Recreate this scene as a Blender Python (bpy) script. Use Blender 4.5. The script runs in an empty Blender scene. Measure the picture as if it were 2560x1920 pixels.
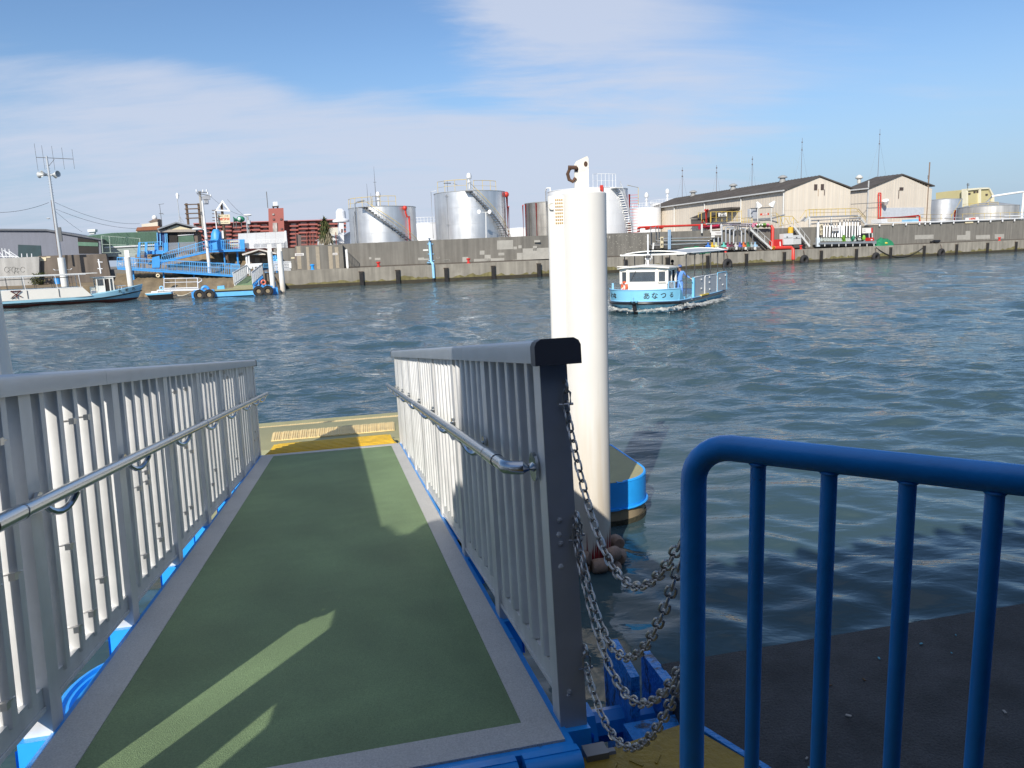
import bpy, bmesh, math, random
import numpy as np
from mathutils import Vector, Matrix
random.seed(7)
SC = bpy.context.scene
COL = SC.collection
V3 = Vector
ZUP = V3((0, 0, 1))
rad = math.radians
ORG = {}

# ------------------------------------------------------------------ camera geometry
FPX = 1860.0
HCAM = 3.35
ROLL = rad(2.1)
PITCH = math.atan(330 / FPX)
_F = V3((0, math.cos(PITCH), -math.sin(PITCH)))
_R = V3((1, 0, 0))
_U = _R.cross(_F)
CR = _R * math.cos(ROLL) - _U * math.sin(ROLL)
CU = _U * math.cos(ROLL) + _R * math.sin(ROLL)
CO = V3((0, 0, HCAM))


def ray(px, py):
    return (CR * (px - 1280) + CU * (960 - py) + _F * FPX).normalized()


def onz(px, py, z):
    d = ray(px, py)
    return CO + d * ((z - HCAM) / d.z)


def onplane(px, py, p, n):
    d = ray(px, py)
    return CO + d * ((p - CO).dot(n) / d.dot(n))


# measured bank lines of the far shore (two straight quay stretches)
A0 = V3((-25, 88.7, 0)); AB = V3((3, 97.5, 0)); B1 = V3((95, 141, 0))
AD = (AB - A0).normalized(); AN = V3((-AD.y, AD.x, 0))
BD = (B1 - AB).normalized(); BN = V3((-BD.y, BD.x, 0))


def KA(p, back):
    return onplane(p[0], p[1], AB + AN * back, AN)


def KB(p, back):
    return onplane(p[0], p[1], AB + BN * back, BN)


def c1(x, y): return (x * .2772, 340 + y * .2772)
def c2(x, y): return (280 + x / 4.608, 440 + y / 4.608)
def c3(x, y): return (700 + x / 4.8087, 400 + y / 4.8087)
def c4(x, y): return (1050 + x / 3.749, 400 + y / 3.749)
def c5(x, y): return (1480 + x / 5.821, 600 + y / 5.821)
def c6(x, y): return (1580 + x / 4.254, 400 + y / 4.254)
def c7(x, y): return (2040 + x / 4.254, 400 + y / 4.254)
def c9(x, y): return (1860 + x / 6.1444, 480 + y / 6.1444)
def c10(x, y): return (1680 + x / 10.054, 500 + y / 10.054)
def c11(x, y): return (540 + x / 10.37, 600 + y / 10.37)


# ------------------------------------------------------------------ materials
MATS = {}


def mat(name, col, rough=.5, metal=0., var=.12, vscale=2.5, bump=0., bscale=40., streak=0., sscale=(3, 3, .25),
        spec=.5, coat=0., alpha=None, grit=0., dirt=None, dcol=(.1, .08, .06), dscale=1.2, dlo=.55, dhi=.75):
    if name in MATS:
        return MATS[name]
    m = bpy.data.materials.new(name); m.use_nodes = True
    nt = m.node_tree; N = nt.nodes; L = nt.links
    b = N['Principled BSDF']
    b.inputs['Roughness'].default_value = rough
    b.inputs['Metallic'].default_value = metal
    b.inputs['Specular IOR Level'].default_value = spec
    b.inputs['Coat Weight'].default_value = coat
    tc = N.new('ShaderNodeTexCoord')
    nz = N.new('ShaderNodeTexNoise'); nz.inputs['Scale'].default_value = vscale
    nz.inputs['Detail'].default_value = 7; nz.inputs['Roughness'].default_value = .62
    L.new(tc.outputs['Object'], nz.inputs['Vector'])
    mx = N.new('ShaderNodeMix'); mx.data_type = 'RGBA'
    c = Vector(col[:3])
    mx.inputs[6].default_value = (*(c * (1 - var)), 1)
    mx.inputs[7].default_value = (*[min(1, x * (1 + var)) for x in c], 1)
    cr = N.new('ShaderNodeMapRange'); cr.inputs[1].default_value = .3; cr.inputs[2].default_value = .7
    L.new(nz.outputs[0], cr.inputs[0]); L.new(cr.outputs[0], mx.inputs[0])
    out = mx.outputs[2]
    if streak > 0:
        mp = N.new('ShaderNodeMapping'); mp.inputs['Scale'].default_value = sscale
        L.new(tc.outputs['Object'], mp.inputs[0])
        n2 = N.new('ShaderNodeTexNoise'); n2.inputs['Scale'].default_value = 1.6; n2.inputs['Detail'].default_value = 6
        L.new(mp.outputs[0], n2.inputs['Vector'])
        r2 = N.new('ShaderNodeMapRange'); r2.inputs[1].default_value = .35; r2.inputs[2].default_value = .68
        r2.inputs[3].default_value = 1 - streak; r2.inputs[4].default_value = 1 + streak * .4
        L.new(n2.outputs[0], r2.inputs[0])
        vm = N.new('ShaderNodeVectorMath'); vm.operation = 'SCALE'
        L.new(out, vm.inputs[0]); L.new(r2.outputs[0], vm.inputs['Scale'])
        out = vm.outputs[0]
    if dirt:
        n3 = N.new('ShaderNodeTexNoise'); n3.inputs['Scale'].default_value = dscale; n3.inputs['Detail'].default_value = 9
        n3.inputs['Roughness'].default_value = .7
        L.new(tc.outputs['Object'], n3.inputs['Vector'])
        r3 = N.new('ShaderNodeMapRange'); r3.inputs[1].default_value = dlo; r3.inputs[2].default_value = dhi
        r3.inputs[4].default_value = dirt
        L.new(n3.outputs[0], r3.inputs[0])
        m3 = N.new('ShaderNodeMix'); m3.data_type = 'RGBA'; m3.inputs[7].default_value = (*dcol, 1)
        L.new(r3.outputs[0], m3.inputs[0]); L.new(out, m3.inputs[6])
        out = m3.outputs[2]
    if grit > 0:
        n5 = N.new('ShaderNodeTexNoise'); n5.inputs['Scale'].default_value = 170; n5.inputs['Detail'].default_value = 3
        L.new(tc.outputs['Object'], n5.inputs['Vector'])
        r5 = N.new('ShaderNodeMapRange'); r5.inputs[1].default_value = .32; r5.inputs[2].default_value = .68; r5.inputs[3].default_value = 1 - grit; r5.inputs[4].default_value = 1 + grit
        L.new(n5.outputs[0], r5.inputs[0])
        v5 = N.new('ShaderNodeVectorMath'); v5.operation = 'SCALE'; L.new(out, v5.inputs[0]); L.new(r5.outputs[0], v5.inputs['Scale']); out = v5.outputs[0]
    L.new(out, b.inputs['Base Color'])
    rr = N.new('ShaderNodeMapRange'); rr.inputs[3].default_value = max(.02, rough - .08); rr.inputs[4].default_value = min(1, rough + .1)
    L.new(nz.outputs[0], rr.inputs[0]); L.new(rr.outputs[0], b.inputs['Roughness'])
    if bump > 0:
        n4 = N.new('ShaderNodeTexNoise'); n4.inputs['Scale'].default_value = bscale; n4.inputs['Detail'].default_value = 6
        L.new(tc.outputs['Object'], n4.inputs['Vector'])
        bp = N.new('ShaderNodeBump'); bp.inputs['Strength'].default_value = bump; bp.inputs['Distance'].default_value = .02
        L.new(n4.outputs[0], bp.inputs['Height']); L.new(bp.outputs[0], b.inputs['Normal'])
    if alpha is not None:
        b.inputs['Alpha'].default_value = alpha
    MATS[name] = m
    return m


# ------------------------------------------------------------------ mesh builder
def frame(d, up=ZUP):
    d = d.normalized()
    if abs(d.dot(up)) > .98:
        up = V3((1, 0, 0)) if abs(d.x) < .9 else V3((0, 1, 0))
    x = d.cross(up).normalized(); y = x.cross(d).normalized()
    return x, y


class MB:
    def __init__(s):
        s.V = []; s.F = []; s.M = []

    def add(s, vs, fs, m=0):
        o = len(s.V); s.V += [tuple(v) for v in vs]
        for f in fs:
            s.F.append(tuple(i + o for i in f)); s.M.append(m)
        return s

    def obox(s, c, X, Y, Z, m=0):
        c = V3(c); vs = [c + X * i + Y * j + Z * k for k in (-1, 1) for j in (-1, 1) for i in (-1, 1)]
        return s.add(vs, [(0, 2, 3, 1), (4, 5, 7, 6), (0, 1, 5, 4), (2, 6, 7, 3), (0, 4, 6, 2), (1, 3, 7, 5)], m)

    def box(s, x0, x1, y0, y1, z0, z1, m=0):
        return s.obox(V3(((x0 + x1) / 2, (y0 + y1) / 2, (z0 + z1) / 2)), V3(((x1 - x0) / 2, 0, 0)), V3((0, (y1 - y0) / 2, 0)), V3((0, 0, (z1 - z0) / 2)), m)

    def bar(s, a, b, w, h=None, up=ZUP, m=0):
        a = V3(a); b = V3(b); h = w if h is None else h
        x, y = frame(b - a, up)
        return s.obox((a + b) / 2, x * w / 2, (b - a) / 2, y * h / 2, m)

    def tube(s, a, b, r, n=8, m=0, r2=None, caps=True):
        a = V3(a); b = V3(b); r2 = r if r2 is None else r2
        x, y = frame(b - a)
        vs = []
        for p, q in ((a, r), (b, r2)):
            for i in range(n):
                t = 2 * math.pi * i / n
                vs.append(p + x * math.cos(t) * q + y * math.sin(t) * q)
        fs = [(i, (i + 1) % n, n + (i + 1) % n, n + i) for i in range(n)]
        if caps:
            fs += [tuple(range(n - 1, -1, -1)), tuple(range(n, 2 * n))]
        return s.add(vs, fs, m)

    def path(s, pts, r, n=8, m=0, closed=False, caps=True):
        pts = [V3(p) for p in pts]; k = len(pts); vs = []
        px = None
        for i, p in enumerate(pts):
            if closed:
                d = (pts[(i + 1) % k] - pts[i - 1])
            else:
                d = pts[min(i + 1, k - 1)] - pts[max(i - 1, 0)]
            d.normalize()
            if px is None:
                x, y = frame(d)
            else:
                x = (px - d * px.dot(d)).normalized(); y = d.cross(x)
            px = x
            sc = 1.0
            if 0 < i < k - 1 or closed:
                a = (pts[i] - pts[i - 1]).normalized()
                sc = 1 / max(.5, abs(a.dot(d)))
            rr = r[i] if isinstance(r, (list, tuple)) else r
            for j in range(n):
                t = 2 * math.pi * j / n
                vs.append(p + x * math.cos(t) * rr * 1.0 + y * math.sin(t) * rr * 1.0)
        fs = []
        for i in range(k if closed else k - 1):
            a = i * n; b = ((i + 1) % k) * n
            for j in range(n):
                fs.append((a + j, a + (j + 1) % n, b + (j + 1) % n, b + j))
        if not closed and caps:
            fs += [tuple(range(n - 1, -1, -1)), tuple(range((k - 1) * n, k * n))]
        return s.add(vs, fs, m)

    def prism(s, poly, ext, m=0):
        poly = [V3(p) for p in poly]; n = len(poly); ext = V3(ext)
        vs = poly + [p + ext for p in poly]
        fs = [tuple(range(n)), tuple(range(2 * n - 1, n - 1, -1))]
        fs += [(i, (i + 1) % n, n + (i + 1) % n, n + i) for i in range(n)]
        return s.add(vs, fs, m)

    def quad(s, a, b, c, d, m=0):
        return s.add([a, b, c, d], [(0, 1, 2, 3)], m)

    def lathe(s, c, prof, n=24, m=0, axis=ZUP, a0=0., a1=2 * math.pi):
        c = V3(c); x, y = frame(axis) if abs(axis.z) < .99 else (V3((1, 0, 0)), V3((0, 1, 0)))
        full = abs(a1 - a0 - 2 * math.pi) < 1e-6
        k = n if full else n + 1
        vs = []
        for r, h in prof:
            for i in range(k):
                t = a0 + (a1 - a0) * i / n
                vs.append(c + axis * h + (x * math.cos(t) + y * math.sin(t)) * max(r, 1e-4))
        fs = []
        for j in range(len(prof) - 1):
            for i in range(n if full else n):
                i2 = (i + 1) % k
                fs.append((j * k + i, j * k + i2, (j + 1) * k + i2, (j + 1) * k + i))
        return s.add(vs, fs, m)

    def torus(s, c, axis, R, r, n1=20, n2=8, m=0, sx=1., sy=1., X=None):
        c = V3(c); x, y = frame(axis)
        if X is not None:
            x = V3(X).normalized(); y = axis.cross(x).normalized()
        axis = axis.normalized(); vs = []
        for i in range(n1):
            t = 2 * math.pi * i / n1
            e = x * math.cos(t) + y * math.sin(t)
            cc = c + x * math.cos(t) * R * sx + y * math.sin(t) * R * sy
            for j in range(n2):
                q = 2 * math.pi * j / n2
                vs.append(cc + e * math.cos(q) * r + axis * math.sin(q) * r)
        fs = [(i * n2 + j, ((i + 1) % n1) * n2 + j, ((i + 1) % n1) * n2 + (j + 1) % n2, i * n2 + (j + 1) % n2) for i in range(n1) for j in range(n2)]
        return s.add(vs, fs, m)

    def ball(s, c, r, n=10, m=0, sc=(1, 1, 1)):
        c = V3(c); k = max(4, n // 2); vs = []
        for j in range(k + 1):
            a = math.pi * j / k
            for i in range(n):
                t = 2 * math.pi * i / n
                vs.append(c + V3((math.sin(a) * math.cos(t) * r * sc[0], math.sin(a) * math.sin(t) * r * sc[1], math.cos(a) * r * sc[2])))
        fs = [(j * n + i, j * n + (i + 1) % n, (j + 1) * n + (i + 1) % n, (j + 1) * n + i) for j in range(k) for i in range(n)]
        return s.add(vs, fs, m)

    def build(s, name, mats, parent=None, loc=None, smooth=35, recalc=True):
        if not isinstance(mats, (list, tuple)):
            mats = [mats]
        if parent is not None:
            org = ORG[parent]
        elif loc is not None:
            org = V3(loc)
        else:
            xs = np.array(s.V); org = V3(((xs[:, 0].min() + xs[:, 0].max()) / 2, (xs[:, 1].min() + xs[:, 1].max()) / 2, xs[:, 2].min()))
        me = bpy.data.meshes.new(name)
        me.from_pydata([(v[0] - org.x, v[1] - org.y, v[2] - org.z) for v in s.V], [], s.F)
        for m in mats:
            me.materials.append(m)
        if len(mats) > 1:
            me.polygons.foreach_set('material_index', s.M)
        if len(s.F) < 60000:
            bm = bmesh.new(); bm.from_mesh(me)
            bmesh.ops.remove_doubles(bm, verts=bm.verts, dist=1e-5)
            if recalc:
                bmesh.ops.recalc_face_normals(bm, faces=bm.faces)
            if smooth:
                ca = rad(smooth)
                for f in bm.faces:
                    f.smooth = True
                for e in bm.edges:
                    if len(e.link_faces) != 2 or e.calc_face_angle(9) > ca:
                        e.smooth = False
            bm.to_mesh(me); bm.free()
        o = bpy.data.objects.new(name, me); COL.objects.link(o)
        if parent is not None:
            o.parent = parent
        else:
            o.location = org
        ORG[o] = org
        return o


def thing(name, label, cat, loc=(0, 0, 0), group=None):
    o = bpy.data.objects.new(name, None); COL.objects.link(o)
    o.empty_display_size = .2
    o.location = loc; o['label'] = label; o['category'] = cat
    if group: o['group'] = group
    ORG[o] = V3(loc)
    return o


def tag(o, label, cat, group=None):
    o['label'] = label; o['category'] = cat
    if group: o['group'] = group
    return o


def struct(o, kind='structure'):
    o['kind'] = kind
    return o


def copy_tree(o, parent=None):
    c = o.copy(); COL.objects.link(c)
    if parent is not None:
        c.parent = parent
    for ch in list(o.children):
        copy_tree(ch, c)
    return c


def text(name, s, size, m, c, X, Y, parent, ext=.004, bold=0.):
    """lettering centred on c, along X, upright along Y"""
    cu = bpy.data.curves.new('t', 'FONT'); cu.body = s; cu.size = size; cu.align_x = 'CENTER'; cu.align_y = 'CENTER'
    cu.extrude = ext; cu.offset = bold; cu.resolution_u = 3
    to = bpy.data.objects.new('t', cu); COL.objects.link(to)
    dg = bpy.context.evaluated_depsgraph_get()
    me = bpy.data.meshes.new_from_object(to.evaluated_get(dg))
    bpy.data.objects.remove(to); bpy.data.curves.remove(cu)
    X = V3(X).normalized(); Y = V3(Y).normalized(); Z = X.cross(Y)
    M = Matrix((X, Y, Z)).transposed().to_4x4(); M.translation = V3(c) - ORG[parent]
    me.transform(M); me.materials.clear(); me.materials.append(m)
    o = bpy.data.objects.new(name, me); COL.objects.link(o); o.parent = parent; ORG[o] = ORG[parent]
    return o


# ------------------------------------------------------------------ camera, sun, sky
cam = bpy.data.cameras.new('camera'); co = bpy.data.objects.new('camera', cam); COL.objects.link(co)
cam.sensor_fit = 'HORIZONTAL'; cam.sensor_width = 36; cam.lens = 36 * FPX / 2560
cam.clip_start = .05; cam.clip_end = 6000
Mc = Matrix((CR, CU, -_F)).transposed().to_4x4(); Mc.translation = CO
co.matrix_world = Mc
SC.camera = co
SC.view_settings.view_transform = 'Standard'; SC.view_settings.look = 'None'
SC.view_settings.exposure = .38
SC.view_settings.gamma = 1

SUN_AZ = rad(17.8); SUN_EL = rad(31.5)
SDIR = V3((math.sin(SUN_AZ) * math.cos(SUN_EL), math.cos(SUN_AZ) * math.cos(SUN_EL), -math.sin(SUN_EL)))
sl = bpy.data.lights.new('sun', 'SUN'); sl.energy = 4.2; sl.angle = rad(.5); sl.color = (1, .94, .84)
so = bpy.data.objects.new('sun', sl); COL.objects.link(so)
so.rotation_euler = SDIR.to_track_quat('-Z', 'Y').to_euler(); so.location = (-20, -40, 40)

w = bpy.data.worlds.new('World'); SC.world = w; w.use_nodes = True
nt = w.node_tree; N = nt.nodes; L = nt.links
bg = N['Background']; bg.inputs['Strength'].default_value = .105
sky = N.new('ShaderNodeTexSky'); sky.sky_type = 'NISHITA'; sky.sun_disc = False
sky.sun_elevation = SUN_EL; sky.sun_rotation = SUN_AZ + math.pi
sky.air_density = 1.0; sky.dust_density = .25; sky.ozone_density = 3.0; sky.altitude = 0
tc = N.new('ShaderNodeTexCoord')
sep = N.new('ShaderNodeSeparateXYZ'); L.new(tc.outputs['Generated'], sep.inputs[0])


def M1(op, a, b=None, c=None):
    n = N.new('ShaderNodeMath'); n.operation = op
    for i, q in enumerate((a, b, c)):
        if q is None: continue
        if isinstance(q, (int, float)): n.inputs[i].default_value = q
        else: L.new(q, n.inputs[i])
    return n.outputs[0]


def MR(v, a, b, c=0., d=1., smooth=True):
    n = N.new('ShaderNodeMapRange'); n.interpolation_type = 'SMOOTHSTEP' if smooth else 'LINEAR'
    for i, q in enumerate((v, a, b, c, d)):
        if isinstance(q, (int, float)): n.inputs[i].default_value = q
        else: L.new(q, n.inputs[i])
    return n.outputs[0]


# thin high cloud lying on a plane far above: direction projected to x/z, y/z
zz = M1('MAXIMUM', sep.outputs[2], .0)
den = M1('ADD', zz, .16)
cx = M1('DIVIDE', sep.outputs[0], den); cy = M1('DIVIDE', sep.outputs[1], den)
cmb = N.new('ShaderNodeCombineXYZ'); L.new(cx, cmb.inputs[0]); L.new(cy, cmb.inputs[1])


def cnoise(scale, detail, rough, off, stretch=(1, 1), distort=0.):
    mp = N.new('ShaderNodeMapping'); mp.inputs['Location'].default_value = off; mp.inputs['Scale'].default_value = (stretch[0], stretch[1], 1)
    mp.inputs['Rotation'].default_value = (0, 0, rad(-14))
    L.new(cmb.outputs[0], mp.inputs[0])
    n = N.new('ShaderNodeTexNoise'); n.inputs['Scale'].default_value = scale; n.inputs['Detail'].default_value = detail
    n.inputs['Roughness'].default_value = rough; n.inputs['Distortion'].default_value = distort
    L.new(mp.outputs[0], n.inputs['Vector'])
    return n.outputs[0]


az = M1('ARCTAN2', sep.outputs[0], sep.outputs[1])       # + to the right
el = M1('ARCSINE', sep.outputs[2])
big = cnoise(.55, 3, .5, (3.1, 1.7, 0), (1, 1.0))
fine = cnoise(1.5, 10, .62, (.4, 5.2, 0), (.55, 1.35), .35)
wisp = cnoise(4.2, 8, .6, (7.3, 2.2, 0), (.3, 1.6), .5)
# the broad bank of cloud in the photograph: full between about 1 and 12 degrees up, tongue rising to the right of centre
D = math.degrees
hor = MR(el, rad(-2.5), rad(2.5), .0, 1.)
top = M1('ADD', M1('MULTIPLY', M1('SUBTRACT', big, .5), .34), rad(12.2))
e1 = M1('SUBTRACT', el, top)
body = MR(e1, rad(-2.2), rad(1.6), 1., 0.)
lefte = MR(az, rad(-36), rad(-20), .60, 1.)
righte = MR(az, rad(8), rad(27), 1., .12)
body = M1('MULTIPLY', M1('MULTIPLY', body, lefte), righte)
azw = M1('ADD', az, M1('ADD', M1('MULTIPLY', M1('SUBTRACT', big, .5), .75), M1('MULTIPLY', M1('SUBTRACT', fine, .5), .25)))
tong = M1('MULTIPLY', MR(azw, rad(-12), rad(5), 0, 1), MR(azw, rad(7), rad(30), 1, 0))
tong = M1('MULTIPLY', tong, MR(el, rad(5), rad(11), 0, .95))
mask = M1('MAXIMUM', body, tong)
tex = M1('ADD', M1('MULTIPLY', fine, 1.05), M1('MULTIPLY', wisp, .42))
dens = MR(M1('ADD', tex, M1('MULTIPLY', M1('SUBTRACT', mask, .5), .68)), .53, 1.16, 0., 1.)
dens = M1('MULTIPLY', dens, hor)
dens = M1('MINIMUM', M1('MULTIPLY', dens, .92), .86)
fill_veil = M1('MULTIPLY', M1('MULTIPLY', MR(el, rad(36), rad(55), 0, .66), MR(fine, .3, .6, .55, 1.)), 1.)   # unseen cloud added to brighten and neutralise the shade: veil overhead
dens = M1('MAXIMUM', M1('ADD', M1('MULTIPLY', dens, .95), .02), fill_veil)
mixh = N.new('ShaderNodeMix'); mixh.data_type = 'RGBA'          # pale haze low over the horizon
hz_ = MR(el, rad(-1), rad(15), .90, 0.)
hsv = N.new('ShaderNodeHueSaturation'); hsv.inputs['Hue'].default_value = .504; hsv.inputs['Saturation'].default_value = 1.12; hsv.inputs['Value'].default_value = .97
L.new(sky.outputs[0], hsv.inputs['Color'])
L.new(hz_, mixh.inputs[0]); L.new(hsv.outputs[0], mixh.inputs[6]); mixh.inputs[7].default_value = (2.25, 3.2, 4.7, 1)
mixc = N.new('ShaderNodeMix'); mixc.data_type = 'RGBA'
L.new(dens, mixc.inputs[0]); L.new(mixh.outputs[2], mixc.inputs[6]); mixc.inputs[7].default_value = (4.5, 4.95, 6.0, 1)
L.new(mixc.outputs[2], bg.inputs['Color'])

# ------------------------------------------------------------------ water
def wave_h(x, y, cell):
    rs = np.random.RandomState(5)
    h = np.zeros_like(x)
    wl = np.concatenate([np.geomspace(.42, 1.1, 34), np.geomspace(1.1, 4.2, 30), np.geomspace(4.5, 9, 6)])
    for l in wl:
        th = rad(250) + rs.normal(0, .62)
        k = 2 * math.pi / l
        a = .0050 * l ** .85 * rs.uniform(.6, 1.3) * (1.2 if l < 1.5 else .85)
        if l > 4.3: a *= .35
        ph = rs.uniform(0, 6.28)
        s = np.sin(k * (x * math.cos(th) + y * math.sin(th)) + ph + .35 * np.sin(.31 * x * rs.uniform(.5, 1.5) + ph * 2))
        fade = np.clip((l / np.maximum(cell, 1e-3) - 2.2) / 2.5, 0, 1)
        # slightly peaked crests
        h += a * fade * (s + .34 * (s * s - .5))
    # groups of rougher and calmer water
    g = .75 + .3 * np.sin(x * .23 + 1.3 * np.sin(y * .11)) * np.sin(y * .31 + .7)
    yy = np.clip((np.hypot(x, y) - 9) / 14, 0, 1); rough = .8 + .6 * yy * yy * (3 - 2 * yy)   # sheltered by the quay close in
    return h * g * rough


angs = np.radians(np.concatenate([np.arange(-100, -44, 1.2), np.arange(-44, 44, .15), np.arange(44, 100.1, 1.2)]))
rs_ = [1.0]
while rs_[-1] < 900:
    rs_.append(rs_[-1] * 1.0085 + .004)
rr = np.array(rs_)
Rg, Ag = np.meshgrid(rr, angs, indexing='ij')
X = Rg * np.sin(Ag); Y = Rg * np.cos(Ag)
cell = np.maximum(Rg * .0085 + .004, Rg * math.radians(.15))
Zw = wave_h(X, Y, cell)
nr, na = X.shape
vs = np.stack([X, Y, Zw], -1).reshape(-1, 3)
ii = np.arange(nr - 1)[:, None] * na + np.arange(na - 1)[None]
fs = np.stack([ii, ii + 1, ii + na + 1, ii + na], -1).reshape(-1, 4)[:, ::-1]
me = bpy.data.meshes.new('river_water')
me.vertices.add(len(vs)); me.vertices.foreach_set('co', vs.astype(np.float32).ravel())
me.loops.add(fs.size); me.loops.foreach_set('vertex_index', fs.astype(np.int32).ravel())
me.polygons.add(len(fs)); me.polygons.foreach_set('loop_start', np.arange(0, fs.size, 4, dtype=np.int32))
me.polygons.foreach_set('use_smooth', np.ones(len(fs), bool))
me.update(calc_edges=True)
wm = bpy.data.materials.new('river_water'); wm.use_nodes = True
nt = wm.node_tree; N = nt.nodes; L = nt.links
b = N['Principled BSDF']
b.inputs['Roughness'].default_value = .06; b.inputs['IOR'].default_value = 1.33
tcw = N.new('ShaderNodeTexCoord')


def wnoise(scale, detail, sx, sy, rot, dist=.4):
    mp = N.new('ShaderNodeMapping'); mp.inputs['Scale'].default_value = (sx, sy, 1); mp.inputs['Rotation'].default_value = (0, 0, rad(rot))
    L.new(tcw.outputs['Object'], mp.inputs[0])
    n = N.new('ShaderNodeTexNoise'); n.inputs['Scale'].default_value = scale; n.inputs['Detail'].default_value = detail
    n.inputs['Distortion'].default_value = dist
    L.new(mp.outputs[0], n.inputs['Vector'])
    return n.outputs[0]


n1 = wnoise(1.1, 3, .55, 1.2, 16); n2 = wnoise(4.5, 3, .6, 1.2, -12); n3 = wnoise(15, 2, .8, 1.1, 22)
spw = N.new('ShaderNodeSeparateXYZ'); L.new(tcw.outputs['Object'], spw.inputs[0])
lee = MR(spw.outputs[1], 8, 26, .27, 1.0)                       # calmer water in the lee of the quay
far_ = MR(spw.outputs[1], 18, 70, 1.0, 1.7)
gust = MR(wnoise(.06, 3, 1, 1, 30), .35, .65, .7, 1.25)
hsum = M1('ADD', M1('ADD', M1('MULTIPLY', n1, .30), M1('MULTIPLY', n2, .15)), M1('MULTIPLY', n3, .012))
hsum = M1('MULTIPLY', hsum, M1('MULTIPLY', M1('MULTIPLY', lee, far_), gust))
bp = N.new('ShaderNodeBump'); bp.inputs['Strength'].default_value = 1.0; bp.inputs['Distance'].default_value = .40
L.new(hsum, bp.inputs['Height']); L.new(bp.outputs[0], b.inputs['Normal'])
cmix = N.new('ShaderNodeMix'); cmix.data_type = 'RGBA'
cmix.inputs[6].default_value = (.036, .066, .076, 1); cmix.inputs[7].default_value = (.050, .088, .097, 1)
L.new(wnoise(.09, 4, 1, 1, 0), cmix.inputs[0]); L.new(cmix.outputs[2], b.inputs['Base Color'])
me.materials.append(wm)
wo = bpy.data.objects.new('river_water', me); COL.objects.link(wo); struct(wo)
# ================================================================== NEAR SHORE
GA = V3((-.009, 2.03, 1.95))
GL = V3((-.21777, .96957, -.11187)).normalized()
GW = V3((.97569, .21914, 0)).normalized()
GN = GW.cross(GL)
GH = V3((-.21914, .97569, 0))          # level direction out over the river


def G(u, v, n=0.): return GA + GL * u + GW * v + GN * n
def GZ(u, v, z): return V3((GA.x, GA.y, 0)) + GH * u + GW * v + ZUP * z


ALU = mat('brushed_aluminium', (.68, .68, .67), .45, .35, .08, 6, streak=.12, sscale=(6, 6, .4))
ALU_RAIL = mat('anodised_rail', (.44, .47, .50), .36, .7, .08, 5)
ALU_DARK = mat('dark_cap_plastic', (.07, .07, .078), .5, 0, .2)
TUBE = mat('stainless_tube', (.52, .54, .56), .22, 1., .06, 8)
SILVERTIE = mat('cable_tie_steel', (.6, .58, .55), .35, .8)
DECKG = mat('green_deck_coating', (.188, .276, .135), .75, 0, .10, 3.0, bump=.5, bscale=260, streak=.16, sscale=(1, 1, 1), dirt=.35, dcol=(.14, .20, .09), dscale=2.6, grit=.16)
DECKB = mat('grey_border_coating', (.54, .53, .51), .7, 0, .06, 4, bump=.5, bscale=240, dirt=.3, dcol=(.40, .39, .36), dscale=5, grit=.14)
BLUE = mat('blue_paint', (.012, .27, .74), .36, 0, .14, 5, bump=.09, bscale=30, dirt=.8, dcol=(.05, .035, .03), dscale=21, dlo=.665, dhi=.70)
BLUEL = mat('bright_blue_paint', (.02, .34, .86), .42, 0, .10, 3, bump=.1, bscale=25)
BLUECHIP = mat('chipped_blue_paint', (.02, .26, .72), .5, 0, .2, 3, bump=.8, bscale=45, dirt=.9, dcol=(.03, .03, .03), dscale=9, dlo=.52, dhi=.6)
YELP = mat('worn_yellow_plate', (.62, .40, .025), .6, 0, .18, 5, bump=.4, bscale=60, dirt=.7, dcol=(.2, .11, .02), dscale=2.2)
TACT = mat('yellow_tactile_tile', (.78, .60, .29), .7, 0, .1, 7, dirt=.6, dcol=(.33, .21, .10), dscale=2.2)
PDECK = mat('pontoon_deck_coating', (.34, .32, .17), .75, 0, .1, 2, bump=.3, bscale=120, dirt=.5, dcol=(.22, .21, .11), dscale=1.5)
PILEW = mat('white_pile_paint', (.74, .725, .68), .42, 0, .03, 2, streak=.06, sscale=(2, 2, .15))
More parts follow.
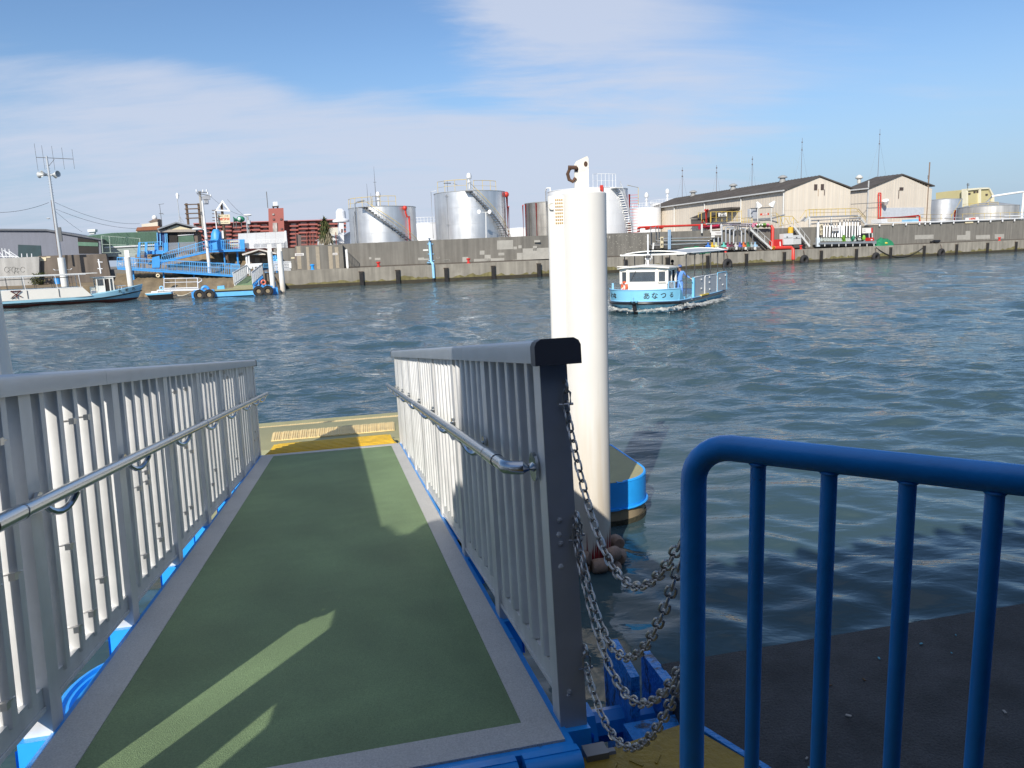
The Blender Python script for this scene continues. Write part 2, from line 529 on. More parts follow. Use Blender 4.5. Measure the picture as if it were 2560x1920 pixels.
def pile_stain(m):
    nt = m.node_tree; N = nt.nodes; L = nt.links; b = N['Principled BSDF']
    src = b.inputs['Base Color'].links[0].from_socket
    tc = N.new('ShaderNodeTexCoord'); sp = N.new('ShaderNodeSeparateXYZ'); L.new(tc.outputs['Object'], sp.inputs[0])
    mp = N.new('ShaderNodeMapping'); mp.inputs['Scale'].default_value = (11, 11, .7); L.new(tc.outputs['Object'], mp.inputs[0])
    nz = N.new('ShaderNodeTexNoise'); nz.inputs['Scale'].default_value = 1.4; nz.inputs['Detail'].default_value = 7; L.new(mp.outputs[0], nz.inputs['Vector'])
    # height above the water plus ragged drips
    a = N.new('ShaderNodeMath'); a.operation = 'MULTIPLY_ADD'; a.inputs[1].default_value = 1.9; L.new(nz.outputs[0], a.inputs[0]); L.new(sp.outputs[2], a.inputs[2])
    r = N.new('ShaderNodeMapRange'); r.inputs[1].default_value = 1.5; r.inputs[2].default_value = 2.75; r.inputs[3].default_value = .6; r.inputs[4].default_value = 0; L.new(a.outputs[0], r.inputs[0])
    mx = N.new('ShaderNodeMix'); mx.data_type = 'RGBA'; mx.inputs[7].default_value = (.52, .42, .29, 1); L.new(r.outputs[0], mx.inputs[0]); L.new(src, mx.inputs[6])
    # tide line, dark growth right at the water
    r2 = N.new('ShaderNodeMapRange'); r2.inputs[1].default_value = .95; r2.inputs[2].default_value = 1.2; r2.inputs[3].default_value = .85; r2.inputs[4].default_value = 0; L.new(a.outputs[0], r2.inputs[0])
    m2 = N.new('ShaderNodeMix'); m2.data_type = 'RGBA'; m2.inputs[7].default_value = (.05, .035, .022, 1); L.new(r2.outputs[0], m2.inputs[0]); L.new(mx.outputs[2], m2.inputs[6])
    L.new(m2.outputs[2], b.inputs['Base Color'])


pile_stain(PILEW)
PILESTAIN = mat('stained_pile_paint', (.62, .56, .45), .5, 0, .08, 5, streak=.25, sscale=(9, 9, .5), dirt=.25, dcol=(.4, .33, .24), dscale=5)
RUSTRED = mat('red_lead_primer', (.26, .025, .025), .7, 0, .3, 8)
RUST = mat('rusty_steel', (.11, .06, .038), .75, .2, .35, 9, bump=.5)
CHAINM = mat('galvanised_chain', (.46, .45, .43), .30, .7, .2, 20)
QUAYD = mat('old_quay_concrete', (.050, .052, .055), .9, 0, .4, 7, bump=.5, bscale=110, dirt=.75, dcol=(.018, .019, .020), dscale=3.4, grit=.3)
FOUL = mat('marine_growth', (.035, .032, .018), .9, 0, .5, 12, bump=1, bscale=20)
TAN = mat('bare_antifouling', (.27, .21, .13), .8, 0, .25, 3, dirt=.6, dcol=(.14, .1, .06), dscale=3)
RUBBER = mat('black_rubber', (.016, .016, .018), .65, 0, .3, 6, bump=.3)
WHITE = mat('white_paint', (.80, .80, .78), .45, 0, .04, 3)
BLACK = mat('black_paint', (.012, .012, .014), .5, 0, .2)
RED = mat('red_paint', (.55, .03, .025), .45, 0, .12, 3)

# ---- gangway
gw = thing('gangway', 'sloping boarding gangway with green deck, grey border and aluminium side fences', 'gangway', tuple(GA))
U1 = 6.36
m = MB()
m.prism([G(.0, -1.283), G(.0, 0), G(U1, 0), G(U1, -1.283)], GN * -.03)
# densely cut so that the coating can be uneven
m.build('deck', DECKG, gw)
m = MB()
VB0, VB1 = -1.283 - .130, .098
m.prism([G(-.13, VB0, .003), G(-.13, VB1, .003), G(0, VB1, .003), G(0, VB0, .003)], GN * -.034)
m.prism([G(U1, VB0, .003), G(U1, VB1, .003), G(U1 + .13, VB1, .003), G(U1 + .13, VB0, .003)], GN * -.034)
m.prism([G(0, 0, .003), G(0, VB1, .003), G(U1, VB1, .003), G(U1, 0, .003)], GN * -.034)
m.prism([G(0, VB0, .003), G(0, -1.283, .003), G(U1, -1.283, .003), G(U1, VB0, .003)], GN * -.034)
m.build('border', DECKB, gw)
m = MB()
for v0, v1 in ((VB1 + .002, VB1 + .022), (VB0 - .022, VB0 - .002), (-.95, -.9), (-.35, -.3)):
    m.prism([G(-.14, v0, -.004), G(-.14, v1, -.004), G(U1 + .14, v1, -.004), G(U1 + .14, v0, -.004)], GN * -.32)
m.prism([G(-.16, VB0 - .02, -.003), G(-.16, VB1 + .02, -.003), G(-.132, VB1 + .02, -.003), G(-.132, VB0 - .02, -.003)], GN * -.3)
m.build('girder', BLUE, gw)
m = MB()                                   # hinge barrel at the shore end
for a, b_ in ((-1.42, -1.0), (-.98, -.46), (-.44, -.06), (-.04, .12)):
    m.tube(G(-.205, a, -.03), G(-.205, b_, -.03), .036, 14)
    m.prism([G(-.2, a, .008), G(-.2, b_, .008), G(-.164, b_, .004), G(-.164, a, .004)], GN * -.02)
m.build('hinge', BLUE, gw)
m = MB()
m.bar(G(-.19, .135, -.03), G(-.19, .20, -.03), .05, .05); m.tube(G(-.19, .20, -.03), G(-.19, .225, -.03), .016, 6)
m.build('hinge_pin', mat('dull_hinge_steel', (.22, .22, .22), .5, .5), gw)


def hk(u): return 1 - .0125 * u            # the fence settles a little towards the far end


UPOST = [-.45, .49, 1.43, 2.37, 3.31, 4.25, 5.19, 5.95, 6.52]
for side in (0, 1):
    up = [0.0 if (side == 0 and False) else u for u in UPOST]
    if side == 1:      # right hand fence starts at the hinge
        up = [.0, .9, 1.83, 2.77, 3.71, 4.65, 5.45, 6.05, 6.52]; vi, vo = .108, .190
    else:
        up = [-.172] + UPOST[1:]; vi, vo = VB0 - .012, VB0 - .105
    vm = (vi + vo) / 2
    dv = abs(vi - vo)
    r = MB()
    u0, u1 = up[0] - .055, up[-1] + .05
    segs = [u0] + [u for u in (1.25, 3.1, 5.0)] + [u1]
    for a, b_ in zip(segs[:-1], segs[1:]):
        h0 = 1.10 - .0125 * a; h1 = 1.10 - .0125 * b_
        sh = .012
        prof = [(-.066, -.018), (-.066, .030), (-.061, .041), (-.048, .048), (.048, .048), (.061, .041), (.066, .030), (.066, -.018)]
        p0 = [G(a + .0015, vm + q, h0 + t) for q, t in prof]; p1 = [G(b_ - .0015, vm + q, h1 + t) for q, t in prof]
        n = len(prof)
        r.add(p0 + p1, [tuple(range(n)), tuple(range(2 * n - 1, n - 1, -1))] + [(i, (i + 1) % n, n + (i + 1) % n, n + i) for i in range(n)])
    gf = r.build('guard_fence', ALU_RAIL, gw)
    for uc, sg in ((u0, -1), (u1, 1)):
        cp = MB()
        h0 = 1.10 - .0125 * uc
        prof = [(-.068, -.024), (-.068, .030), (-.062, .043), (-.048, .051), (.048, .051), (.062, .043), (.068, .030), (.068, -.024)]
        p0 = [G(uc + sg * .004, vm + q, h0 + t) for q, t in prof]; p1 = [G(uc - sg * -.055, vm + q, h0 + t) for q, t in prof]
        n = len(prof)
        cp.add(p0 + p1, [tuple(range(n)), tuple(range(2 * n - 1, n - 1, -1))] + [(i, (i + 1) % n, n + (i + 1) % n, n + i) for i in range(n)])
        cp.build('end_cap', ALU_DARK, gf)
    for k, u in enumerate(up):
        p = MB()
        wdt = .045
        p.obox(G(u, vm, (1.08 - .0125 * u - .03) / 2), GL * wdt, GW * (dv / 2 - .004), GN * ((1.08 - .0125 * u + .03) / 2))
        for hh in ((.30, .36) if k == 0 and side == 1 else ()):
            p.ball(G(u - wdt, vm - .012, hh * 1.6), .012, 8); p.ball(G(u - wdt, vm - .012, .09), .01, 8)
        po_ = p.build('post', ALU, gf)
        if k == 0 and side == 1:           # bolted plate, its dark colour stands in for shade on this post face
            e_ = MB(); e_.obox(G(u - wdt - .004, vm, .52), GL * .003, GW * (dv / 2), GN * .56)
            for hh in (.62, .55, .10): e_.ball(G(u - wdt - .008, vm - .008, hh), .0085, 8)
            e_.build('shade_plate', mat('painted_shade_grey', (.40, .405, .41), .45, .3, .1, 5), gf)
        q = MB()                            # blue post foot welded on the girder
        q.obox(G(u, vm - (.008 if side else -.008), -.095), GL * .075, GW * (dv / 2 + .012), GN * .085)
        sgn = -1 if side == 0 else 1
        q.prism([G(u - .07, vo + sgn * .014, -.035), G(u + .19, vi - sgn * 0, -.035), G(u + .19, vi, -.06), G(u - .07, vo + sgn * .014, -.06)], GN * -.10)
        q.build('post_foot', BLUEL, gw)
    br = MB()
    for a, b_ in zip(up[:-1], up[1:]):
        h0 = .155 - .0125 * a * 1.4; h1 = .155 - .0125 * b_ * 1.4
        if side == 1: h0 -= .02; h1 -= .02
        c0 = G(a + .046, vm, h0 - .03); c1_ = G(b_ - .046, vm, h1 - .03)
        br.bar(c0, c1_, .05, .06, GN)
        br.bar(c0 + GN * -.038, c1_ + GN * -.038, .062, .014, GN)
    br.build('bottom_rail', ALU, gf)
    for ki, (a, b_) in enumerate(zip(up[:-1], up[1:])):
        nb = 5 if b_ - a > .8 else 4
        for j in range(nb):
            u = a + (b_ - a) * (j + 1) / (nb + 1)
            hb = .14 - .0175 * u; ht = 1.084 - .0125 * u
            q = MB()
            pr = []
            for t in range(12):
                ang = 2 * math.pi * t / 12
                ca, sa = math.cos(ang), math.sin(ang)
                pr.append((math.copysign(abs(ca) ** .5, ca) * .027, math.copysign(abs(sa) ** .5, sa) * .037))
            n = len(pr)
            p0 = [G(u + x, vm + y, hb) for x, y in pr]; p1 = [G(u + x, vm + y, ht) for x, y in pr]
            q.add(p0 + p1, [tuple(range(n)), tuple(range(2 * n - 1, n - 1, -1))] + [(i, (i + 1) % n, n + (i + 1) % n, n + i) for i in range(n)])
            q.build('baluster', ALU, gf)
            if side == 0 and (j in (1, 2, 3) or ki == 0):
                # slim steel cable ties left on the bars
                for hh in random.sample([.22, .30, .52, .60, .95, 1.0, .55], 2 if ki < 4 else 1):
                    if ki == 0 and j == 4: hh = hh * .9
                    tq = MB()
                    tq.torus(G(u, vm, hh), GN, .032, .0035, 12, 5, sx=.9, sy=1.12, X=GL)
                    tq.obox(G(u - .055, vm + .036, hh), GL * .012, GW * .009, GN * .011)
                    tq.bar(G(u - .045, vm + .034, hh), G(u - .01, vm + .036, hh), .006)
                    tq.build('cable_tie', SILVERTIE, gf)
    # handrail on curved brackets, inside the fence
    vh = vi + (.085 if side == 0 else -.085)
    def hh_(u): return .765 - .0145 * u
    hr = MB()
    ue = up[-1] + .28
    pts = []
    sgn = 1 if side == 0 else -1
    us = up[0] + (.14 if side == 1 else .05)
    pts += [G(us - .075, vi + sgn * .004, hh_(us)), G(us - .075, vi + sgn * .04, hh_(us)), G(us - .062, vi + sgn * .066, hh_(us)), G(us - .035, vh, hh_(us))]
    for t in range(15):
        u = us + (ue - us) * t / 14
        pts.append(G(u, vh, hh_(u)))
    hr.path(pts, .0212, 14)
    for uj in (us + .10, us + .28, us + 3.05):
        hr.tube(G(uj, vh, hh_(uj)), G(uj + (.17 if uj < us + .2 else .004), vh, hh_(uj + .1)), .0235, 14)
    hr.tube(G(us - .075, vi + sgn * .002, hh_(us)), G(us - .075, vi + sgn * .010, hh_(us)), .045, 16)
    hr.build('handrail', TUBE, gf)
    for u in up[1:]:
        q = MB()
        pp = []
        for t in range(9):
            an = math.pi * t / 8
            pp.append(G(u + .0 + .05 * (1 - math.cos(an)), vi + sgn * (.012 + .073 * t / 8), hh_(u) - .02 - .052 * math.sin(an)))
        q.path(pp, .0115, 8)
        q.tube(G(u, vi + sgn * .001, hh_(u) - .02), G(u, vi + sgn * .012, hh_(u) - .02), .026, 12)
        q.build('handrail_bracket', TUBE, gf)

# ribbed yellow flap that bridges the far end of the gangway and the pontoon
fl = MB()
FU0, FU1 = 6.5, 7.42
fl.prism([G(FU0, VB0 + .02, .0), G(FU0, VB1 - .02, .0), G(FU1, VB1 - .09, .005), G(FU1, VB0 + .10, .005)], GN * -.02)
for k in range(7):
    u = FU0 + .09 + k * .12
    fl.bar(G(u, VB0 + .05, .003), G(u, VB1 - .05, .003), .03, .012, GN)
fo = fl.build('boarding_flap', YELP, gw)

# ---- pontoon
pt = thing('pontoon', 'blue floating pontoon with olive deck at the foot of the gangway', 'pontoon', tuple(GZ(8, -2, 0)))
ZD = .55


def outline(inset=0.):
    P = []
    v1, v0, ua, ub = 3.22 - inset, -9 + inset, 6.2 + inset, 11.4 - inset
    R = .55
    for k in range(9):
        a = math.pi / 2 * k / 8
        P.append((ua + R - R * math.cos(a), v1 - R + R * math.sin(a)))
    P += [(7.85, v1), (9.0, 2.62 - inset), (ub, 1.75 - inset), (ub, v0), (ua, v0)]
    return P


ol = outline()
for nm, z0, z1, ins, mt in (('hull', .2, ZD, 0, BLUEL), ('hull_bottom', -.35, .2, .012, TAN)):
    q = MB(); o2 = outline(ins)
    q.prism([GZ(u, v, z0) for u, v in o2], ZUP * (z1 - z0))
    q.build(nm, mt, pt)
q = MB(); o2 = outline(-.012)
q.path([GZ(u, v, .21) for u, v in o2], .016, 6, closed=True); q.build('rubbing_strake', BLUEL, pt)
q = MB(); o2 = outline(-.004)
q.prism([GZ(u, v, -.3) for u, v in o2], ZUP * .36); q.build('waterline_growth', FOUL, pt)
q = MB(); o2 = outline(.004)
q.prism([GZ(u, v, ZD - .02) for u, v in o2], ZUP * .026); q.build('deck', PDECK, pt)
q = MB(); q.path([GZ(u, v, ZD - .004) for u, v in outline(.012)[:11]], .020, 6); q.build('deck_edge', BLUEL, pt)
# ramp box from flap to deck
q = MB()
RA, RM, RB, RZ0, RZ1 = 7.30, 8.75, 10.0, 1.075, ZD + .01
q.prism([GZ(RA, -2.3, ZD), GZ(RA, -2.3, RZ0), GZ(RM, -2.3, RZ0 - .03), GZ(RB, -2.3, RZ1), GZ(RB, -2.3, ZD)], GW * 3.2)
q.build('ramp', PDECK, pt)
q = MB()
q.prism([GZ(6.3, -1.75, ZD + .01), GZ(6.3, .55, ZD + .01), GZ(7.28, .55, ZD + .01), GZ(7.28, -1.75, ZD + .01)], ZUP * .42)
q.build('gangway_cradle', BLUEL, pt)
rn = (GZ(RM, 0, RZ0 - .03) - GZ(RA, 0, RZ0)).cross(GW).normalized()
if rn.z < 0: rn = -rn
def RP(px, py): return onplane(px, py, GZ(RA, 0, RZ0) + rn * .004, rn)


def strip(q, corners, nx, th, nrm):
    a, b_, c_, d_ = corners           # near-left, near-right, far-right, far-left
    q.prism([a, b_, c_, d_], nrm * th)
    return q


n0 = .012
sl_ = [(283, 1190), (1790, 1055), (1785, 960), (305, 1090)]
cs = [RP(620 + x / 4.8795, 860 + y / 4.8795) for x, y in sl_]
q = strip(MB(), cs, 14, .010, rn)
for k in range(1, 56):
    t = k / 56
    q.bar(cs[0].lerp(cs[1], t) + rn * .014, cs[3].lerp(cs[2], t) + rn * .014, .018 if k % 4 else .006, .008 if k % 4 else .002, rn)
q.build('tactile_strip', TACT, pt)
s2 = [(175, 1058), (1780, 918), (1770, 880), (175, 1020)]
cs = [onz(620 + x / 4.8795, 860 + y / 4.8795, ZD + .01) for x, y in s2]
ext = cs[1] - cs[0]
cs[1] = cs[1] + ext * .5; cs[2] = cs[2] + ext * .5; cs[0] = cs[0] - ext * .8; cs[3] = cs[3] - ext * .8
q = strip(MB(), cs, 30, .012, ZUP)
for k in range(1, 130):
    t = k / 130
    q.bar(cs[0].lerp(cs[1], t) + ZUP * .014, cs[3].lerp(cs[2], t) + ZUP * .014, .018 if k % 4 else .006, .008 if k % 4 else .002)
q.build('tactile_strip', TACT, pt)
# curved blue fairlead seen under the left hand fence
fr = thing('cable_guide', 'bright blue curved channel bracket under the gangway edge by the nearest left post', 'bracket', tuple(G(.75, VB0 - .05, -.25)))
q = MB()
for rr_, hh in ((.26, .0), (.215, -.03), (.17, -.06)):
    pp = [G(.95 - rr_ * math.cos(a) * 1.1, VB0 - .02 - rr_ * math.sin(a) * .5, -.10 + hh * .3) for a in np.linspace(0, math.pi, 15)]
    q.path(pp, .017, 6)
ring = [G(.95 - .24 * math.cos(a) * 1.1, VB0 - .02 - .24 * math.sin(a) * .5, -.115) for a in np.linspace(0, math.pi, 15)]
q.prism(ring, GN * -.05)
q.build('guide_channel', BLUEL, fr)


# ---- mooring piles
def pile(loc, label, grp):
    t = thing('mooring_pile', label, 'mooring pile', (0, 0, 0), grp)
    q = MB(); q.lathe((0, 0, 0), [(.001, -1.5), (.222, -1.5), (.222, 3.888), (.212, 3.897), (.0, 3.90)], 48)
    q.build('pile_tube', PILEW, t)
    # narrow guide beam (half tube) against the river side, left of the tube
    q = MB(); gx, gy = -.245, .02
    q.obox((gx, gy, 1.55), V3((.06, 0, 0)), V3((0, .09, 0)), V3((0, 0, 2.33)))
    q.tube((gx - .06, gy, -.76), (gx - .06, gy, 3.88), .055, 16)
    q.build('guide_beam', PILEW, t)
    q = MB()
    for i in range(4):
        for j in range(8):
            q.box(gx - .045 + i * .02, gx - .033 + i * .02, gy - .096, gy - .088, 3.83 - j * .032, 3.846 - j * .032)
    q.build('perforation', mat('ochre_rust_dots', (.42, .27, .09), .8, 0, .3, 10), t)
    q = MB(); q.tube((gx - .075, gy - .075, 3.78), (gx - .075, gy - .065, 3.78), .03, 18); q.torus((gx - .075, gy - .075, 3.78), V3((0, 1, 0)), .032, .006, 18, 6)
    q.build('drain_hole', mat('hole_shadow', (.65, .62, .55), .6), t)
    # lifting plate on the cap
    q = MB()
    x0, x1 = -.088, .052
    pl = [(x0, -.02, 3.86), (x1, -.02, 3.86), (x1, -.02, 4.23), (x1 - .012, -.02, 4.25), (x0 + .02, -.02, 4.205), (x0, -.02, 4.175)]
    q.prism(pl, (0, .03, 0))
    q.build('lug_plate', mat('weathered_white_plate', (.72, .68, .60), .55, 0, .06, 8, dirt=.5, dcol=(.3, .18, .09), dscale=14, dlo=.6, dhi=.7), t)
    for px, pz in ((x1 - .028, 4.175), (x0 + .02, 4.13)):
        q = MB(); q.torus((px, -.022, pz), V3((0, 1, 0)), .014, .005, 14, 6, sy=1.5, X=V3((1, 0, 0)))
        q.ball((px, -.018, pz), .013, 10, sc=(1, .3, 1.5))
        q.build('lug_hole', RUST, t)
    q = MB()
    pp = [V3((x0 + .012, -.055, 4.14)), V3((x0 - .05, -.05, 4.13)), V3((x0 - .07, -.04, 4.085)), V3((x0 - .055, -.03, 4.03)), V3((x0 - .02, -.03, 4.01)), V3((x0 + .008, -.03, 4.045))]
    q.path(pp, .017, 8); q.tube((x0 + .02, -.055, 4.14), (x0 - .065, -.055, 4.145), .019, 8)
    q.build('shackle', RUST, t)
    return t


PX, PY = .78, 7.60
mp_ = pile((PX, PY, 0), 'tall white tubular mooring pile with perforated top plate, just right of the gangway', 'white mooring piles of the near pontoon')
# worn red band and chain of rollers at its foot
q = MB()
rs = np.random.RandomState(3)
for k in range(40):
    a = rs.uniform(-math.pi, 0.4); h = rs.uniform(.08, .34) * (1 if k % 3 else .7); wdt = rs.uniform(.03, .08)
    zb = .1
    pts = []
    for t in (-1, 1):
        pts.append((.2245 * math.cos(a + wdt * t), .2245 * math.sin(a + wdt * t), zb))
    q.add([pts[0], pts[1], (.2245 * math.cos(a), .2245 * math.sin(a), zb + h + .1)], [(0, 1, 2)])
q.build('primer_patch', RUSTRED, mp_, recalc=False)
for k in range(6):
    a = -2.5 + k * .56
    for zz_ in ((.03, .19) if k % 2 else (.10,)):
        q = MB(); ca = V3((math.cos(a), math.sin(a), 0)); tn = V3((-math.sin(a), math.cos(a), 0))
        c = ca * .31 + ZUP * zz_
        q.lathe(c - tn * .075, [(.0, 0), (.062, 0), (.075, .02), (.08, .075), (.075, .13), (.062, .15), (0, .15)], 14, axis=tn)
        q.build('roller', mat('worn_brown_roller', (.27, .18, .13), .7, 0, .3, 8, bump=.3), mp_)
mp_.location = (PX, PY, 0)
p2_ = copy_tree(mp_)
p2_['label'] = 'white mooring pile cut by the left edge of the photo beyond the left fence'
p2_.location = (-4.98, 6.98, 0)

# ---- shore: quay, threshold plate, blue railing, bracket, chains
q = MB()
ZQ = 1.9
e0 = GZ(.29, .60, ZQ); e1 = GZ(.25, 9, ZQ)
pl = [GZ(.26, .57, ZQ), GZ(.29, 40, ZQ), GZ(-30, 40, ZQ), GZ(-30, .62, ZQ), GZ(-.42, .62, ZQ), GZ(-.10, .51, ZQ)]
q.prism(pl, ZUP * -3.4)
q.prism([GZ(-.40, -1.9, ZQ - .02), GZ(-.40, .618, ZQ - .02), GZ(-30, .618, ZQ - .02), GZ(-30, -1.9, ZQ - .02)], ZUP * -3.3)
q.prism([GZ(.2, -40, ZQ), GZ(.2, -1.904, ZQ), GZ(-30, -1.904, ZQ), GZ(-30, -40, ZQ)], ZUP * -3.4)
# fine subdivided top so that the edge is broken
struct(q.build('quay_pavement', QUAYD))
# leaves and paint flakes
deb = MB(); rs = np.random.RandomState(11)
for k in range(70):
    c = GZ(rs.uniform(-1.2, .2), rs.uniform(.7, 3.4), ZQ + .006); a = rs.uniform(0, 6.28); s_ = rs.uniform(.003, .009)
    deb.obox(c, V3((math.cos(a), math.sin(a), .1)) * s_, V3((-math.sin(a), math.cos(a), .05)) * s_ * .5, ZUP * .0015, int(rs.uniform(0, 2.4)))
do = deb.build('litter_flakes', [mat('pale_flake', (.35, .33, .3), .8), mat('cyan_flake', (.1, .35, .45), .7), mat('brown_leaf', (.12, .07, .03), .8)])
do['kind'] = 'stuff'; do['label'] = 'scattered paint flakes and leaf bits on the dark concrete quay'; do['category'] = 'litter'

tp = thing('threshold_plate', 'worn yellow checkered steel plate between the gangway hinge and the blue railing', 'plate', tuple(GZ(-.4, 0, 1.94)))
q = MB()
q.prism([GZ(-.20, -1.45, 1.948), GZ(-.20, .10, 1.948), GZ(-.13, .47, 1.948), GZ(-.35, .575, 1.948), GZ(-1.7, .80, 1.948), GZ(-1.7, -1.45, 1.948)], ZUP * -.012)
for i in range(26):
    for j in range(30):
        u = -1.6 + i * .056; v = -1.4 + j * .064 + (.032 if i % 2 else 0)
        if v > .36 - .0 * u: continue
        if u > -.24: continue
        a = .7 if (i + j) % 2 else -.7
        d_ = (GH * math.cos(a) + GW * math.sin(a)) * .02
        q.bar(GZ(u, v, 1.949) - d_, GZ(u, v, 1.949) + d_, .007, .004)
q.build('checkered_plate', mat('dull_yellow_plate', (.30, .195, .018), .6, 0, .2, 7, bump=.4, bscale=60, dirt=.6, dcol=(.16, .10, .02), dscale=3), tp)
q = MB()
q.bar(GZ(-.12, .49, 1.925), GZ(-.37, .595, 1.925), .02, .05); q.bar(GZ(-.37, .595, 1.925), GZ(-1.7, .83, 1.925), .02, .05)
q.build('plate_edge', BLUECHIP, tp)

bk = thing('hinge_bracket', 'chipped blue steel anchor bracket on the quay edge behind the chains', 'bracket', tuple(GZ(.1, .38, 1.5)))
q = MB()
q.prism([GZ(.10, .40, 1.45), GZ(.46, .44, 1.45), GZ(.50, .44, 1.80), GZ(.40, .43, 1.94), GZ(.12, .40, 1.96)], GW * .03)
q.prism([GZ(.10, .52, 1.45), GZ(.40, .56, 1.45), GZ(.42, .56, 1.86), GZ(.12, .52, 1.92)], GW * .035)
q.prism([GZ(-.1, .36, 1.4), GZ(.09, .36, 1.4), GZ(.09, .60, 1.4), GZ(-.1, .60, 1.4)], ZUP * .42)
q.build('bracket_plate', BLUECHIP, bk)
q = MB(); q.tube(GZ(.24, .27, 1.72), GZ(.24, .52, 1.72), .055, 8); q.tube(GZ(.24, .24, 1.72), GZ(.24, .30, 1.72), .08, 6)
q.build('pivot_bolt', BLUE, bk)
q = MB(); q.lathe(GZ(.12, .30, 1.45), [(0, 0), (.05, 0), (.085, .05), (.085, .09), (.05, .13), (.03, .14), (.03, .2), (0, .2)], 20)
q.build('buffer', mat('navy_rubber', (.012, .014, .05), .4), bk)

# blue railing, pipe bent over at its end
rl = thing('guard_railing', 'blue pipe railing with rounded corner standing on the dark quay in the foreground', 'railing', (.335, 1.34, ZQ))
ra = V3((.335, 1.345, 0)); rd = V3((.84, -.545, 0)).normalized()
RT = 2.985


def RL(s_, z): return ra + rd * s_ + ZUP * z


LR = 3.2
q = MB(); R = .07
pp = [RL(0, ZQ), RL(0, 2.3), RL(0, RT - R)]
pp += [RL(R - R * math.cos(a), RT - R + R * math.sin(a)) for a in np.linspace(.2, math.pi / 2, 7)]
pp += [RL(.3, RT), RL(.8, RT), RL(1.6, RT), RL(LR - R, RT)]
pp += [RL(LR - R + R * math.sin(a), RT - R + R * math.cos(a)) for a in np.linspace(.2, math.pi / 2, 7)] + [RL(LR, ZQ)]
q.path(pp, .0240, 20); q.build('rail_frame', BLUE, rl)
nb = 27
for k in range(1, nb):
    s_ = k * .1185
    if s_ > LR - .05: break
    q = MB(); q.tube(RL(s_, ZQ + .12), RL(s_, RT - .01), .0136, 14)
    q.torus(RL(s_, RT - .0225), ZUP, .0142, .003, 14, 6)
    q.build('baluster', BLUE, rl)
q = MB(); q.tube(RL(.02, ZQ + .12), RL(LR - .02, ZQ + .12), .017, 12); q.build('bottom_rail', BLUE, rl)


# chains
def chain(px0, low, px1, label, v0=.16, behind=0.):
    """first px on the face of the end post, last px on the railing post"""
    S = onplane(px0[0], px0[1], G(-.055 - behind, 0, 0), GL)
    E = onplane(px1[0], px1[1], ra + V3((-.02, .012, 0)), V3((0, 1, 0)))
    # parabola-like hang: choose sag so that the lowest point projects on the measured row
    def pts_for(k):
        P = []
        for t in np.linspace(0, 1, 160):
            p = S.lerp(E, t); p = p - ZUP * (k * 4 * t * (1 - t))
            # keep the first part lying against the post face
            P.append(p)
        return P
    best = None
    for k in np.linspace(.05, 1.2, 116):
        P = pts_for(k)
        ly = max(proj(p)[1] for p in P)
        if best is None or abs(ly - low) < best[0]:
            best = (abs(ly - low), k)
    P = pts_for(best[1])
    # resample by arc length
    pitch = .0305
    out = [P[0]]; acc = 0
    for a, b_ in zip(P[:-1], P[1:]):
        d_ = (b_ - a).length; acc += d_
        while acc >= pitch:
            acc -= pitch; out.append(b_ - (b_ - a).normalized() * acc)
    t = thing('barrier_chain', label, 'chain', tuple(S), 'barrier chains across the gap beside the gangway')
    q = MB()
    for i in range(1, len(out)):
        c = (out[i] + out[i - 1]) / 2; d_ = (out[i] - out[i - 1]).normalized()
        x, y = frame(d_)
        a = (.6 if i % 2 else .6 + math.pi / 2)
        nrm = x * math.cos(a) + y * math.sin(a)
        side = nrm.cross(d_).normalized()
        L2, Wd, r_ = .0125, .0105, .0031
        loop = []
        for k in range(12):
            th = 2 * math.pi * k / 12
            ex = math.cos(th); ey = math.sin(th)
            loop.append(c + d_ * (ex * .0105 + math.copysign(.0080, ex) * (abs(ex) > .01)) + side * ey * Wd)
        q.path(loop, r_, 6, closed=True)
    q.build('chain_links', CHAINM, t, smooth=60)
    q = MB()
    top = S + ZUP * .022
    pp = [top + GW * .012 - ZUP * .028, top + GW * .012 + ZUP * .005, top + ZUP * .018, top - GW * .010 + ZUP * .005, top - GW * .010 - ZUP * .028]
    pp = [p - GL * .012 for p in pp]
    q.path(pp, .004, 6); q.tube(pp[0] + GW * .008, pp[-1] - GW * .014, .004, 6)
    q.torus(S + ZUP * .045 - GL * .004, GW, .018, .005, 12, 6, X=ZUP)
    q.build('shackle', CHAINM, t)
    return t


def proj(p):
    q = V3(p) - CO; z = q.dot(_F)
    return 1280 + FPX * q.dot(CR) / z, 960 - FPX * q.dot(CU) / z


S_ = 2560 / 2212
chain((1221 * S_, 868 * S_), 1264 * S_, (1476 * S_, 1160 * S_), 'uppermost barrier chain, hooked high on the end post')
chain((1246 * S_, 1150 * S_), 1420 * S_, (1478 * S_, 1186 * S_), 'second barrier chain from the top, dipping over the water', behind=-.01)
chain((1242 * S_, 1160 * S_), 1520 * S_, (1478 * S_, 1428 * S_), 'third barrier chain from the top, dipping before the blue bracket')
chain((1264 * S_, 1435 * S_), 1618 * S_, (1478 * S_, 1450 * S_), 'lowest barrier chain, sagging to the yellow plate')

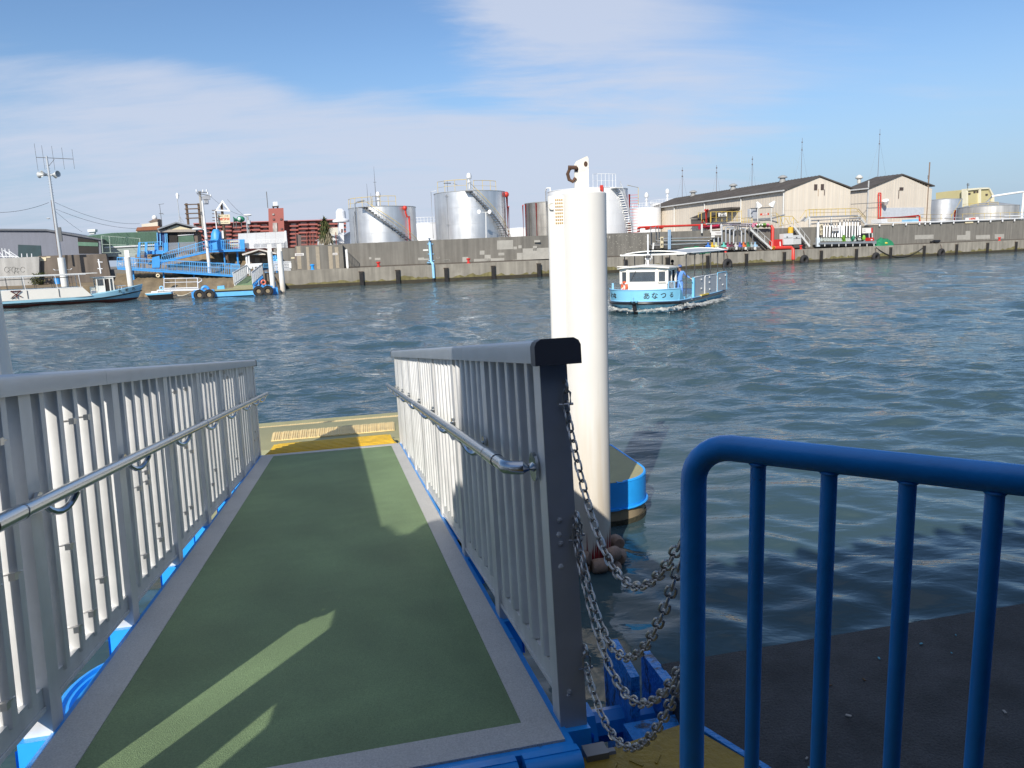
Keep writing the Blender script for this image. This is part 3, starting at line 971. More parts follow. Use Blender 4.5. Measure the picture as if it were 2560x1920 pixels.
# ---- ferry house behind the viewer: its tiled eave throws the shade over the quay
fh = thing('ferry_house', 'ferry waiting house whose tiled eave shades the quay behind the viewer', 'building', tuple(GZ(-5, 2, ZQ)))
TILE = mat('grey_roof_tile', (.10, .105, .11), .6, 0, .2, 4)
WALLC = mat('dark_brown_siding', (.06, .05, .045), .8, 0, .08, 3)
he = 4.9
tt = (he - 1.69) / math.tan(SUN_EL)
sh = V3((math.sin(SUN_AZ), math.cos(SUN_AZ), 0)) * tt
ev = GZ(2.36, -.2, he) - sh
eu = (ev - V3((GA.x, GA.y, 0))).dot(GH)
VL = -3.15
q = MB()
q.prism([GZ(eu, VL, he - .08), GZ(eu, VL, he), GZ(eu - 5, VL, he + 1.3), GZ(eu - 10, VL, he), GZ(eu - 10, VL, he - .08), GZ(eu - 5, VL, he + 1.2)], GW * 18)
for k in range(50):
    v = VL + .1 + k * .36
    q.tube(GZ(eu + .05, v, he + .03), GZ(eu - 4.9, v, he + 1.31), .085, 8)
q.build('roof', TILE, fh)
q = MB()
q.prism([GZ(eu - 1.7, VL + .5, ZQ), GZ(eu - 1.7, VL + 17, ZQ), GZ(eu - 9, VL + 17, ZQ), GZ(eu - 9, VL + .5, ZQ)], ZUP * (he + .15 - ZQ))
q.build('wall', WALLC, fh)
for v in (VL + .25, .9, 5, 9, 13):
    q = MB(); q.box(-.06, .06, -.06, .06, 0, he - ZQ); 
    for i in range(len(q.V)): q.V[i] = tuple(V3(q.V[i]) + GZ(eu - .25, v, ZQ))
    q.build('pillar', BLUE, fh)
# added unseen gate, its slats and beams shaped for the light streaks
gt = thing('streak_blocker', 'added unseen slats and beams that shape the light streaks by the left fence', 'gate', tuple(GZ(-.58, -1.47, ZQ)))
q = MB()
for k in range(5):
    q.obox(GZ(-.585 - k * .047, -1.47, ZQ + .60), GH * .012, GW * .035, ZUP * .60)
q.obox(GZ(-.62, -1.47, ZQ + 1.29), GH * .45, GW * .05, ZUP * .22)
q.obox(GZ(-1.0, -1.47, ZQ + 1.1), GH * .2, GW * .04, ZUP * .17)
q.build('streak_slats', ALU, gt)
q = MB(); q.obox(GZ(-.70, -1.47, ZQ + .60), GH * .08, GW * .008, ZUP * .60); q.build('streak_panel', ALU, gt)
wg = thing('light_block_wall', 'added unseen wall left of the viewer that blocks sky and sun', 'wall', tuple(GZ(-3, -1.5, ZQ)))  # unseen wall, added to keep out light from the left
q = MB(); q.obox(GZ(-3.78, -1.55, ZQ + 1.55), GH * 2.56, GW * .07, ZUP * 1.55); q.build('wall_panel', WALLC, wg)
# ================================================================== FAR SHORE: quay, flood wall, tanks
def SA(s, b, z=0.): return AB + AD * s + AN * b + ZUP * z
def SB(s, b, z=0.): return AB + BD * s + BN * b + ZUP * z
def sA(p, b): return (KA(p, b) - AB).dot(AD)
def sB(p, b): return (KB(p, b) - AB).dot(BD)


CONC = mat('quay_face_concrete', (.285, .262, .220), .9, 0, .16, .5, bump=.4, bscale=6, streak=.25, sscale=(1.2, 1.2, .12), dirt=.5, dcol=(.13, .115, .09), dscale=.35)
WALLM = mat('flood_wall_concrete', (.192, .180, .158), .9, 0, .10, .6, bump=.3, bscale=6, streak=.22, sscale=(1.4, 1.4, .08), dirt=.35, dcol=(.15, .13, .105), dscale=.4)
PATCH = mat('repair_mortar', (.36, .345, .31), .9, 0, .12, 1.2, dirt=.4, dcol=(.25, .23, .2), dscale=2)
ALGAE = mat('algae_stain', (.20, .175, .075), .9, 0, .25, .8, streak=.35, sscale=(1.5, 1.5, .5))
TIDE = mat('tide_mark', (.045, .038, .024), .8, 0, .3, 1.5)
EARTH = mat('bank_earth', (.19, .145, .09), .95, 0, .3, .8, bump=.8, bscale=4, dirt=.5, dcol=(.09, .07, .045), dscale=.7)
GROUND = mat('yard_ground', (.20, .19, .17), .95, 0, .15, .2)

S0 = sA((712, 705), 0)
zq = 2.12


def poly_strip(q, za, zb, b0, b1, sl=S0, sr=230):
    """solid following both quay stretches between set-backs b0 (front) and b1"""
    k0 = AB + (AN * b0 + BN * b0) * .5; k1 = AB + (AN * b1 + BN * b1) * .5
    q.prism([SA(sl, b0, za), k0 + ZUP * za, SB(sr, b0, za), SB(sr, b1, za), k1 + ZUP * za, SA(sl, b1, za)], ZUP * (zb - za))
    return q


struct(poly_strip(MB(), -3, zq, 0, 30).build('quay', CONC))
tm = poly_strip(MB(), -.5, .42, -.012, .0)
struct(tm.build('quay_tide_mark', TIDE))
# algae fringe above the tide mark, with an uneven upper edge
al = MB(); rs = np.random.RandomState(8)
for fn, a, b_ in ((SA, S0, 0), (SB, 0, 140)):
    x = a; pts = []
    while x < b_:
        pts.append((x, .42 + .42 * rs.rand() + .2 * math.sin(x * .7))); x += rs.uniform(.25, .7)
    for (xa, ha), (xb, hb) in zip(pts[:-1], pts[1:]):
        al.quad(fn(xa, -.008, .4), fn(xb, -.008, .4), fn(xb, -.008, max(.45, hb)), fn(xa, -.008, max(.45, ha)))
struct(al.build('quay_algae', ALGAE, recalc=False))
# ground behind the flood wall, out to the horizon
gq = MB(); gq.prism([SA(-160, 4, 3.0), SA(0, 4, 3.0), SB(200, 4, 3.0), SB(900, 2500, 3.0), SA(-1600, 2500, 3.0)], ZUP * -3)
struct(gq.build('ground', GROUND))

# long flood wall
fw = thing('flood_wall', 'long weathered concrete flood wall with pale repair patches behind the quay', 'wall', tuple(SA(-10, 2.5, zq)))
WB = 2.5
sw0 = sA(c3(745, 1000), WB)          # expansion joint where the wall steps
zA = 5.2
def ztop(p, K, b): return K(p, b).z


z_l = ztop(c3(800, 1008), KA, WB); z_m = ztop(c4(1150, 717), KA, WB); z_r1 = ztop(c6(100, 768), KB, WB); z_r2 = ztop(c7(700, 690), KB, WB); z_r3 = ztop(c7(2200, 626), KB, WB)
print('wall tops', z_l, z_m, z_r1, z_r2, z_r3, 'quay tops', KA(c3(1058, 1300), 0).z, KB(c6(1000, 955), 0).z, KB(c7(1200, 888), 0).z)
q = MB()
kA0 = AB + (AN * WB + BN * WB) * .5
top = [SA(sw0, WB, z_l), kA0 + ZUP * ((z_m + z_r1) / 2)]
q.add([SA(sw0, WB, zq - .01), kA0 + ZUP * (zq - .01), top[1], top[0], SA(sw0, WB + .5, zq - .01), kA0 + AN * .5 + ZUP * (zq - .01), top[1] + AN * .5, top[0] + AN * .5],
      [(0, 1, 2, 3), (7, 6, 5, 4), (3, 2, 6, 7), (0, 3, 7, 4), (1, 5, 6, 2)])
sb2 = sB(c7(700, 690), WB)
for sa_, za_, sb_, zb_ in ((0, (z_m + z_r1) / 2, sb2, z_r2), (sb2, z_r2, 200, z_r3 + .9)):
    a0_, b0_ = SB(sa_, WB, zq - .01), SB(sb_, WB, zq - .01)
    q.add([a0_, b0_, V3((b0_.x, b0_.y, zb_)), V3((a0_.x, a0_.y, za_)), a0_ + BN * .5, b0_ + BN * .5, V3((b0_.x, b0_.y, zb_)) + BN * .5, V3((a0_.x, a0_.y, za_)) + BN * .5],
          [(0, 1, 2, 3), (7, 6, 5, 4), (3, 2, 6, 7), (0, 3, 7, 4), (1, 5, 6, 2)])
q.build('wall_panel', WALLM, fw)
q = MB()
poly_strip(q, zq, zq + .16, WB - .12, WB - .005, sl=sw0); q.build('footing', mat('dark_footing', (.10, .085, .07), .9, 0, .2, 1), fw)
# repair patches


def patch(q, x0, y0, x1, y1, cf, K, back, th=.015):
    nrm = AN if K is KA else BN
    q.prism([K(cf(*p), back) for p in ((x0, y0), (x1, y0 - (x1 - x0) * .035), (x1, y1 - (x1 - x0) * .035), (x0, y1))], nrm * -th)


q = MB(); rs = np.random.RandomState(4)
for b_ in ((722, 755, 872, 840), (876, 812, 908, 838), (922, 800, 952, 828), (1070, 752, 1125, 772), (1058, 805, 1096, 850), (962, 830, 1210, 935), (908, 872, 965, 935), (560, 850, 604, 888), (605, 890, 662, 948), (735, 870, 790, 895), (398, 910, 452, 958), (218, 932, 282, 956), (505, 928, 790, 955), (155, 908, 185, 920), (870, 935, 960, 944)):
    patch(q, *b_, c4, KA, WB - .006)
for b_ in ((1140, 1178, 1207, 1205), (1660, 1175, 1730, 1205), (1728, 1186, 1790, 1204), (1070, 1168, 1098, 1195), (1962, 1196, 2045, 1228), (1880, 1165, 1915, 1185)):
    patch(q, *b_, c3, KA, WB - .006)
for b_ in ((1735, 830, 1746, 900), (1770, 712, 1782, 735)):
    patch(q, *b_, c4, KB, WB - .006)
for b_ in ((1590, 755, 1640, 850), (1500, 800, 1590, 850), (1700, 800, 1850, 842), (1900, 790, 2000, 838), (1050, 800, 1250, 845)):
    patch(q, *b_, c7, KB, WB - .006)
q.build('repair_patch', PATCH, fw)
# paint flecks on the wall near the pile and vertical drips
q = MB()
for k in range(150):
    px = rs.uniform(1732, 2190); py = rs.uniform(700, 900) - (px - 1732) * .04
    w_ = rs.uniform(2, 7); h_ = rs.uniform(2, 7)
    patch(q, px, py, px + w_, py + h_, c4, KB, WB - .004, .008)
q.build('paint_fleck', mat('pale_fleck', (.42, .40, .34), .9), fw)
q = MB()
for (xa, xb, yt, yb) in ((195, 260, 1040, 1310), (310, 360, 1045, 1320), (425, 485, 1040, 1320), (575, 640, 1035, 1310), (655, 715, 1045, 1300)):
    q.prism([KA(c3(xa, yt), WB - .61), KA(c3(xb - 15, yt), WB - .61), KA(c3(xb, yb), WB - .61), KA(c3(xa + 20, yb), WB - .61)], AN * -.01)
# the stepped lower wall left of the joint
f2 = thing('flood_wall', 'stained lower stretch of flood wall with pale vertical runs beside the lattice gate', 'wall', tuple(SA(sw0 - 4, 2, zq)))
m = MB(); sl0 = sA(c3(180, 1040), WB - .6)
z2 = ztop(c3(400, 1025), KA, WB - .6)
m.prism([SA(sl0, WB - .6, zq), SA(sw0 - .02, WB - .6, zq), SA(sw0 - .02, WB - .6, z2), SA(sl0, WB - .6, z2)], AN * .5)
sl1 = sA(c2(1860, 840), WB + 1)
z3 = ztop(c3(100, 1060), KA, WB + .5)
m.prism([SA(sl1, WB + .2, zq), SA(sl0 - .01, WB + .2, zq), SA(sl0 - .01, WB + .2, z3), SA(sl1, WB + .2, z3)], AN * .5)
m.build('wall_panel', WALLM, f2)
q.build('pale_run', mat('lime_run', (.34, .29, .22), .9, 0, .12, 3), f2)

# plates and notices on the walls
def board(name, label, cat, pxs, K, back, th, m_, group=None, lines=None):
    nrm = AN if K is KA else BN
    P = [K(p, back) for p in pxs]
    t = thing(name, label, cat, tuple((P[0] + P[2]) / 2), group)
    MB().prism(P, nrm * th).build('panel', m_, t)
    if lines:
        q = MB()
        for (u0, u1, v0, v1) in lines:
            f = lambda u, v: P[3].lerp(P[2], u).lerp(P[0].lerp(P[1], u), v) - nrm * .012
            q.prism([f(u0, v0), f(u1, v0), f(u1, v1), f(u0, v1)], nrm * .008)
        q.build('faded_lettering', mat('faded_ink', (.25, .2, .2), .8), t)
    return t


GREYLINE = [(.08, .92, .62, .74), (.08, .85, .40, .50), (.08, .9, .18, .28)]
def R4(f, x0, y0, x1, y1, sk=.035): return [f(x0, y0), f(x1, y0 - (x1 - x0) * sk), f(x1, y1 - (x1 - x0) * sk), f(x0, y1)]


SIGNW = mat('sign_white', (.78, .76, .72), .5, 0, .04, 5)
SIGNC = mat('sign_cream', (.72, .62, .42), .5, 0, .05, 5)
board('notice_board', 'small white notice on the stained wall beside the lattice gate', 'notice', R4(c3, 180, 1123, 286, 1153), KA, WB - .63, .03, SIGNW, lines=GREYLINE)
board('notice_board', 'small white notice on the wall left of the white ladder fence', 'notice', R4(c3, 633, 1118, 690, 1143), KA, WB - .63, .03, SIGNW, lines=GREYLINE)
board('notice_board', 'thin white notice on the wall left of the pale blue drainpipe', 'notice', R4(c3, 1720, 1076, 1782, 1092), KA, WB - .03, .03, SIGNW)
board('notice_board', 'cream plate low on the wall just above the lattice gate', 'notice', R4(c3, 133, 1170, 175, 1185), KA, WB - .64, .03, SIGNC)

# black timber fenders on the quay face
FG = 'black fender posts along the far quay'
fx = [(c3, 975, 1345, 1525), (c3, 1412, 1325, 1500), (c3, 1995, 1297, 1462), (c4, 685, 990, 1125), (c4, 1113, 968, 1098), (c4, 1925, 932, 1060),
      (c6, 374, 1035, 1120), (c6, 805, 1015, 1150), (c6, 1217, 995, 1112), (c6, 1620, 978, 1095), (c6, 2013, 962, 1075), (c7, 430, 945, 1055), (c7, 795, 927, 1030), (c7, 1152, 910, 1010), (c7, 1497, 895, 985), (c7, 1825, 880, 965), (c7, 2130, 868, 950)]
wher = ['first from the left', 'second from the left, left of the pale drainpipe', 'just right of the pale blue drainpipe', 'below the pale repair patches', 'just left of the big white pile', 'just right of the big white pile', 'behind the ferry cabin', 'behind the ferry canopy', 'right of the first tyre past the ferry', 'left of the red down pipe', 'right of the tyre past the red pipe', 'below the right pipe rack', 'under the left part of the slack rope', 'at the right end of the slack rope', 'right of the last tyre', 'second from the right end', 'at the right end of the quay']
proto = None
for (cf, x, y0, y1), wl_ in zip(fx, wher):
    K = KA if cf(x, y0)[0] < 1400 else KB
    p = K(cf(x, y0), -.1)
    if proto is None:
        proto = thing('fender_post', '', 'fender', (0, 0, 0), FG)
        q = MB(); q.box(-.24, .24, -.16, .1, -2.0, -.02); q.box(-.20, .20, -.19, -.16, -1.9, -.06); q.build('timber', mat('tarred_timber', (.018, .017, .018), .8, 0, .5, 3, bump=.4, bscale=8, dirt=.6, dcol=(.1, .09, .06), dscale=1.3, dlo=.5, dhi=.8), proto)
        q = MB(); q.box(-.30, .30, -.08, .1, -.10, 0); q.build('bracket', RUST, proto)
        o = proto
    else:
        o = copy_tree(proto)
    o['label'] = 'black fender post on the far quay, ' + wl_
    o.location = (p.x, p.y, min(max(p.z, 1.7), 2.3))
    d_ = AD if K is KA else BD
    o.rotation_euler = (0, 0, math.atan2(d_.y, d_.x))

# tyres hung on the quay
TG = 'tyre fenders hung on the far quay'
TY = mat('old_tyre', (.022, .021, .022), .75, 0, .35, 3, bump=.4, bscale=10, dirt=.5, dcol=(.07, .065, .055), dscale=2)


def tyre_proto(grp, R=.78, r=.30, hang=True):
    t = thing('tyre_fender', '', 'tyre', (0, 0, 0), grp)
    q = MB(); q.torus((0, 0, 0), V3((0, 1, 0)), R - r * .8, r, 28, 10)
    for k in range(24):
        a = 2 * math.pi * k / 24
        q.bar((math.cos(a) * (R + .0), -.16, math.sin(a) * (R + .0)), (math.cos(a) * (R + .0), .16, math.sin(a) * (R + .0)), .1, .06, V3((math.cos(a), 0, math.sin(a))))
    q.build('tyre', TY, t)
    if hang:
        q = MB(); q.path([(.0, -.05, R - .25), (-.05, .0, R + .35), (0, .25, R + .75)], .04, 6); q.build('hanger_chain', RUST, t)
    return t


tp0 = tyre_proto(TG)
for i, (cf, x, y, lb) in enumerate(((c6, 1015, 1108, 'tyre fender just right of the ferry stern'), (c6, 1832, 1066, 'tyre fender right of the red down pipe'), (c7, 637, 1035, 'tyre fender at the left end of the slack rope'), (c7, 1333, 992, 'pale worn tyre fender near the right end of the quay'))):
    o = tp0 if i == 0 else copy_tree(tp0)
    p = KB(cf(x, y), -.32); o.location = p; o.rotation_euler = (0, 0, math.atan2(BD.y, BD.x)); o['label'] = lb
ro = MB(); pa, pb = KB(c7(640, 930), -.15), KB(c7(1140, 935), -.15)
pp = []
for t in np.linspace(0, 1, 15):
    p = pa.lerp(pb, t); tgt = KB(c7(640 + 500 * t, 930 + (100 * 4 * t * (1 - t))), -.15)
    pp.append(tgt)
rr0 = ro.path(pp, .06, 6).build('mooring_rope', mat('dark_rope', (.05, .045, .04), .9)); tag(rr0, 'dark slack rope drooping along the quay face between two fenders', 'rope')

# bollards
def bollard(cf, x, y, K, m_, label, grp='bollards on the far quay', back=.5):
    p = K(cf(x, y), back)
    t = thing('bollard', label, 'bollard', (p.x, p.y, zq), grp)
    MB().lathe((p.x, p.y, zq), [(0, 0), (.26, 0), (.26, .06), (.15, .1), (.15, .42), (.27, .5), (.27, .6), (.1, .66), (0, .66)], 14).build('bollard_body', m_, t)
    return t


bollard(c3, 1186, 1300, KA, RED, 'red bollard on the quay left of the drainpipe')
bollard(c4, 455, 970, KA, RED, 'red bollard on the quay below the second silver tank')
bollard(c3, 394, 1335, KA, BLUEL, 'bright blue bollard on the quay below the stained wall')
bollard(c6, 993, 985, KB, RED, 'red bollard before the left pipe rack')
bollard(c6, 1795, 935, KB, RED, 'red bollard below the right stair')
bollard(c7, 1950, 845, KB, RED, 'red bollard at the right end of the quay', back=1.)
bo = MB(); p = KB(c7(1270, 876), .5); bo.path([p - BD * 1.2 + ZUP * .05, p - BD * .4 + ZUP * .15, p + BD * .6 + ZUP * .1, p + BD * 1.1 + ZUP * .25], [.22, .3, .3, .18], 8)
tag(bo.build('rubber_hose', BLACK), 'black rubber hose bundle lying on the quay edge above the last tyre', 'hose')

# pale blue drainpipe
LBL = mat('pale_blue_paint', (.28, .56, .80), .5, 0, .06, 3)
dp = thing('drain_pipe', 'pale blue drainpipe running down the flood wall and quay face', 'pipe', tuple(KA(c3(1830, 1300), -.1)))
q = MB()
q.path([KA(c3(1795, 940), WB - .2), KA(c3(1800, 990), WB - .2), KA(c3(1818, 1225), WB - .2), KA(c3(1822, 1240), WB - .3)], .17, 10)
q.path([KA(c3(1780, 1240), WB - .4), KA(c3(1830, 1238), 0), KA(c3(1838, 1250), -.14), KA(c3(1842, 1300), -.14), KA(c3(1850, 1420), -.14)], .17, 10)
q.build('pipe_run', LBL, dp)
for y in (1010, 1130, 1210):
    MB().bar(KA(c3(1770 + (y - 1010) * .07, y), WB - .05), KA(c3(1840 + (y - 1010) * .07, y), WB - .05), .12, .08).build('pipe_clamp', LBL, dp)
MB().bar(KA(c3(1838, 1425), -.18), KA(c3(1850, 1480), -.18), .3, .3).build('outfall', BLACK, dp)

# white ladder fence sticking out from the wall
lf = thing('barrier_fence', 'white barred fence end jutting out from the flood wall toward the water', 'fence', tuple(KA(c3(770, 1300), 1.2)))
sx = sA(c3(792, 1200), WB)
q = MB()
for b_ in np.linspace(WB - .05, .25, 9):
    q.tube(SA(sx, b_, zq), SA(sx, b_, 4.35), .03, 6)
for z in (zq + .1, 3.4, 4.35):
    q.tube(SA(sx, WB - .05, z), SA(sx, .25, z), .035, 6)
q.tube(SA(sx, .25, zq + .1), SA(sx, .25, 4.35), .05, 6)
q.build('fence_bars', WHITE, lf)

# ------------------------------------------------------------------ storage tanks
TSIL = mat('aluminium_tank_paint', (.74, .745, .75), .40, .78, .05, .8, streak=.14, sscale=(1, 1, .08))
TDARK = mat('weathered_tank_steel', (.34, .33, .31), .5, .6, .12, .6, streak=.35, sscale=(1, 1, .06), dirt=.5, dcol=(.25, .2, .15), dscale=.5)
TWHITE = mat('white_tank_paint', (.78, .78, .78), .4, 0, .03, .6, streak=.05)
ROOFG = mat('tank_roof_grey', (.34, .35, .35), .6, .2, .1, 1)
YELR = mat('yellow_rail_paint', (.62, .45, .10), .5, 0, .1, 3)
GALV = mat('galvanised_steel', (.42, .43, .44), .45, .6, .1, 3)
STAIRG = mat('dark_stair_steel', (.14, .145, .15), .6, .4, .1, 3)
REDP = mat('red_pipe_paint', (.58, .045, .03), .45, 0, .12, 2)


def tank(name, label, pl, pr, ptop, K, back, m_, z0=3.0, rise=.09, n=72, rim=True, label_group=None, rings=4):
    nrm = AN if K is KA else BN
    a, b_ = K(pl, back), K(pr, back)
    ua, ub = V3((a.x, a.y, 0)).normalized(), V3((b_.x, b_.y, 0)).normalized()
    half = ua.angle(ub) / 2; mid = (ua + ub).normalized()
    c0 = (a + b_) / 2; D_ = V3((c0.x, c0.y, 0)).length
    R = D_ * math.sin(half); c = mid * D_; c.z = z0
    view = (V3((0, 0, 0)) - V3((c.x, c.y, 0))).normalized()
    f = onplane(ptop[0], ptop[1], V3((c.x, c.y, 0)) + view * R, view)
    H_ = f.z - z0
    t = thing(name, label, 'tank', (c.x, c.y, z0), label_group)
    q = MB(); q.lathe(c, [(R, 0), (R, H_)], n)
    q.build('shell', m_, t, smooth=60)
    q = MB(); q.lathe(c, [(R + .05, H_ - .02), (R + .05, H_ + .06), (R * .98, H_ + .08), (.3, H_ + rise * R), (0, H_ + rise * R + .02)], n); q.build('roof', ROOFG if m_ is not TWHITE else m_, t)
    q = MB()
    for k in range(1, rings):
        q.lathe(c, [(R + .002, H_ * k / rings), (R + .014, H_ * k / rings + .015), (R + .002, H_ * k / rings + .03)], n)
    q.build('seam', m_, t, smooth=60)
    right = ZUP.cross(view)      # to the viewer's right is -? computed below
    right = V3((-view.y, view.x, 0))
    if right.dot(b_ - a) < 0: right = -right

    def on(a_deg, z, r=0.):
        an = rad(a_deg)
        return c + (view * math.cos(an) + right * math.sin(an)) * (R + r) + ZUP * z
    return t, c, R, H_, on


def stair(t, on, H_, a0, a1, z1, mt=STAIRG, rail=YELR, n=20, w_=.75, hand=True):
    q = MB()
    for k in range(n):
        f = k / (n - 1); a = a0 + (a1 - a0) * f; z = H_ - .15 + (z1 - H_) * f
        p0, p1 = on(a, z, .04), on(a, z, w_)
        d_ = (on(a + 1, z) - on(a - 1, z)).normalized()
        q.obox((p0 + p1) / 2, (p1 - p0) / 2, d_ * .20, ZUP * .045)
        if k % 3 == 0:
            q.bar(on(a, z, .05), on(a - 2, z - .4, .02), .05)
    P = [on(a0 + (a1 - a0) * f, H_ - .25 + (z1 - H_) * f, w_) for f in np.linspace(0, 1, 14)]
    for a_, b__ in zip(P[:-1], P[1:]): q.bar(a_, b__, .05, .16)
    q.build('stair', mt, t)
    if hand:
        q = MB()
        P = [on(a0 + (a1 - a0) * f, H_ + .85 + (z1 - H_) * f, w_) for f in np.linspace(0, 1, 14)]
        q.path(P, .035, 6)
        q.path([p - ZUP * .45 for p in P], .02, 5)
        q.build('stair_rail', rail, t)
        q = MB()
        for p in P: q.tube(p, p - ZUP * 1.0, .018, 5)
        q.build('rail_post', GALV, t)


def toprail(t, on, H_, a0, a1, h=1.0, m_=YELR, r=-.1, n=8, posts=True):
    q = MB(); A_ = np.linspace(a0, a1, n)
    q.path([on(a, H_ + h, r) for a in A_], .035, 5); q.path([on(a, H_ + h * .5, r) for a in A_], .022, 5)
    for a in A_: q.tube(on(a, H_, r), on(a, H_ + h, r), .03, 5)
    q.build('top_rail', m_, t)


def vent(t, c, z, s=1.):
    q = MB(); q.lathe(c + ZUP * z, [(0, 0), (.14 * s, 0), (.14 * s, .7 * s), (.25 * s, .72 * s), (.25 * s, .85 * s), (.13 * s, .9 * s), (.13 * s, 1.1 * s), (.3 * s, 1.2 * s), (.34 * s, 1.5 * s), (.22 * s, 1.8 * s), (0, 1.86 * s)], 14)
    q.build('vent', mat('white_vent', (.7, .7, .7), .4, .2), t)


def vpipe(t, pts, r, m_, nm='pipe', n=8):
    MB().path(pts, r, n).build(nm, m_, t)


# first silver tank
t, c, R, H_, on = tank('storage_tank', 'silver storage tank with dark stair, thin masts and red pipe, nearest the palm', c3(836, 800), c3(1640, 780), c3(1250, 556), KA, 12, TSIL)
stair(t, on, H_, -26, 62, 1.2)
MB().obox(on(-29, H_ - .08, .5), (on(-20, 0) - on(-38, 0)) * .3, (on(-29, 0, 1) - on(-29, 0)) * .5, ZUP * .05).build('platform', STAIRG, t)
toprail(t, on, H_, -86, -18, 1.25, n=5); toprail(t, on, H_, -18, 28, 1.35, r=-.6, n=4)
vent(t, on(-8, 0, -R * .35), H_ + .15, 1.0)
q = MB()
for a_, r_, h_ in ((-27, -.6, 3.0), (-33, -2, 1.9)): q.tube(on(a_, H_, r_), on(a_, H_ + h_, r_), .04, 6, r2=.015)
q.tube(on(-14, H_, -1.5), on(-14, H_ + 5.2, -1.5), .06, 6, r2=.012); q.bar(on(-14, H_ + 3.2, -1.5) - AD * .2, on(-14, H_ + 3.2, -1.5) + AD * .2, .04)
q.build('mast', STAIRG, t)
vpipe(t, [on(-48, 0, .25), on(-48, H_ - .5, .25), on(-48, H_ + .5, .2), on(-48, H_ + .75, -.3), on(-44, H_ + .9, -1.2)], .10, GALV)
vpipe(t, [on(-57, 2.2, .05), on(-57, H_ - 1, .05)], .03, GALV, 'cable')
vpipe(t, [on(42, 0, .3), on(42, .8, .3), on(46, 1.2, .3), on(46, H_ - 1.3, .3), on(42, H_ - 1.4, .3), on(39, H_ - .9, .3), on(39, H_ - .4, .3)], .13, REDP, 'foam_pipe')
MB().ball(on(38, H_ - .25, .3), .32, 10).build('foam_chamber', REDP, t)
# second silver tank
t, c, R, H_, on = tank('storage_tank', 'taller silver storage tank with dark zigzag stair, between the smaller tank and the white pile', c4(142, 550), c4(808, 540), c4(470, 288), KA, 12, TSIL)
stair(t, on, H_, 2, 72, 1.6, n=24)
MB().obox(on(-1, H_ - .1, .5), (on(6, 0) - on(-8, 0)) * .4, (on(0, 0, 1) - on(0, 0)) * .5, ZUP * .06).build('platform', STAIRG, t)
toprail(t, on, H_, -62, -4, 1.5, n=4); toprail(t, on, H_, 8, 60, 1.4, r=-.8, n=4)
vent(t, on(0, 0, -R * .2), H_ + .3, 1.15)
q = MB(); p = on(-40, H_ + 1.2, -.4); q.tube(on(-40, H_, -.4), p + ZUP * .3, .03, 5); q.bar(p - AD * .5, p + AD * .5, .1, .1); q.bar(p + AD * .8, p + AD * 1.4 - ZUP * .25, .05)
q.build('camera_mount', STAIRG, t)
vpipe(t, [on(-38, 0, .06), on(-38, H_ - .3, .06)], .03, GALV, 'cable')
for z in (.5, H_ * .5, H_ - .5): MB().torus(on(-38, z, .1), ZUP, .2, .03, 10, 5).build('cable_clip', GALV, t)
vpipe(t, [on(76, 0, .3), on(76, H_ - .2, .3)], .16, REDP, 'foam_pipe'); vpipe(t, [on(82, .5, .4), on(82, H_ - 2, .4), on(78, H_ - 2, .5)], .08, REDP)
MB().ball(on(72, H_ - .4, .3), .4, 10).build('foam_chamber', REDP, t)
vpipe(t, [on(66, 0, .2), on(66, H_ - .1, .2)], .06, GALV); vpipe(t, [on(-86, H_ - 6, .4), on(-86, H_ + .4, .4), on(-84, H_ + .5, -.3)], .05, WHITE)
lp = thing('floodlight_pole', 'slim pole with two small floodlights before the second silver tank', 'floodlight', tuple(KA(c4(620, 740), 4)))
MB().tube(KA(c4(620, 740), 4), KA(c4(617, 490), 4), .06, 6).build('pole', WHITE, lp)
MB().bar(KA(c4(566, 490), 4), KA(c4(665, 488), 4), .05).build('arm', WHITE, lp)
for x in (566, 665): MB().lathe(KA(c4(x, 488), 4), [(0, 0), (.1, .05), (.28, .35), (0, .36)], 12, axis=V3((-.5, -.8, .1)).normalized()).build('lamp_head', WHITE, lp)
# rusty dark tank
t, c, R, H_, on = tank('storage_tank', 'rust streaked grey storage tank half hidden behind the white pile', c4(985, 560), c4(1420, 540), c4(1190, 392), KA, 20, TDARK)
for a_ in (-64, -28): vpipe(t, [on(a_, 0, .2), on(a_, H_ - .1, .2)], .11, REDP, 'foam_pipe')
vpipe(t, [on(-52, 0, .15), on(-52, H_ - .05, .15)], .10, GALV)
vpipe(t, [on(-86, 0, .3), on(-86, H_ - .2, .3), on(-78, H_ - .2, .3)], .10, REDP)
# large white tank right behind the pile
t, c, R, H_, on = tank('storage_tank', 'large white storage tank directly behind the white pile, with white steps', c4(1203, 560), c4(1948, 540), c4(1560, 262), KB, 12, TWHITE, rings=5)
stair(t, on, H_, 44, 78, H_ * .28, mt=WHITE, rail=WHITE, n=20)
MB().obox(on(40, H_ - .1, .5), (on(46, 0) - on(32, 0)) * .5, (on(40, 0, 1) - on(40, 0)) * .55, ZUP * .06).build('platform', WHITE, t)
toprail(t, on, H_, 8, 44, 1.9, m_=WHITE, n=7)
vpipe(t, [on(-85, 0, .3), on(-85, H_ + .2, .3), on(-80, H_ + .6, .2), on(-76, H_ + .6, -.3), on(-75, H_, -.3)], .11, WHITE)
vpipe(t, [on(22, 0, .3), on(22, H_ - 1.7, .3), on(20, H_ - .9, .3), on(20, H_, .3)], .12, REDP, 'foam_pipe')
MB().obox(on(19, H_ - .05, .2), AD * .18, AN * .2, ZUP * .35).build('foam_chamber', REDP, t)
vpipe(t, [on(80, 0, .3), on(80, H_ - .8, .3)], .14, REDP, 'foam_pipe')
q = MB()
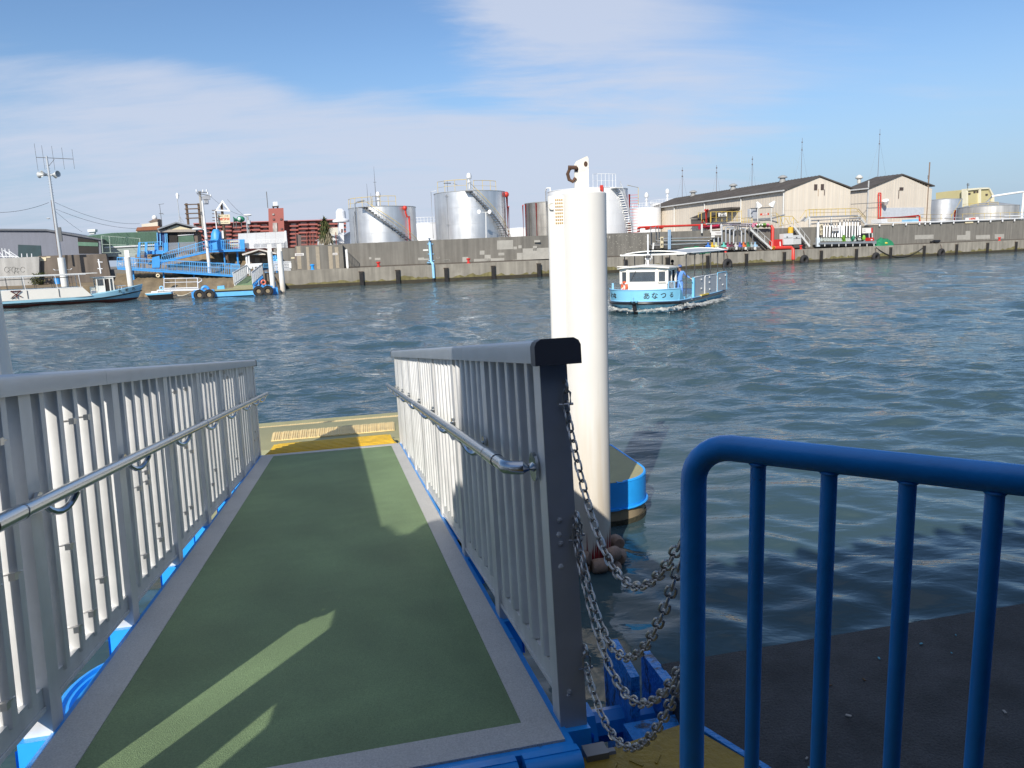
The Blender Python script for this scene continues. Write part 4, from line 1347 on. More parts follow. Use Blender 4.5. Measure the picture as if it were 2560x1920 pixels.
for k in range(14): q.bar(on(86, H_ - .9 - k * .42, .3), on(86, H_ - .9 - k * .42, 1.5), .06, .05)
q.build('ladder', REDP, t)
q = MB(); P = [on(66, H_ - .1, .3), on(66, H_ + .3, .3)]; q.path([on(66, H_ + .4, .4), on(92, H_ + .2, 1.6), on(92, H_ - 2.3, 1.6)], .04, 5); q.build('cage_rail', YELR, t)
# small white tanks and sheds in the background
BGT = 'white tanks in the background'
def smalltank(label, l, r, top, cf, K, back, h0=3., rail=True):
    t, c, R, H_, on = tank('storage_tank', label, cf(*l), cf(*r), cf(*top), K, back, TWHITE, label_group=BGT, rings=3)
    if rail: toprail(t, on, H_, -88, 88, 1.0, m_=WHITE, n=16)
    return t, c, R, H_, on


t, c, R, H_, on = smalltank('white background tank with a crown of railings, between the two silver tanks', (1560, 850), (1960, 850), (1740, 757), c3, KA, 45)
smalltank('low white background tank between the second silver tank and the rusty one', (800, 660), (1080, 660), (905, 640), c4, KA, 50, rail=False)
t, c, R, H_, on = smalltank('white background tank with vent on top beside the long warehouse', (1988, 560), (2260, 550), (2120, 445), c4, KB, 55); vent(t, c, H_ + .5, 1.6)
t, c, R, H_, on = smalltank('white background tank peeping over the left end of the warehouse roof', (195, 560), (560, 540), (380, 452), c6, KB, 95); vent(t, c, H_ + .5, 2)
t, c, R, H_, on = tank('storage_tank', 'silver tank standing just right of the second warehouse', c7(1140, 560), c7(1550, 540), c7(1370, 418), KB, 22, TSIL)
q = MB(); q.path([KB(c7(1440, 600), 12), KB(c7(1545, 420), 12)], .05, 5); q.build('stair_rail', YELR, t)
t, c, R, H_, on = tank('storage_tank', 'wide low grey tank with conical roof at the right edge', c7(1495, 560), c7(2165, 540), c7(1830, 490), KB, 10, mat('pale_tank_steel', (.56, .55, .53), .5, .55, .08, .6, streak=.22, sscale=(1, 1, .06)), rise=.2)
toprail(t, on, H_, -60, 20, .7, n=5, r=-.5)
vpipe(t, [on(-84, 0, .3), on(-84, H_ - .3, .3)], .22, REDP, 'foam_pipe')
vpipe(t, [on(-3, H_ + .9, -2.5), on(10, H_ + 1.9, -2), on(45, H_ + 2.2, -.5), on(78, H_ + 2.5, .4), on(80, H_ + 2.3, .5), on(80, 0, .5)], .2, WHITE)
# ================================================================== FAR SHORE, LEFT: landing, ramps, town
BLR = mat('landing_blue_paint', (.05, .30, .70), .45, 0, .08, 2)
BLR2 = mat('landing_pale_blue', (.14, .46, .80), .45, 0, .08, 2)
GREYP = mat('grey_panel', (.56, .57, .58), .6, 0, .04, 1)
WOODP = mat('brown_pole_wood', (.13, .085, .055), .85, 0, .25, 3, streak=.2)
CONCP = mat('concrete_pole', (.36, .34, .31), .8, 0, .1, 2)
WHITEP = mat('white_pole_paint', (.72, .73, .74), .45, 0, .04, 2)
DARKG = mat('dark_interior', (.025, .022, .02), .8, 0, .3, 1)


def slab(q, cf, pts, K, back, depth, m=0):
    nrm = AN if K is KA else BN
    q.prism([K(cf(*p), back) for p in pts], nrm * depth, m); return q


def ztopof(p, px_y):
    lo, hi = 0., 60.
    for _ in range(40):
        mid = (lo + hi) / 2
        if proj(V3((p.x, p.y, p.z + mid)))[1] > px_y: lo = mid
        else: hi = mid
    return lo


def vpole(cf, x, yb, yt, K, back, r, r2=None, n=10):
    p = K(cf(x, yb), back)
    h = ztopof(p, cf(x, yt)[1])
    return p, h, MB().tube(p, p + ZUP * h, r, n, r2=r2 if r2 else r)


def rail_panel(name, label, cat, cf, TL, TR, BL_, BR_, back0, n, m_, K=KA, back1=None, r=.03, mid=True, barr=.018, group=None, parent=None, slabm=None):
    back1 = back0 if back1 is None else back1
    tl, bl = K(cf(*TL), back0), K(cf(*BL_), back0)
    tr, br = K(cf(*TR), back1), K(cf(*BR_), back1)
    t = parent if parent else thing(name, label, cat, tuple(bl), group)
    q = MB()
    q.tube(tl, tr, r, 6); q.tube(bl.lerp(tl, .06), br.lerp(tr, .06), r, 6)
    if mid: q.tube(bl.lerp(tl, .62), br.lerp(tr, .62), r * .7, 5)
    for f in (0, 1): q.tube(bl.lerp(br, f), tl.lerp(tr, f), r, 6)
    for k in range(1, n):
        f = k / n
        q.tube(bl.lerp(br, f), tl.lerp(tr, f), barr * (1.7 if k % 9 == 0 else 1), 4)
    q.build('railing', m_, t)
    return t, tl, tr, bl, br


# earth bank and ledge
sL = sA(c1(0, 1300), 3) - 40
sG = sA(c2(20, 1000), 3)
q = MB(); q.prism([SA(sL, -.6, -2), SA(sL, -.6, 1.35), SA(sL, .3, 1.55), SA(sL, 3.6, 1.7), SA(sL, 3.6, -2)], AD * (sG - sL))
struct(q.build('river_bank', EARTH))
q = MB()
rs = np.random.RandomState(21)
ns = 60; rows = [(-2.2, -1.0), (-1.2, .25), (-.2, .75), (1.2, 1.5), (2.8, 2.1), (4.2, 2.55), (5.4, 2.7)]
vs = []
for i in range(ns + 1):
    s_ = sG + (S0 - sG) * i / ns
    for b_, z_ in rows:
        vs.append(SA(s_, b_ + rs.normal(0, .12), z_ + rs.normal(0, .07)))
k = len(rows)
q.add(vs, [(i * k + j, i * k + j + 1, (i + 1) * k + j + 1, (i + 1) * k + j) for i in range(ns) for j in range(k - 1)])
struct(q.build('river_bank', EARTH))
q = MB(); vs = []
rows = [(5.0, 2.5), (5.6, 3.4), (6.3, 4.3), (6.8, 4.62), (14, 4.65)]
s_a, s_b = sA(c2(240, 900), 5), sA(c2(1990, 900), 5)
for i in range(ns + 1):
    s_ = s_a + (s_b - s_a) * i / ns
    for b_, z_ in rows:
        vs.append(SA(s_, b_ + rs.normal(0, .10), z_ + rs.normal(0, .06)))
k = len(rows)
q.add(vs, [(i * k + j, i * k + j + 1, (i + 1) * k + j + 1, (i + 1) * k + j) for i in range(ns) for j in range(k - 1)])
struct(q.build('stone_bank', mat('bank_stones', (.23, .17, .10), .95, 0, .35, 1.6, bump=1, bscale=3, dirt=.7, dcol=(.10, .07, .04), dscale=1.4)))

# flood wall pieces left of the gate opening
fwl = thing('flood_wall', 'dark concrete flood wall block left of the blue ramps', 'wall', tuple(KA(c1(700, 1290), 3.4)))
slab(MB(), c1, [(345, 1083), (955, 1062), (1010, 1330), (345, 1350)], KA, 3.4, .9).build('wall_panel', mat('dark_flood_wall', (.17, .14, .115), .9, 0, .15, .6, streak=.3, sscale=(1, 1, .1)), fwl)
slab(MB(), c1, [(585, 1074), (606, 1073), (606, 1340), (585, 1340)], KA, 3.37, .05).build('joint_recess', DARKG, fwl)
fwp = thing('flood_wall', 'pale concrete wall with scrawled loops at the far left', 'wall', tuple(KA(c1(170, 1345), 2.9)))
slab(MB(), c1, [(-900, 1140), (352, 1088), (352, 1350), (-900, 1410)], KA, 2.9, .5).build('wall_panel', mat('pale_wall_concrete', (.43, .42, .40), .9, 0, .08, .7, streak=.2, sscale=(1.2, 1.2, .1)), fwp)
q = MB()
for x0, loops in ((60, 1), (125, 2), (205, 1)):
    for lp_ in range(loops):
        cx_, cy_ = x0 + lp_ * 30, 1205 + lp_ * 4
        q.path([KA(c1(cx_ + 20 * math.cos(a), cy_ + 24 * math.sin(a) * (1 if lp_ == 0 else .8)), 2.885) for a in np.linspace(.6, 5.9, 14)], .02, 4)
q.path([KA(c1(x, y), 2.885) for x, y in ((88, 1235), (72, 1222), (92, 1208), (75, 1190), (98, 1185))], .02, 4)
q.path([KA(c1(x, y), 2.885) for x, y in ((130, 1245), (135, 1190), (160, 1195), (150, 1215), (165, 1240))], .02, 4)
q.build('graffiti', mat('grey_spray', (.2, .2, .19), .9), fwp)
board('notice_board', 'white board at the upper left corner of the dark wall block', 'notice', R4(c1, 352, 1095, 416, 1128), KA, 3.35, .03, SIGNC)
board('notice_board', 'thin cream plate beside the white board on the dark wall block', 'notice', R4(c1, 418, 1088, 455, 1098), KA, 3.35, .03, SIGNC)
bn = thing('plastic_bin', 'small blue bin on the bank ledge behind the moored boat', 'bin', tuple(KA(c1(525, 1335), 1)))
MB().lathe(KA(c1(525, 1335), 1), [(0, 0), (.28, 0), (.34, .62), (.37, .62), (.37, .68), (0, .68)], 14).build('bin_body', BLR, bn)


def foliage_blob(name, center, rad3, n, leaf, m_, parent=None, seed=1, flat=.0):
    rs_l = np.random.RandomState(seed); q = MB(); center = V3(center)
    cl = [(rs_l.normal(0, .45, 3)) for _ in range(max(6, n // 60))]
    for k in range(n):
        c = cl[k % len(cl)] + rs_l.normal(0, .23, 3)
        p = center + V3((c[0] * rad3[0], c[1] * rad3[1], c[2] * rad3[2]))
        a = rs_l.normal(0, 1, 3); a /= np.linalg.norm(a); b_ = np.cross(a, rs_l.normal(0, 1, 3)); b_ /= np.linalg.norm(b_)
        s_ = leaf * rs_l.uniform(.6, 1.3)
        q.add([p - V3(a) * s_, p + V3(b_) * s_ * .4, p + V3(a) * s_, p - V3(b_) * s_ * .4], [(0, 1, 2, 3)], k % 2)
    return q.build(name, m_, parent, recalc=False, smooth=0)


LEAF1 = mat('leaf_green', (.055, .075, .02), .7, 0, .3, 2); LEAF2 = mat('leaf_olive', (.10, .10, .03), .7, 0, .3, 2)
bs = thing('weed_bush', 'scrubby olive bush at the foot of the dark wall block', 'bush', tuple(KA(c1(360, 1335), 2.2)))
foliage_blob('foliage', KA(c1(365, 1295), 2.3), (1.1, .5, .55), 500, .12, [LEAF1, LEAF2], bs, 5)

# ---- loudspeaker mast
p, h, q = vpole(c1, 548, 1100, 180, KA, 1.2, .17, .10)
t = thing('speaker_mast', 'tall grey mast with horn loudspeakers and a comb antenna on its top', 'mast', tuple(p))
GPOLE = mat('grey_pole_paint', (.50, .52, .54), .4, .3, .05, 2)
q.build('mast_pole', GPOLE, t)
q = MB(); a_, b_ = KA(c1(328, 192), 1.2), KA(c1(660, 208), 1.2)
q.tube(a_, b_, .035, 6); q.tube(KA(c1(440, 270), 1.2), KA(c1(490, 210), 1.2), .025, 5)
for x, y0, y1 in ((318, 80, 305), (382, 95, 295), (472, 100, 298), (560, 112, 292), (652, 126, 290)):
    pm = KA(c1(x + 8, (y0 + y1) / 2), 1.2); hh = (y1 - y0) / 2 * .2772 * 84 / FPX
    q.tube(pm - ZUP * hh, pm + ZUP * hh, .018, 5)
q.build('antenna', STAIRG, t)
for x, y, ax in ((400, 342, V3((-.5, -.85, 0))), (372, 350, V3((-1, .2, 0))), (505, 343, V3((.95, -.3, 0))), (480, 352, V3((.4, .9, 0)))):
    MB().lathe(KA(c1(x, y), 1.2) - ax * .25, [(0, 0), (.09, 0), (.10, .12), (.19, .3), (.34, .52), (.31, .52), (.1, .2), (0, .2)], 18, axis=ax.normalized()).build('horn_speaker', mat('horn_grey', (.55, .56, .55), .5, 0, .05, 2), t)
MB().bar(KA(c1(385, 358), 1.2), KA(c1(500, 352), 1.2), .08).build('speaker_arm', STAIRG, t)
MB().obox(p + ZUP * (h * .235) + AD * .28, AD * .14, AN * .12, ZUP * .75).build('control_box', STAIRG, t)
q = MB()
for k in range(12): q.bar(p + ZUP * (h * .62 + k * .28) - AD * .22, p + ZUP * (h * .62 + k * .28) + AD * .22, .02)
q.build('climbing_step', STAIRG, t)
p, h, q = vpole(c1, 535, 1090, 578, KA, 2.0, .10, .07)
t = thing('utility_pole', 'slim brown wooden pole leaning close against the loudspeaker mast', 'utility pole', tuple(p)); q.build('pole', WOODP, t)
MB().ball(KA(c1(436, 743), 2.0), .14, 8, sc=(1.6, 1, .5)).build('small_lamp', GREYP, t)
# white piles of the far landing


def wpile(cf, x, yb, yt, back, r, label, hooks=False, cap=True):
    p = KA(cf(x, yb), back); p.z = 0; h = ztopof(p, cf(x, yt)[1])
    t = thing('mooring_pile', label, 'mooring pile', tuple(p), 'white mooring piles of the far landing')
    MB().lathe(p - ZUP * 1, [(0, 0), (r, 0), (r, h + 1), (0, h + 1.02)], 20).build('pile_tube', PILEW, t)
    if cap: MB().obox(p + ZUP * (h + .35), AD * r * .8, AN * .05, ZUP * .38).build('lug_plate', PILEW, t)
    if hooks:
        for sg in (-1, 1):
            MB().path([p + ZUP * h * hooks + AD * sg * r, p + ZUP * h * hooks + AD * sg * (r + .35), p + ZUP * (h * hooks + .12) + AD * sg * (r + .5)], .04, 6).build('hook', WHITEP, t)
    return t


wpile(c1, 588, 1360, 1098, -4, .35, 'white mooring pile rising behind the moored white boat', hooks=.72, cap=False)
wpile(c2, 218, 1280, 935, -5, .29, 'white mooring pile with top plate before the blue ramp', hooks=.83)
wpile(c2, 1858, 1320, 870, -10.5, .25, 'left one of two white piles at the right end of the far pontoon')
wpile(c2, 1972, 1345, 865, -11, .27, 'right one of two white piles at the far pontoon, outermost')

# ---- grey and green sheds
sh1 = thing('warehouse', 'blue grey warehouse with dark doorway behind the far left wall', 'warehouse', tuple(KA(c1(200, 1090), 14)))
SHG = mat('blue_grey_cladding', (.185, .195, .235), .7, 0, .05, .5, streak=.06)
slab(MB(), c1, [(-700, 850), (0, 850), (410, 852), (905, 938), (920, 1120), (-700, 1160)], KA, 14, 14).build('wall', SHG, sh1)
slab(MB(), c1, [(-700, 836), (0, 836), (412, 839), (912, 928), (912, 940), (410, 854), (0, 852), (-700, 852)], KA, 13.7, 14.6).build('roof', mat('dark_roof_edge', (.12, .13, .15), .6), sh1)
slab(MB(), c1, [(163, 980), (366, 988), (375, 1110), (163, 1110)], KA, 13.95, .1).build('doorway', mat('dark_teal_door', (.02, .05, .06), .6, 0, .2, 1), sh1)
slab(MB(), c1, [(700, 915), (885, 945), (890, 1060), (712, 1060)], KA, 13.95, .1).build('open_bay', DARKG, sh1)
slab(MB(), c1, [(702, 955), (885, 962), (885, 995), (705, 990)], KA, 13.9, .1).build('bay_panel', mat('green_cladding', (.10, .20, .14), .6, 0, .08, .5, streak=.1), sh1)
GRC = mat('green_cladding', (.10, .20, .14), .6)
sh2 = thing('warehouse', 'green corrugated shed between the grey warehouse and the ferry office', 'warehouse', tuple(KA(c2(200, 850), 16)))
slab(MB(), c2, [(-300, 690), (0, 655), (515, 640), (515, 790), (-300, 830)], KA, 16, 8).build('wall', GRC, sh2)
q = MB()
for k in range(90):
    x = -300 + k * 9.1; y0 = 655 - (x) * .03 if x > 0 else 655 - x * .117
    q.bar(KA(c2(x, y0 + 3), 15.97), KA(c2(x, 795 - x * .02), 15.97), .05, .05)
q.build('cladding_rib', GRC, sh2)
slab(MB(), c2, [(-300, 826), (515, 786), (515, 800), (-300, 842)], KA, 15.9, .3).build('gutter', WHITEP, sh2)
slab(MB(), c2, [(-300, 842), (515, 800), (515, 930), (-300, 930)], KA, 16.1, 6).build('lower_wall', mat('pale_green_wall', (.33, .38, .36), .8, 0, .06, 1), sh2)
slab(MB(), c1, [(787, 842), (858, 840), (856, 862), (790, 866)], KA, 18, 1.5).build('roof_vent', WHITEP, sh2)
slab(MB(), c1, [(805, 866), (850, 862), (850, 884), (805, 888)], KA, 18.2, 1).build('vent_base', GREYP, sh2)
wf = thing('wire_fence', 'tall thin wire mesh fence with posts before the green shed', 'fence', tuple(KA(c1(960, 1055), 9)))
q = MB()
for x in (915, 985, 1260): q.tube(KA(c1(x, 900 if x < 1200 else 925), 9), KA(c1(x + 12, 1055), 9), .05, 6)
for f in (0, .5, 1): q.tube(KA(c1(915 + 5 * f, 900 + 155 * f), 9), KA(c1(1262, 925 + 120 * f), 9), .03, 5)
for k in range(34): q.tube(KA(c1(915 + k * 10.2, 901 + k * .7), 9), KA(c1(925 + k * 10.2, 1055), 9), .009, 3)
q.build('mesh', mat('pale_green_mesh', (.35, .42, .36), .6), wf)
# white scaffold pipes on the wall at the far left
q = MB()
for x0, y0, x1, y1 in ((0, 1050, 40, 1100), (18, 1012, 28, 1095), (30, 1030, 120, 1095), (45, 1015, 60, 1095), (48, 1040, 150, 1098), (82, 1020, 90, 1095), (85, 1040, 175, 1098), (0, 1085, 160, 1090), (195, 1060, 197, 1093), (244, 1060, 246, 1093), (285, 1060, 287, 1092)):
    q.tube(KA(c1(x0, y0), 3.2), KA(c1(x1, y1), 3.2), .05, 6)
tag(q.build('pipe_stack', WHITEP), 'jumble of white pipe frames on top of the pale wall at the far left', 'pipe frames')

# ---- ferry office on the landing
of = thing('ferry_office', 'small gabled ferry office with cream gable behind the blue ramps', 'building', tuple(KA(c2(760, 860), 8)))
BRN = mat('brown_siding', (.16, .125, .10), .8, 0, .1, 1); CREAMG = mat('cream_gable', (.62, .54, .36), .7, 0, .05, 1); ROOFO = mat('grey_blue_roof', (.22, .235, .25), .6, 0, .08, 1)
slab(MB(), c2, [(545, 636), (980, 628), (1000, 880), (545, 900)], KA, 8.6, 6).build('wall', BRN, of)
slab(MB(), c2, [(520, 604), (735, 527), (960, 580), (1062, 612), (1062, 628), (955, 596), (740, 543), (524, 620)], KA, 7.6, 8).build('roof', ROOFO, of)
slab(MB(), c2, [(545, 620), (740, 546), (1000, 612), (985, 636), (545, 640)], KA, 8.2, .3).build('gable', BRN, of)
slab(MB(), c2, [(602, 626), (745, 566), (945, 616), (945, 622)], KA, 8.1, .1).build('gable_panel', CREAMG, of)
slab(MB(), c2, [(530, 620), (965, 612), (965, 642), (530, 648)], KA, 8.0, .25).build('fascia', mat('taupe_fascia', (.36, .31, .26), .7), of)
slab(MB(), c2, [(765, 690), (935, 675), (950, 770), (765, 780)], KA, 8.5, .1).build('window', mat('green_window', (.10, .17, .12), .25, 0, .15, 1), of)
slab(MB(), c2, [(758, 682), (942, 668), (942, 676), (758, 690)], KA, 8.42, .1).build('window_head', WHITEP, of)
slab(MB(), c2, [(640, 655), (755, 650), (755, 790), (640, 800)], KA, 8.5, .1).build('entrance', DARKG, of)
slab(MB(), c2, [(516, 655), (640, 648), (640, 800), (516, 810)], KA, 8.4, .15).build('porch_screen', mat('navy_screen', (.015, .05, .17), .5), of)
for x in (520, 555, 612, 632):
    MB().bar(KA(c2(x, 652), 8.3), KA(c2(x + 6, 800), 8.3), .08).build('porch_post', BLR2, of)
sc_ = thing('glass_screen', 'low clear screen in front of the ferry office', 'screen', tuple(KA(c2(780, 850), 6.9)))
slab(MB(), c2, [(640, 770), (970, 756), (975, 850), (640, 870)], KA, 6.9, .03).build('pane', mat('screen_glass', (.30, .33, .36), .1, 0, .05, 1, alpha=.55), sc_)
for x in (640, 765, 968): MB().tube(KA(c2(x, 768), 6.85), KA(c2(x + 5, 866), 6.85), .035, 6).build('screen_post', BLR2, sc_)

# brown roofed house with tank behind
bh = thing('house', 'white house with brown roof and rooftop water tank behind the green shed', 'house', tuple(KA(c2(400, 660), 45)))
slab(MB(), c2, [(278, 628), (548, 620), (548, 720), (278, 720)], KA, 45, 8).build('wall', mat('cream_wall', (.62, .58, .48), .8, 0, .04, 1), bh)
slab(MB(), c2, [(290, 592), (545, 576), (550, 618), (272, 630)], KA, 44.5, 9).build('roof', mat('rust_brown_roof', (.26, .09, .04), .7, 0, .15, 1), bh)
slab(MB(), c2, [(340, 556), (525, 528), (528, 576), (342, 586)], KA, 47, 4).build('penthouse', mat('cream_wall', (.62, .58, .48), .8), bh)
slab(MB(), c2, [(415, 530), (490, 490), (548, 495), (552, 575), (528, 576), (525, 530)], KA, 48, 3).build('stair_roof', mat('brown_slate', (.16, .12, .10), .7), bh)
MB().ball(KA(c2(490, 480), 47), .40, 14).build('water_tank', WHITE, bh)
def tvpole(label, cf, x, yb, yt, bars, back):
    p, h, q = vpole(cf, x, yb, yt, KA, back, .05, .03)
    t = thing('tv_antenna', label, 'antenna', tuple(p)); q.build('antenna_mast', STAIRG, t)
    q = MB()
    for (xa, ya, xb, yb_) in bars: q.tube(KA(cf(xa, ya), back), KA(cf(xb, yb_), back), .03, 5)
    q.build('antenna_element', STAIRG, t)


tvpole('thin rooftop antenna right of the white water tank', c2, 575, 560, 325, [(535, 328, 600, 320), (540, 430, 600, 440), (548, 436, 590, 428)], 40)
# weather vane mast
p, h, q = vpole(c2, 782, 535, 235, KA, 12, .06, .04)
t = thing('wind_mast', 'slim mast with wind sensor on a tripod above the office roof', 'mast', tuple(p)); q.build('mast_pole', GPOLE, t)
q = MB()
for x in (760, 800, 826): q.tube(KA(c2(780, 462), 12), KA(c2(x, 535), 12), .04, 5)
q.build('tripod_leg', GPOLE, t)
MB().lathe(KA(c2(758, 262), 12), [(0, 0), (.12, 0), (.2, .5), (.1, .7), (0, .7)], 10).build('wind_sensor', WHITE, t)
MB().bar(KA(c2(745, 232), 12), KA(c2(775, 228), 12), .05).build('vane', STAIRG, t)
# brown pole frame
for x0, x1 in ((852, 876), ):
    pass
t = thing('pole_frame', 'brown timber pole frame with four cross arms behind the office', 'pole frame', tuple(KA(c2(880, 545), 18)))
for x, xb in ((856, 880), (997, 1018)):
    MB().tube(KA(c2(xb, 560), 18), KA(c2(x, 315), 18), .17, 8).build('post', WOODP, t)
for y in (330, 381, 434, 488):
    d_ = (y - 330) * .1
    MB().bar(KA(c2(832 + d_, y), 17.8), KA(c2(1022 + d_, y - 6), 17.8), .12, .14).build('cross_arm', WOODP, t)
# concrete utility pole with transformers
p, h, q = vpole(c2, 1064, 690, 175, KA, 9, .19, .14)
t = thing('utility_pole', 'concrete utility pole carrying transformers and insulators beside the pole frame', 'utility pole', tuple(p)); q.build('pole', CONCP, t)
q = MB(); q.bar(KA(c2(975, 195), 8.8), KA(c2(1140, 232), 8.8), .1); q.bar(KA(c2(990, 185), 8.8), KA(c2(1110, 190), 8.8), .1); q.bar(KA(c2(1050, 322), 8.8), KA(c2(1112, 320), 8.8), .16, .1); q.bar(KA(c2(978, 205), 8.8), KA(c2(1040, 250), 8.8), .06)
q.build('cross_arm', STAIRG, t)
for x in (1072, 1088, 1103): MB().lathe(KA(c2(x, 310), 8.6), [(0, 0), (.11, 0), (.11, .75), (.07, .85), (0, .85)], 10).build('transformer', mat('grey_can', (.33, .34, .36), .5, .2), t)
MB().obox(KA(c2(1085, 250), 8.6), AD * .45, AN * .2, ZUP * .22).build('switch_box', mat('grey_can', (.33, .34, .36), .5), t)
for x, y in ((975, 178), (1050, 180), (1092, 178), (1140, 236), (1105, 205)): MB().lathe(KA(c2(x, y + 6), 8.7), [(0, 0), (.07, 0), (.11, .12), (.07, .3), (0, .32)], 8).build('insulator', WHITEP, t)
MB().obox(KA(c2(1030, 430), 8.6), AD * .1, AN * .1, ZUP * .2).build('meter_box', STAIRG, t)
# white lamp pole in front
p = KA(c2(1128, 1118), 2.2); h = ztopof(p, c2(0, 285)[1])
t = thing('lamp_pole', 'tall white pole with a flat lamp arm standing by the blue ramps', 'street lamp', tuple(p))
MB().tube(p, p + ZUP * h, .20, 12, r2=.10).build('pole', WHITEP, t)
MB().bar(KA(c2(985, 612), 2.2), KA(c2(1072, 618), 2.2), .09).build('arm', WHITEP, t)
MB().ball(KA(c2(978, 611), 2.2), .62, 14, sc=(1.0, .4, .22)).build('lamp_head', WHITE, t)
for y in (715, 800): MB().obox(KA(c2(1082 + (y - 715) * .1, y), 1.95), AD * .14, AN * .1, ZUP * .14).build('junction_box', GREYP, t)
# second thin pole, with blue drum at its foot
p = KA(c2(1226, 800), 5); h = ztopof(p, c2(0, 400)[1])
t = thing('lamp_pole', 'thin pale pole behind the triangle sign with small arms on top', 'street lamp', tuple(p))
MB().tube(p, p + ZUP * h, .09, 8, r2=.06).build('pole', WHITEP, t)
q = MB()
for y in (395, 435, 478, 512): q.bar(KA(c2(1150 + (y - 395) * .06, y), 16), KA(c2(1245 + (y - 395) * .06, y + 3), 16), .09)
q.tube(KA(c2(1195, 385), 16), KA(c2(1205, 560), 16), .1, 6)
pf2 = thing('pole_frame', 'distant dark pole with short cross arms left of the triangle sign', 'pole frame', tuple(KA(c2(1205, 560), 16))); q.build('post', WOODP, pf2)
t = thing('water_drum', 'bright blue drum on the upper landing beside the sign pole', 'drum', tuple(KA(c2(1220, 850), 4.6)))
MB().lathe(KA(c2(1222, 850), 4.8), [(0, 0), (.95, 0), (.95, 1.0), (.7, 1.25), (.6, 1.9), (.3, 2.4), (0, 2.4)], 18).build('drum_body', BLR, t)
# triangle sign
p, h, q = vpole(c2, 1330, 1010, 305, KA, 4.6, .21, .14)
t = thing('warning_sign', 'white triangle over a cream warning board on a brown wooden pole', 'sign', tuple(p)); q.build('pole', WOODP, t)
TRI = [(1272, 276), (1366, 409), (1187, 402)]; TRI2 = [(1272, 306), (1336, 392), (1219, 388)]
q = MB()
o_, i_ = [KA(c2(*a), 4.2) for a in TRI], [KA(c2(*a), 4.2) for a in TRI2]
for k in range(3):
    a, b_, c_, d_ = o_[k], o_[(k + 1) % 3], i_[(k + 1) % 3], i_[k]
    q.prism([a, b_, c_, d_], AN * .08)
q.build('triangle', WHITE, t)
P = [KA(c2(*a), 4.3) for a in ((1217, 447), (1357, 442), (1362, 550), (1222, 554))]
MB().prism(P, AN * .06).build('board', SIGNC, t)
Xs = (P[1] - P[0]).normalized(); Ys = Xs.cross(AN * -1) * -1
Ys = (P[0] - P[3]).normalized(); Ys = (Ys - Xs * Ys.dot(Xs)).normalized()
cc = (P[0] + P[1] + P[2] + P[3]) / 4 - AN * .012
SRED = mat('sign_red', (.62, .07, .03), .6)
text('lettering', '投錨注意', .325, SRED, cc - Ys * .0, Xs, Ys, t, bold=.012)
text('lettering', '海底ケーブル有', .15, mat('ink_black', (.03, .03, .03), .6), cc + Ys * .36, Xs, Ys, t)
q = MB()
for a, b_ in ((-.42, -.12), (-.06, .45)): q.prism([cc + Xs * a - Ys * .36, cc + Xs * b_ - Ys * .36, cc + Xs * b_ - Ys * .40, cc + Xs * a - Ys * .40], AN * .008)
q.build('small_print', mat('ink_black', (.03, .03, .03), .6), t)
t2 = board('notice_board', 'narrow white upright plate fixed beside the brown sign pole', 'notice', [c2(1253, 632), c2(1282, 630), c2(1290, 718), c2(1258, 720)], KA, 4.3, .05, SIGNW)
gf_ = thing('signal_flag', 'pair of green net cones flying above the red apartment roof', 'flag', tuple(KA(c2(1450, 530), 20)))
GNET = mat('green_net', (.02, .22, .12), .7, 0, .3, 2)
MB().add([KA(c2(*a), b_) for a, b_ in (((1392, 465), 20), ((1440, 500), 20.5), ((1455, 522), 20), ((1405, 530), 20.4), ((1425, 505), 19.6))], [(0, 1, 4), (1, 2, 4), (2, 3, 4), (3, 0, 4), (0, 1, 2, 3)]).build('net_cone', GNET, gf_)
MB().ball(KA(c2(1482, 498), 20), .55, 10, sc=(1.1, .8, .8)).build('net_bag', GNET, gf_)
MB().ball(KA(c2(1468, 494), 19.3), .25, 10).build('float_ball', WHITEP, gf_)
for x in (1402, 1430, 1490): MB().tube(KA(c2(x + 2, 600), 20), KA(c2(x, 500), 20), .06, 5).build('flag_pole', STAIRG, gf_)
p, h, q = vpole(c2, 1563, 660, 455, KA, 6, .07, .05)
t = thing('street_lamp', 'grey street lamp with flat white head left of the red tower', 'street lamp', tuple(p)); q.build('pole', GPOLE, t)
MB().ball(KA(c2(1561, 450), 6), .55, 12, sc=(1, .5, .25)).build('lamp_head', WHITE, t)
p, h, q = vpole(c2, 1580, 660, 470, KA, 7, .1, .08); t = thing('utility_pole', 'dark pole with grey box just behind the grey street lamp', 'utility pole', tuple(p)); q.build('pole', CONCP, t)
MB().obox(KA(c2(1572, 532), 6.8), AD * .25, AN * .2, ZUP * .22).build('meter_box', GREYP, t)

# ---- ramps and railings of the landing
t, tl, tr, bl, br = rail_panel('access_ramp', 'long blue railed ramp sloping down to the far gangway', 'ramp', c2, (60, 940), (1470, 1022), (60, 1058), (1475, 1150), 1.2, 62, BLR2, barr=.022)
MB().prism([bl, br, br + AN * 1.6, bl + AN * 1.6], ZUP * -.18).build('ramp_deck', BLR, t)
rail_panel('', '', '', c2, (60, 936), (1470, 1015), (60, 1050), (1475, 1140), 2.9, 40, BLR, parent=t, barr=.018)
for x in (240, 590, 940, 1300):
    a_ = KA(c2(x, 1062 + (x - 60) * .065), 2); MB().tube(a_, V3((a_.x, a_.y, .6)), .1, 8).build('ramp_post', BLR, t)
t, tl, tr, bl, br = rail_panel('access_ramp', 'shorter blue railed ramp climbing to the upper landing', 'ramp', c2, (585, 888), (1088, 745), (560, 985), (1088, 868), 3.4, 24, BLR2, barr=.022)
MB().prism([bl, br, br + AN * 1.6, bl + AN * 1.6], ZUP * -.18).build('ramp_deck', BLR, t)
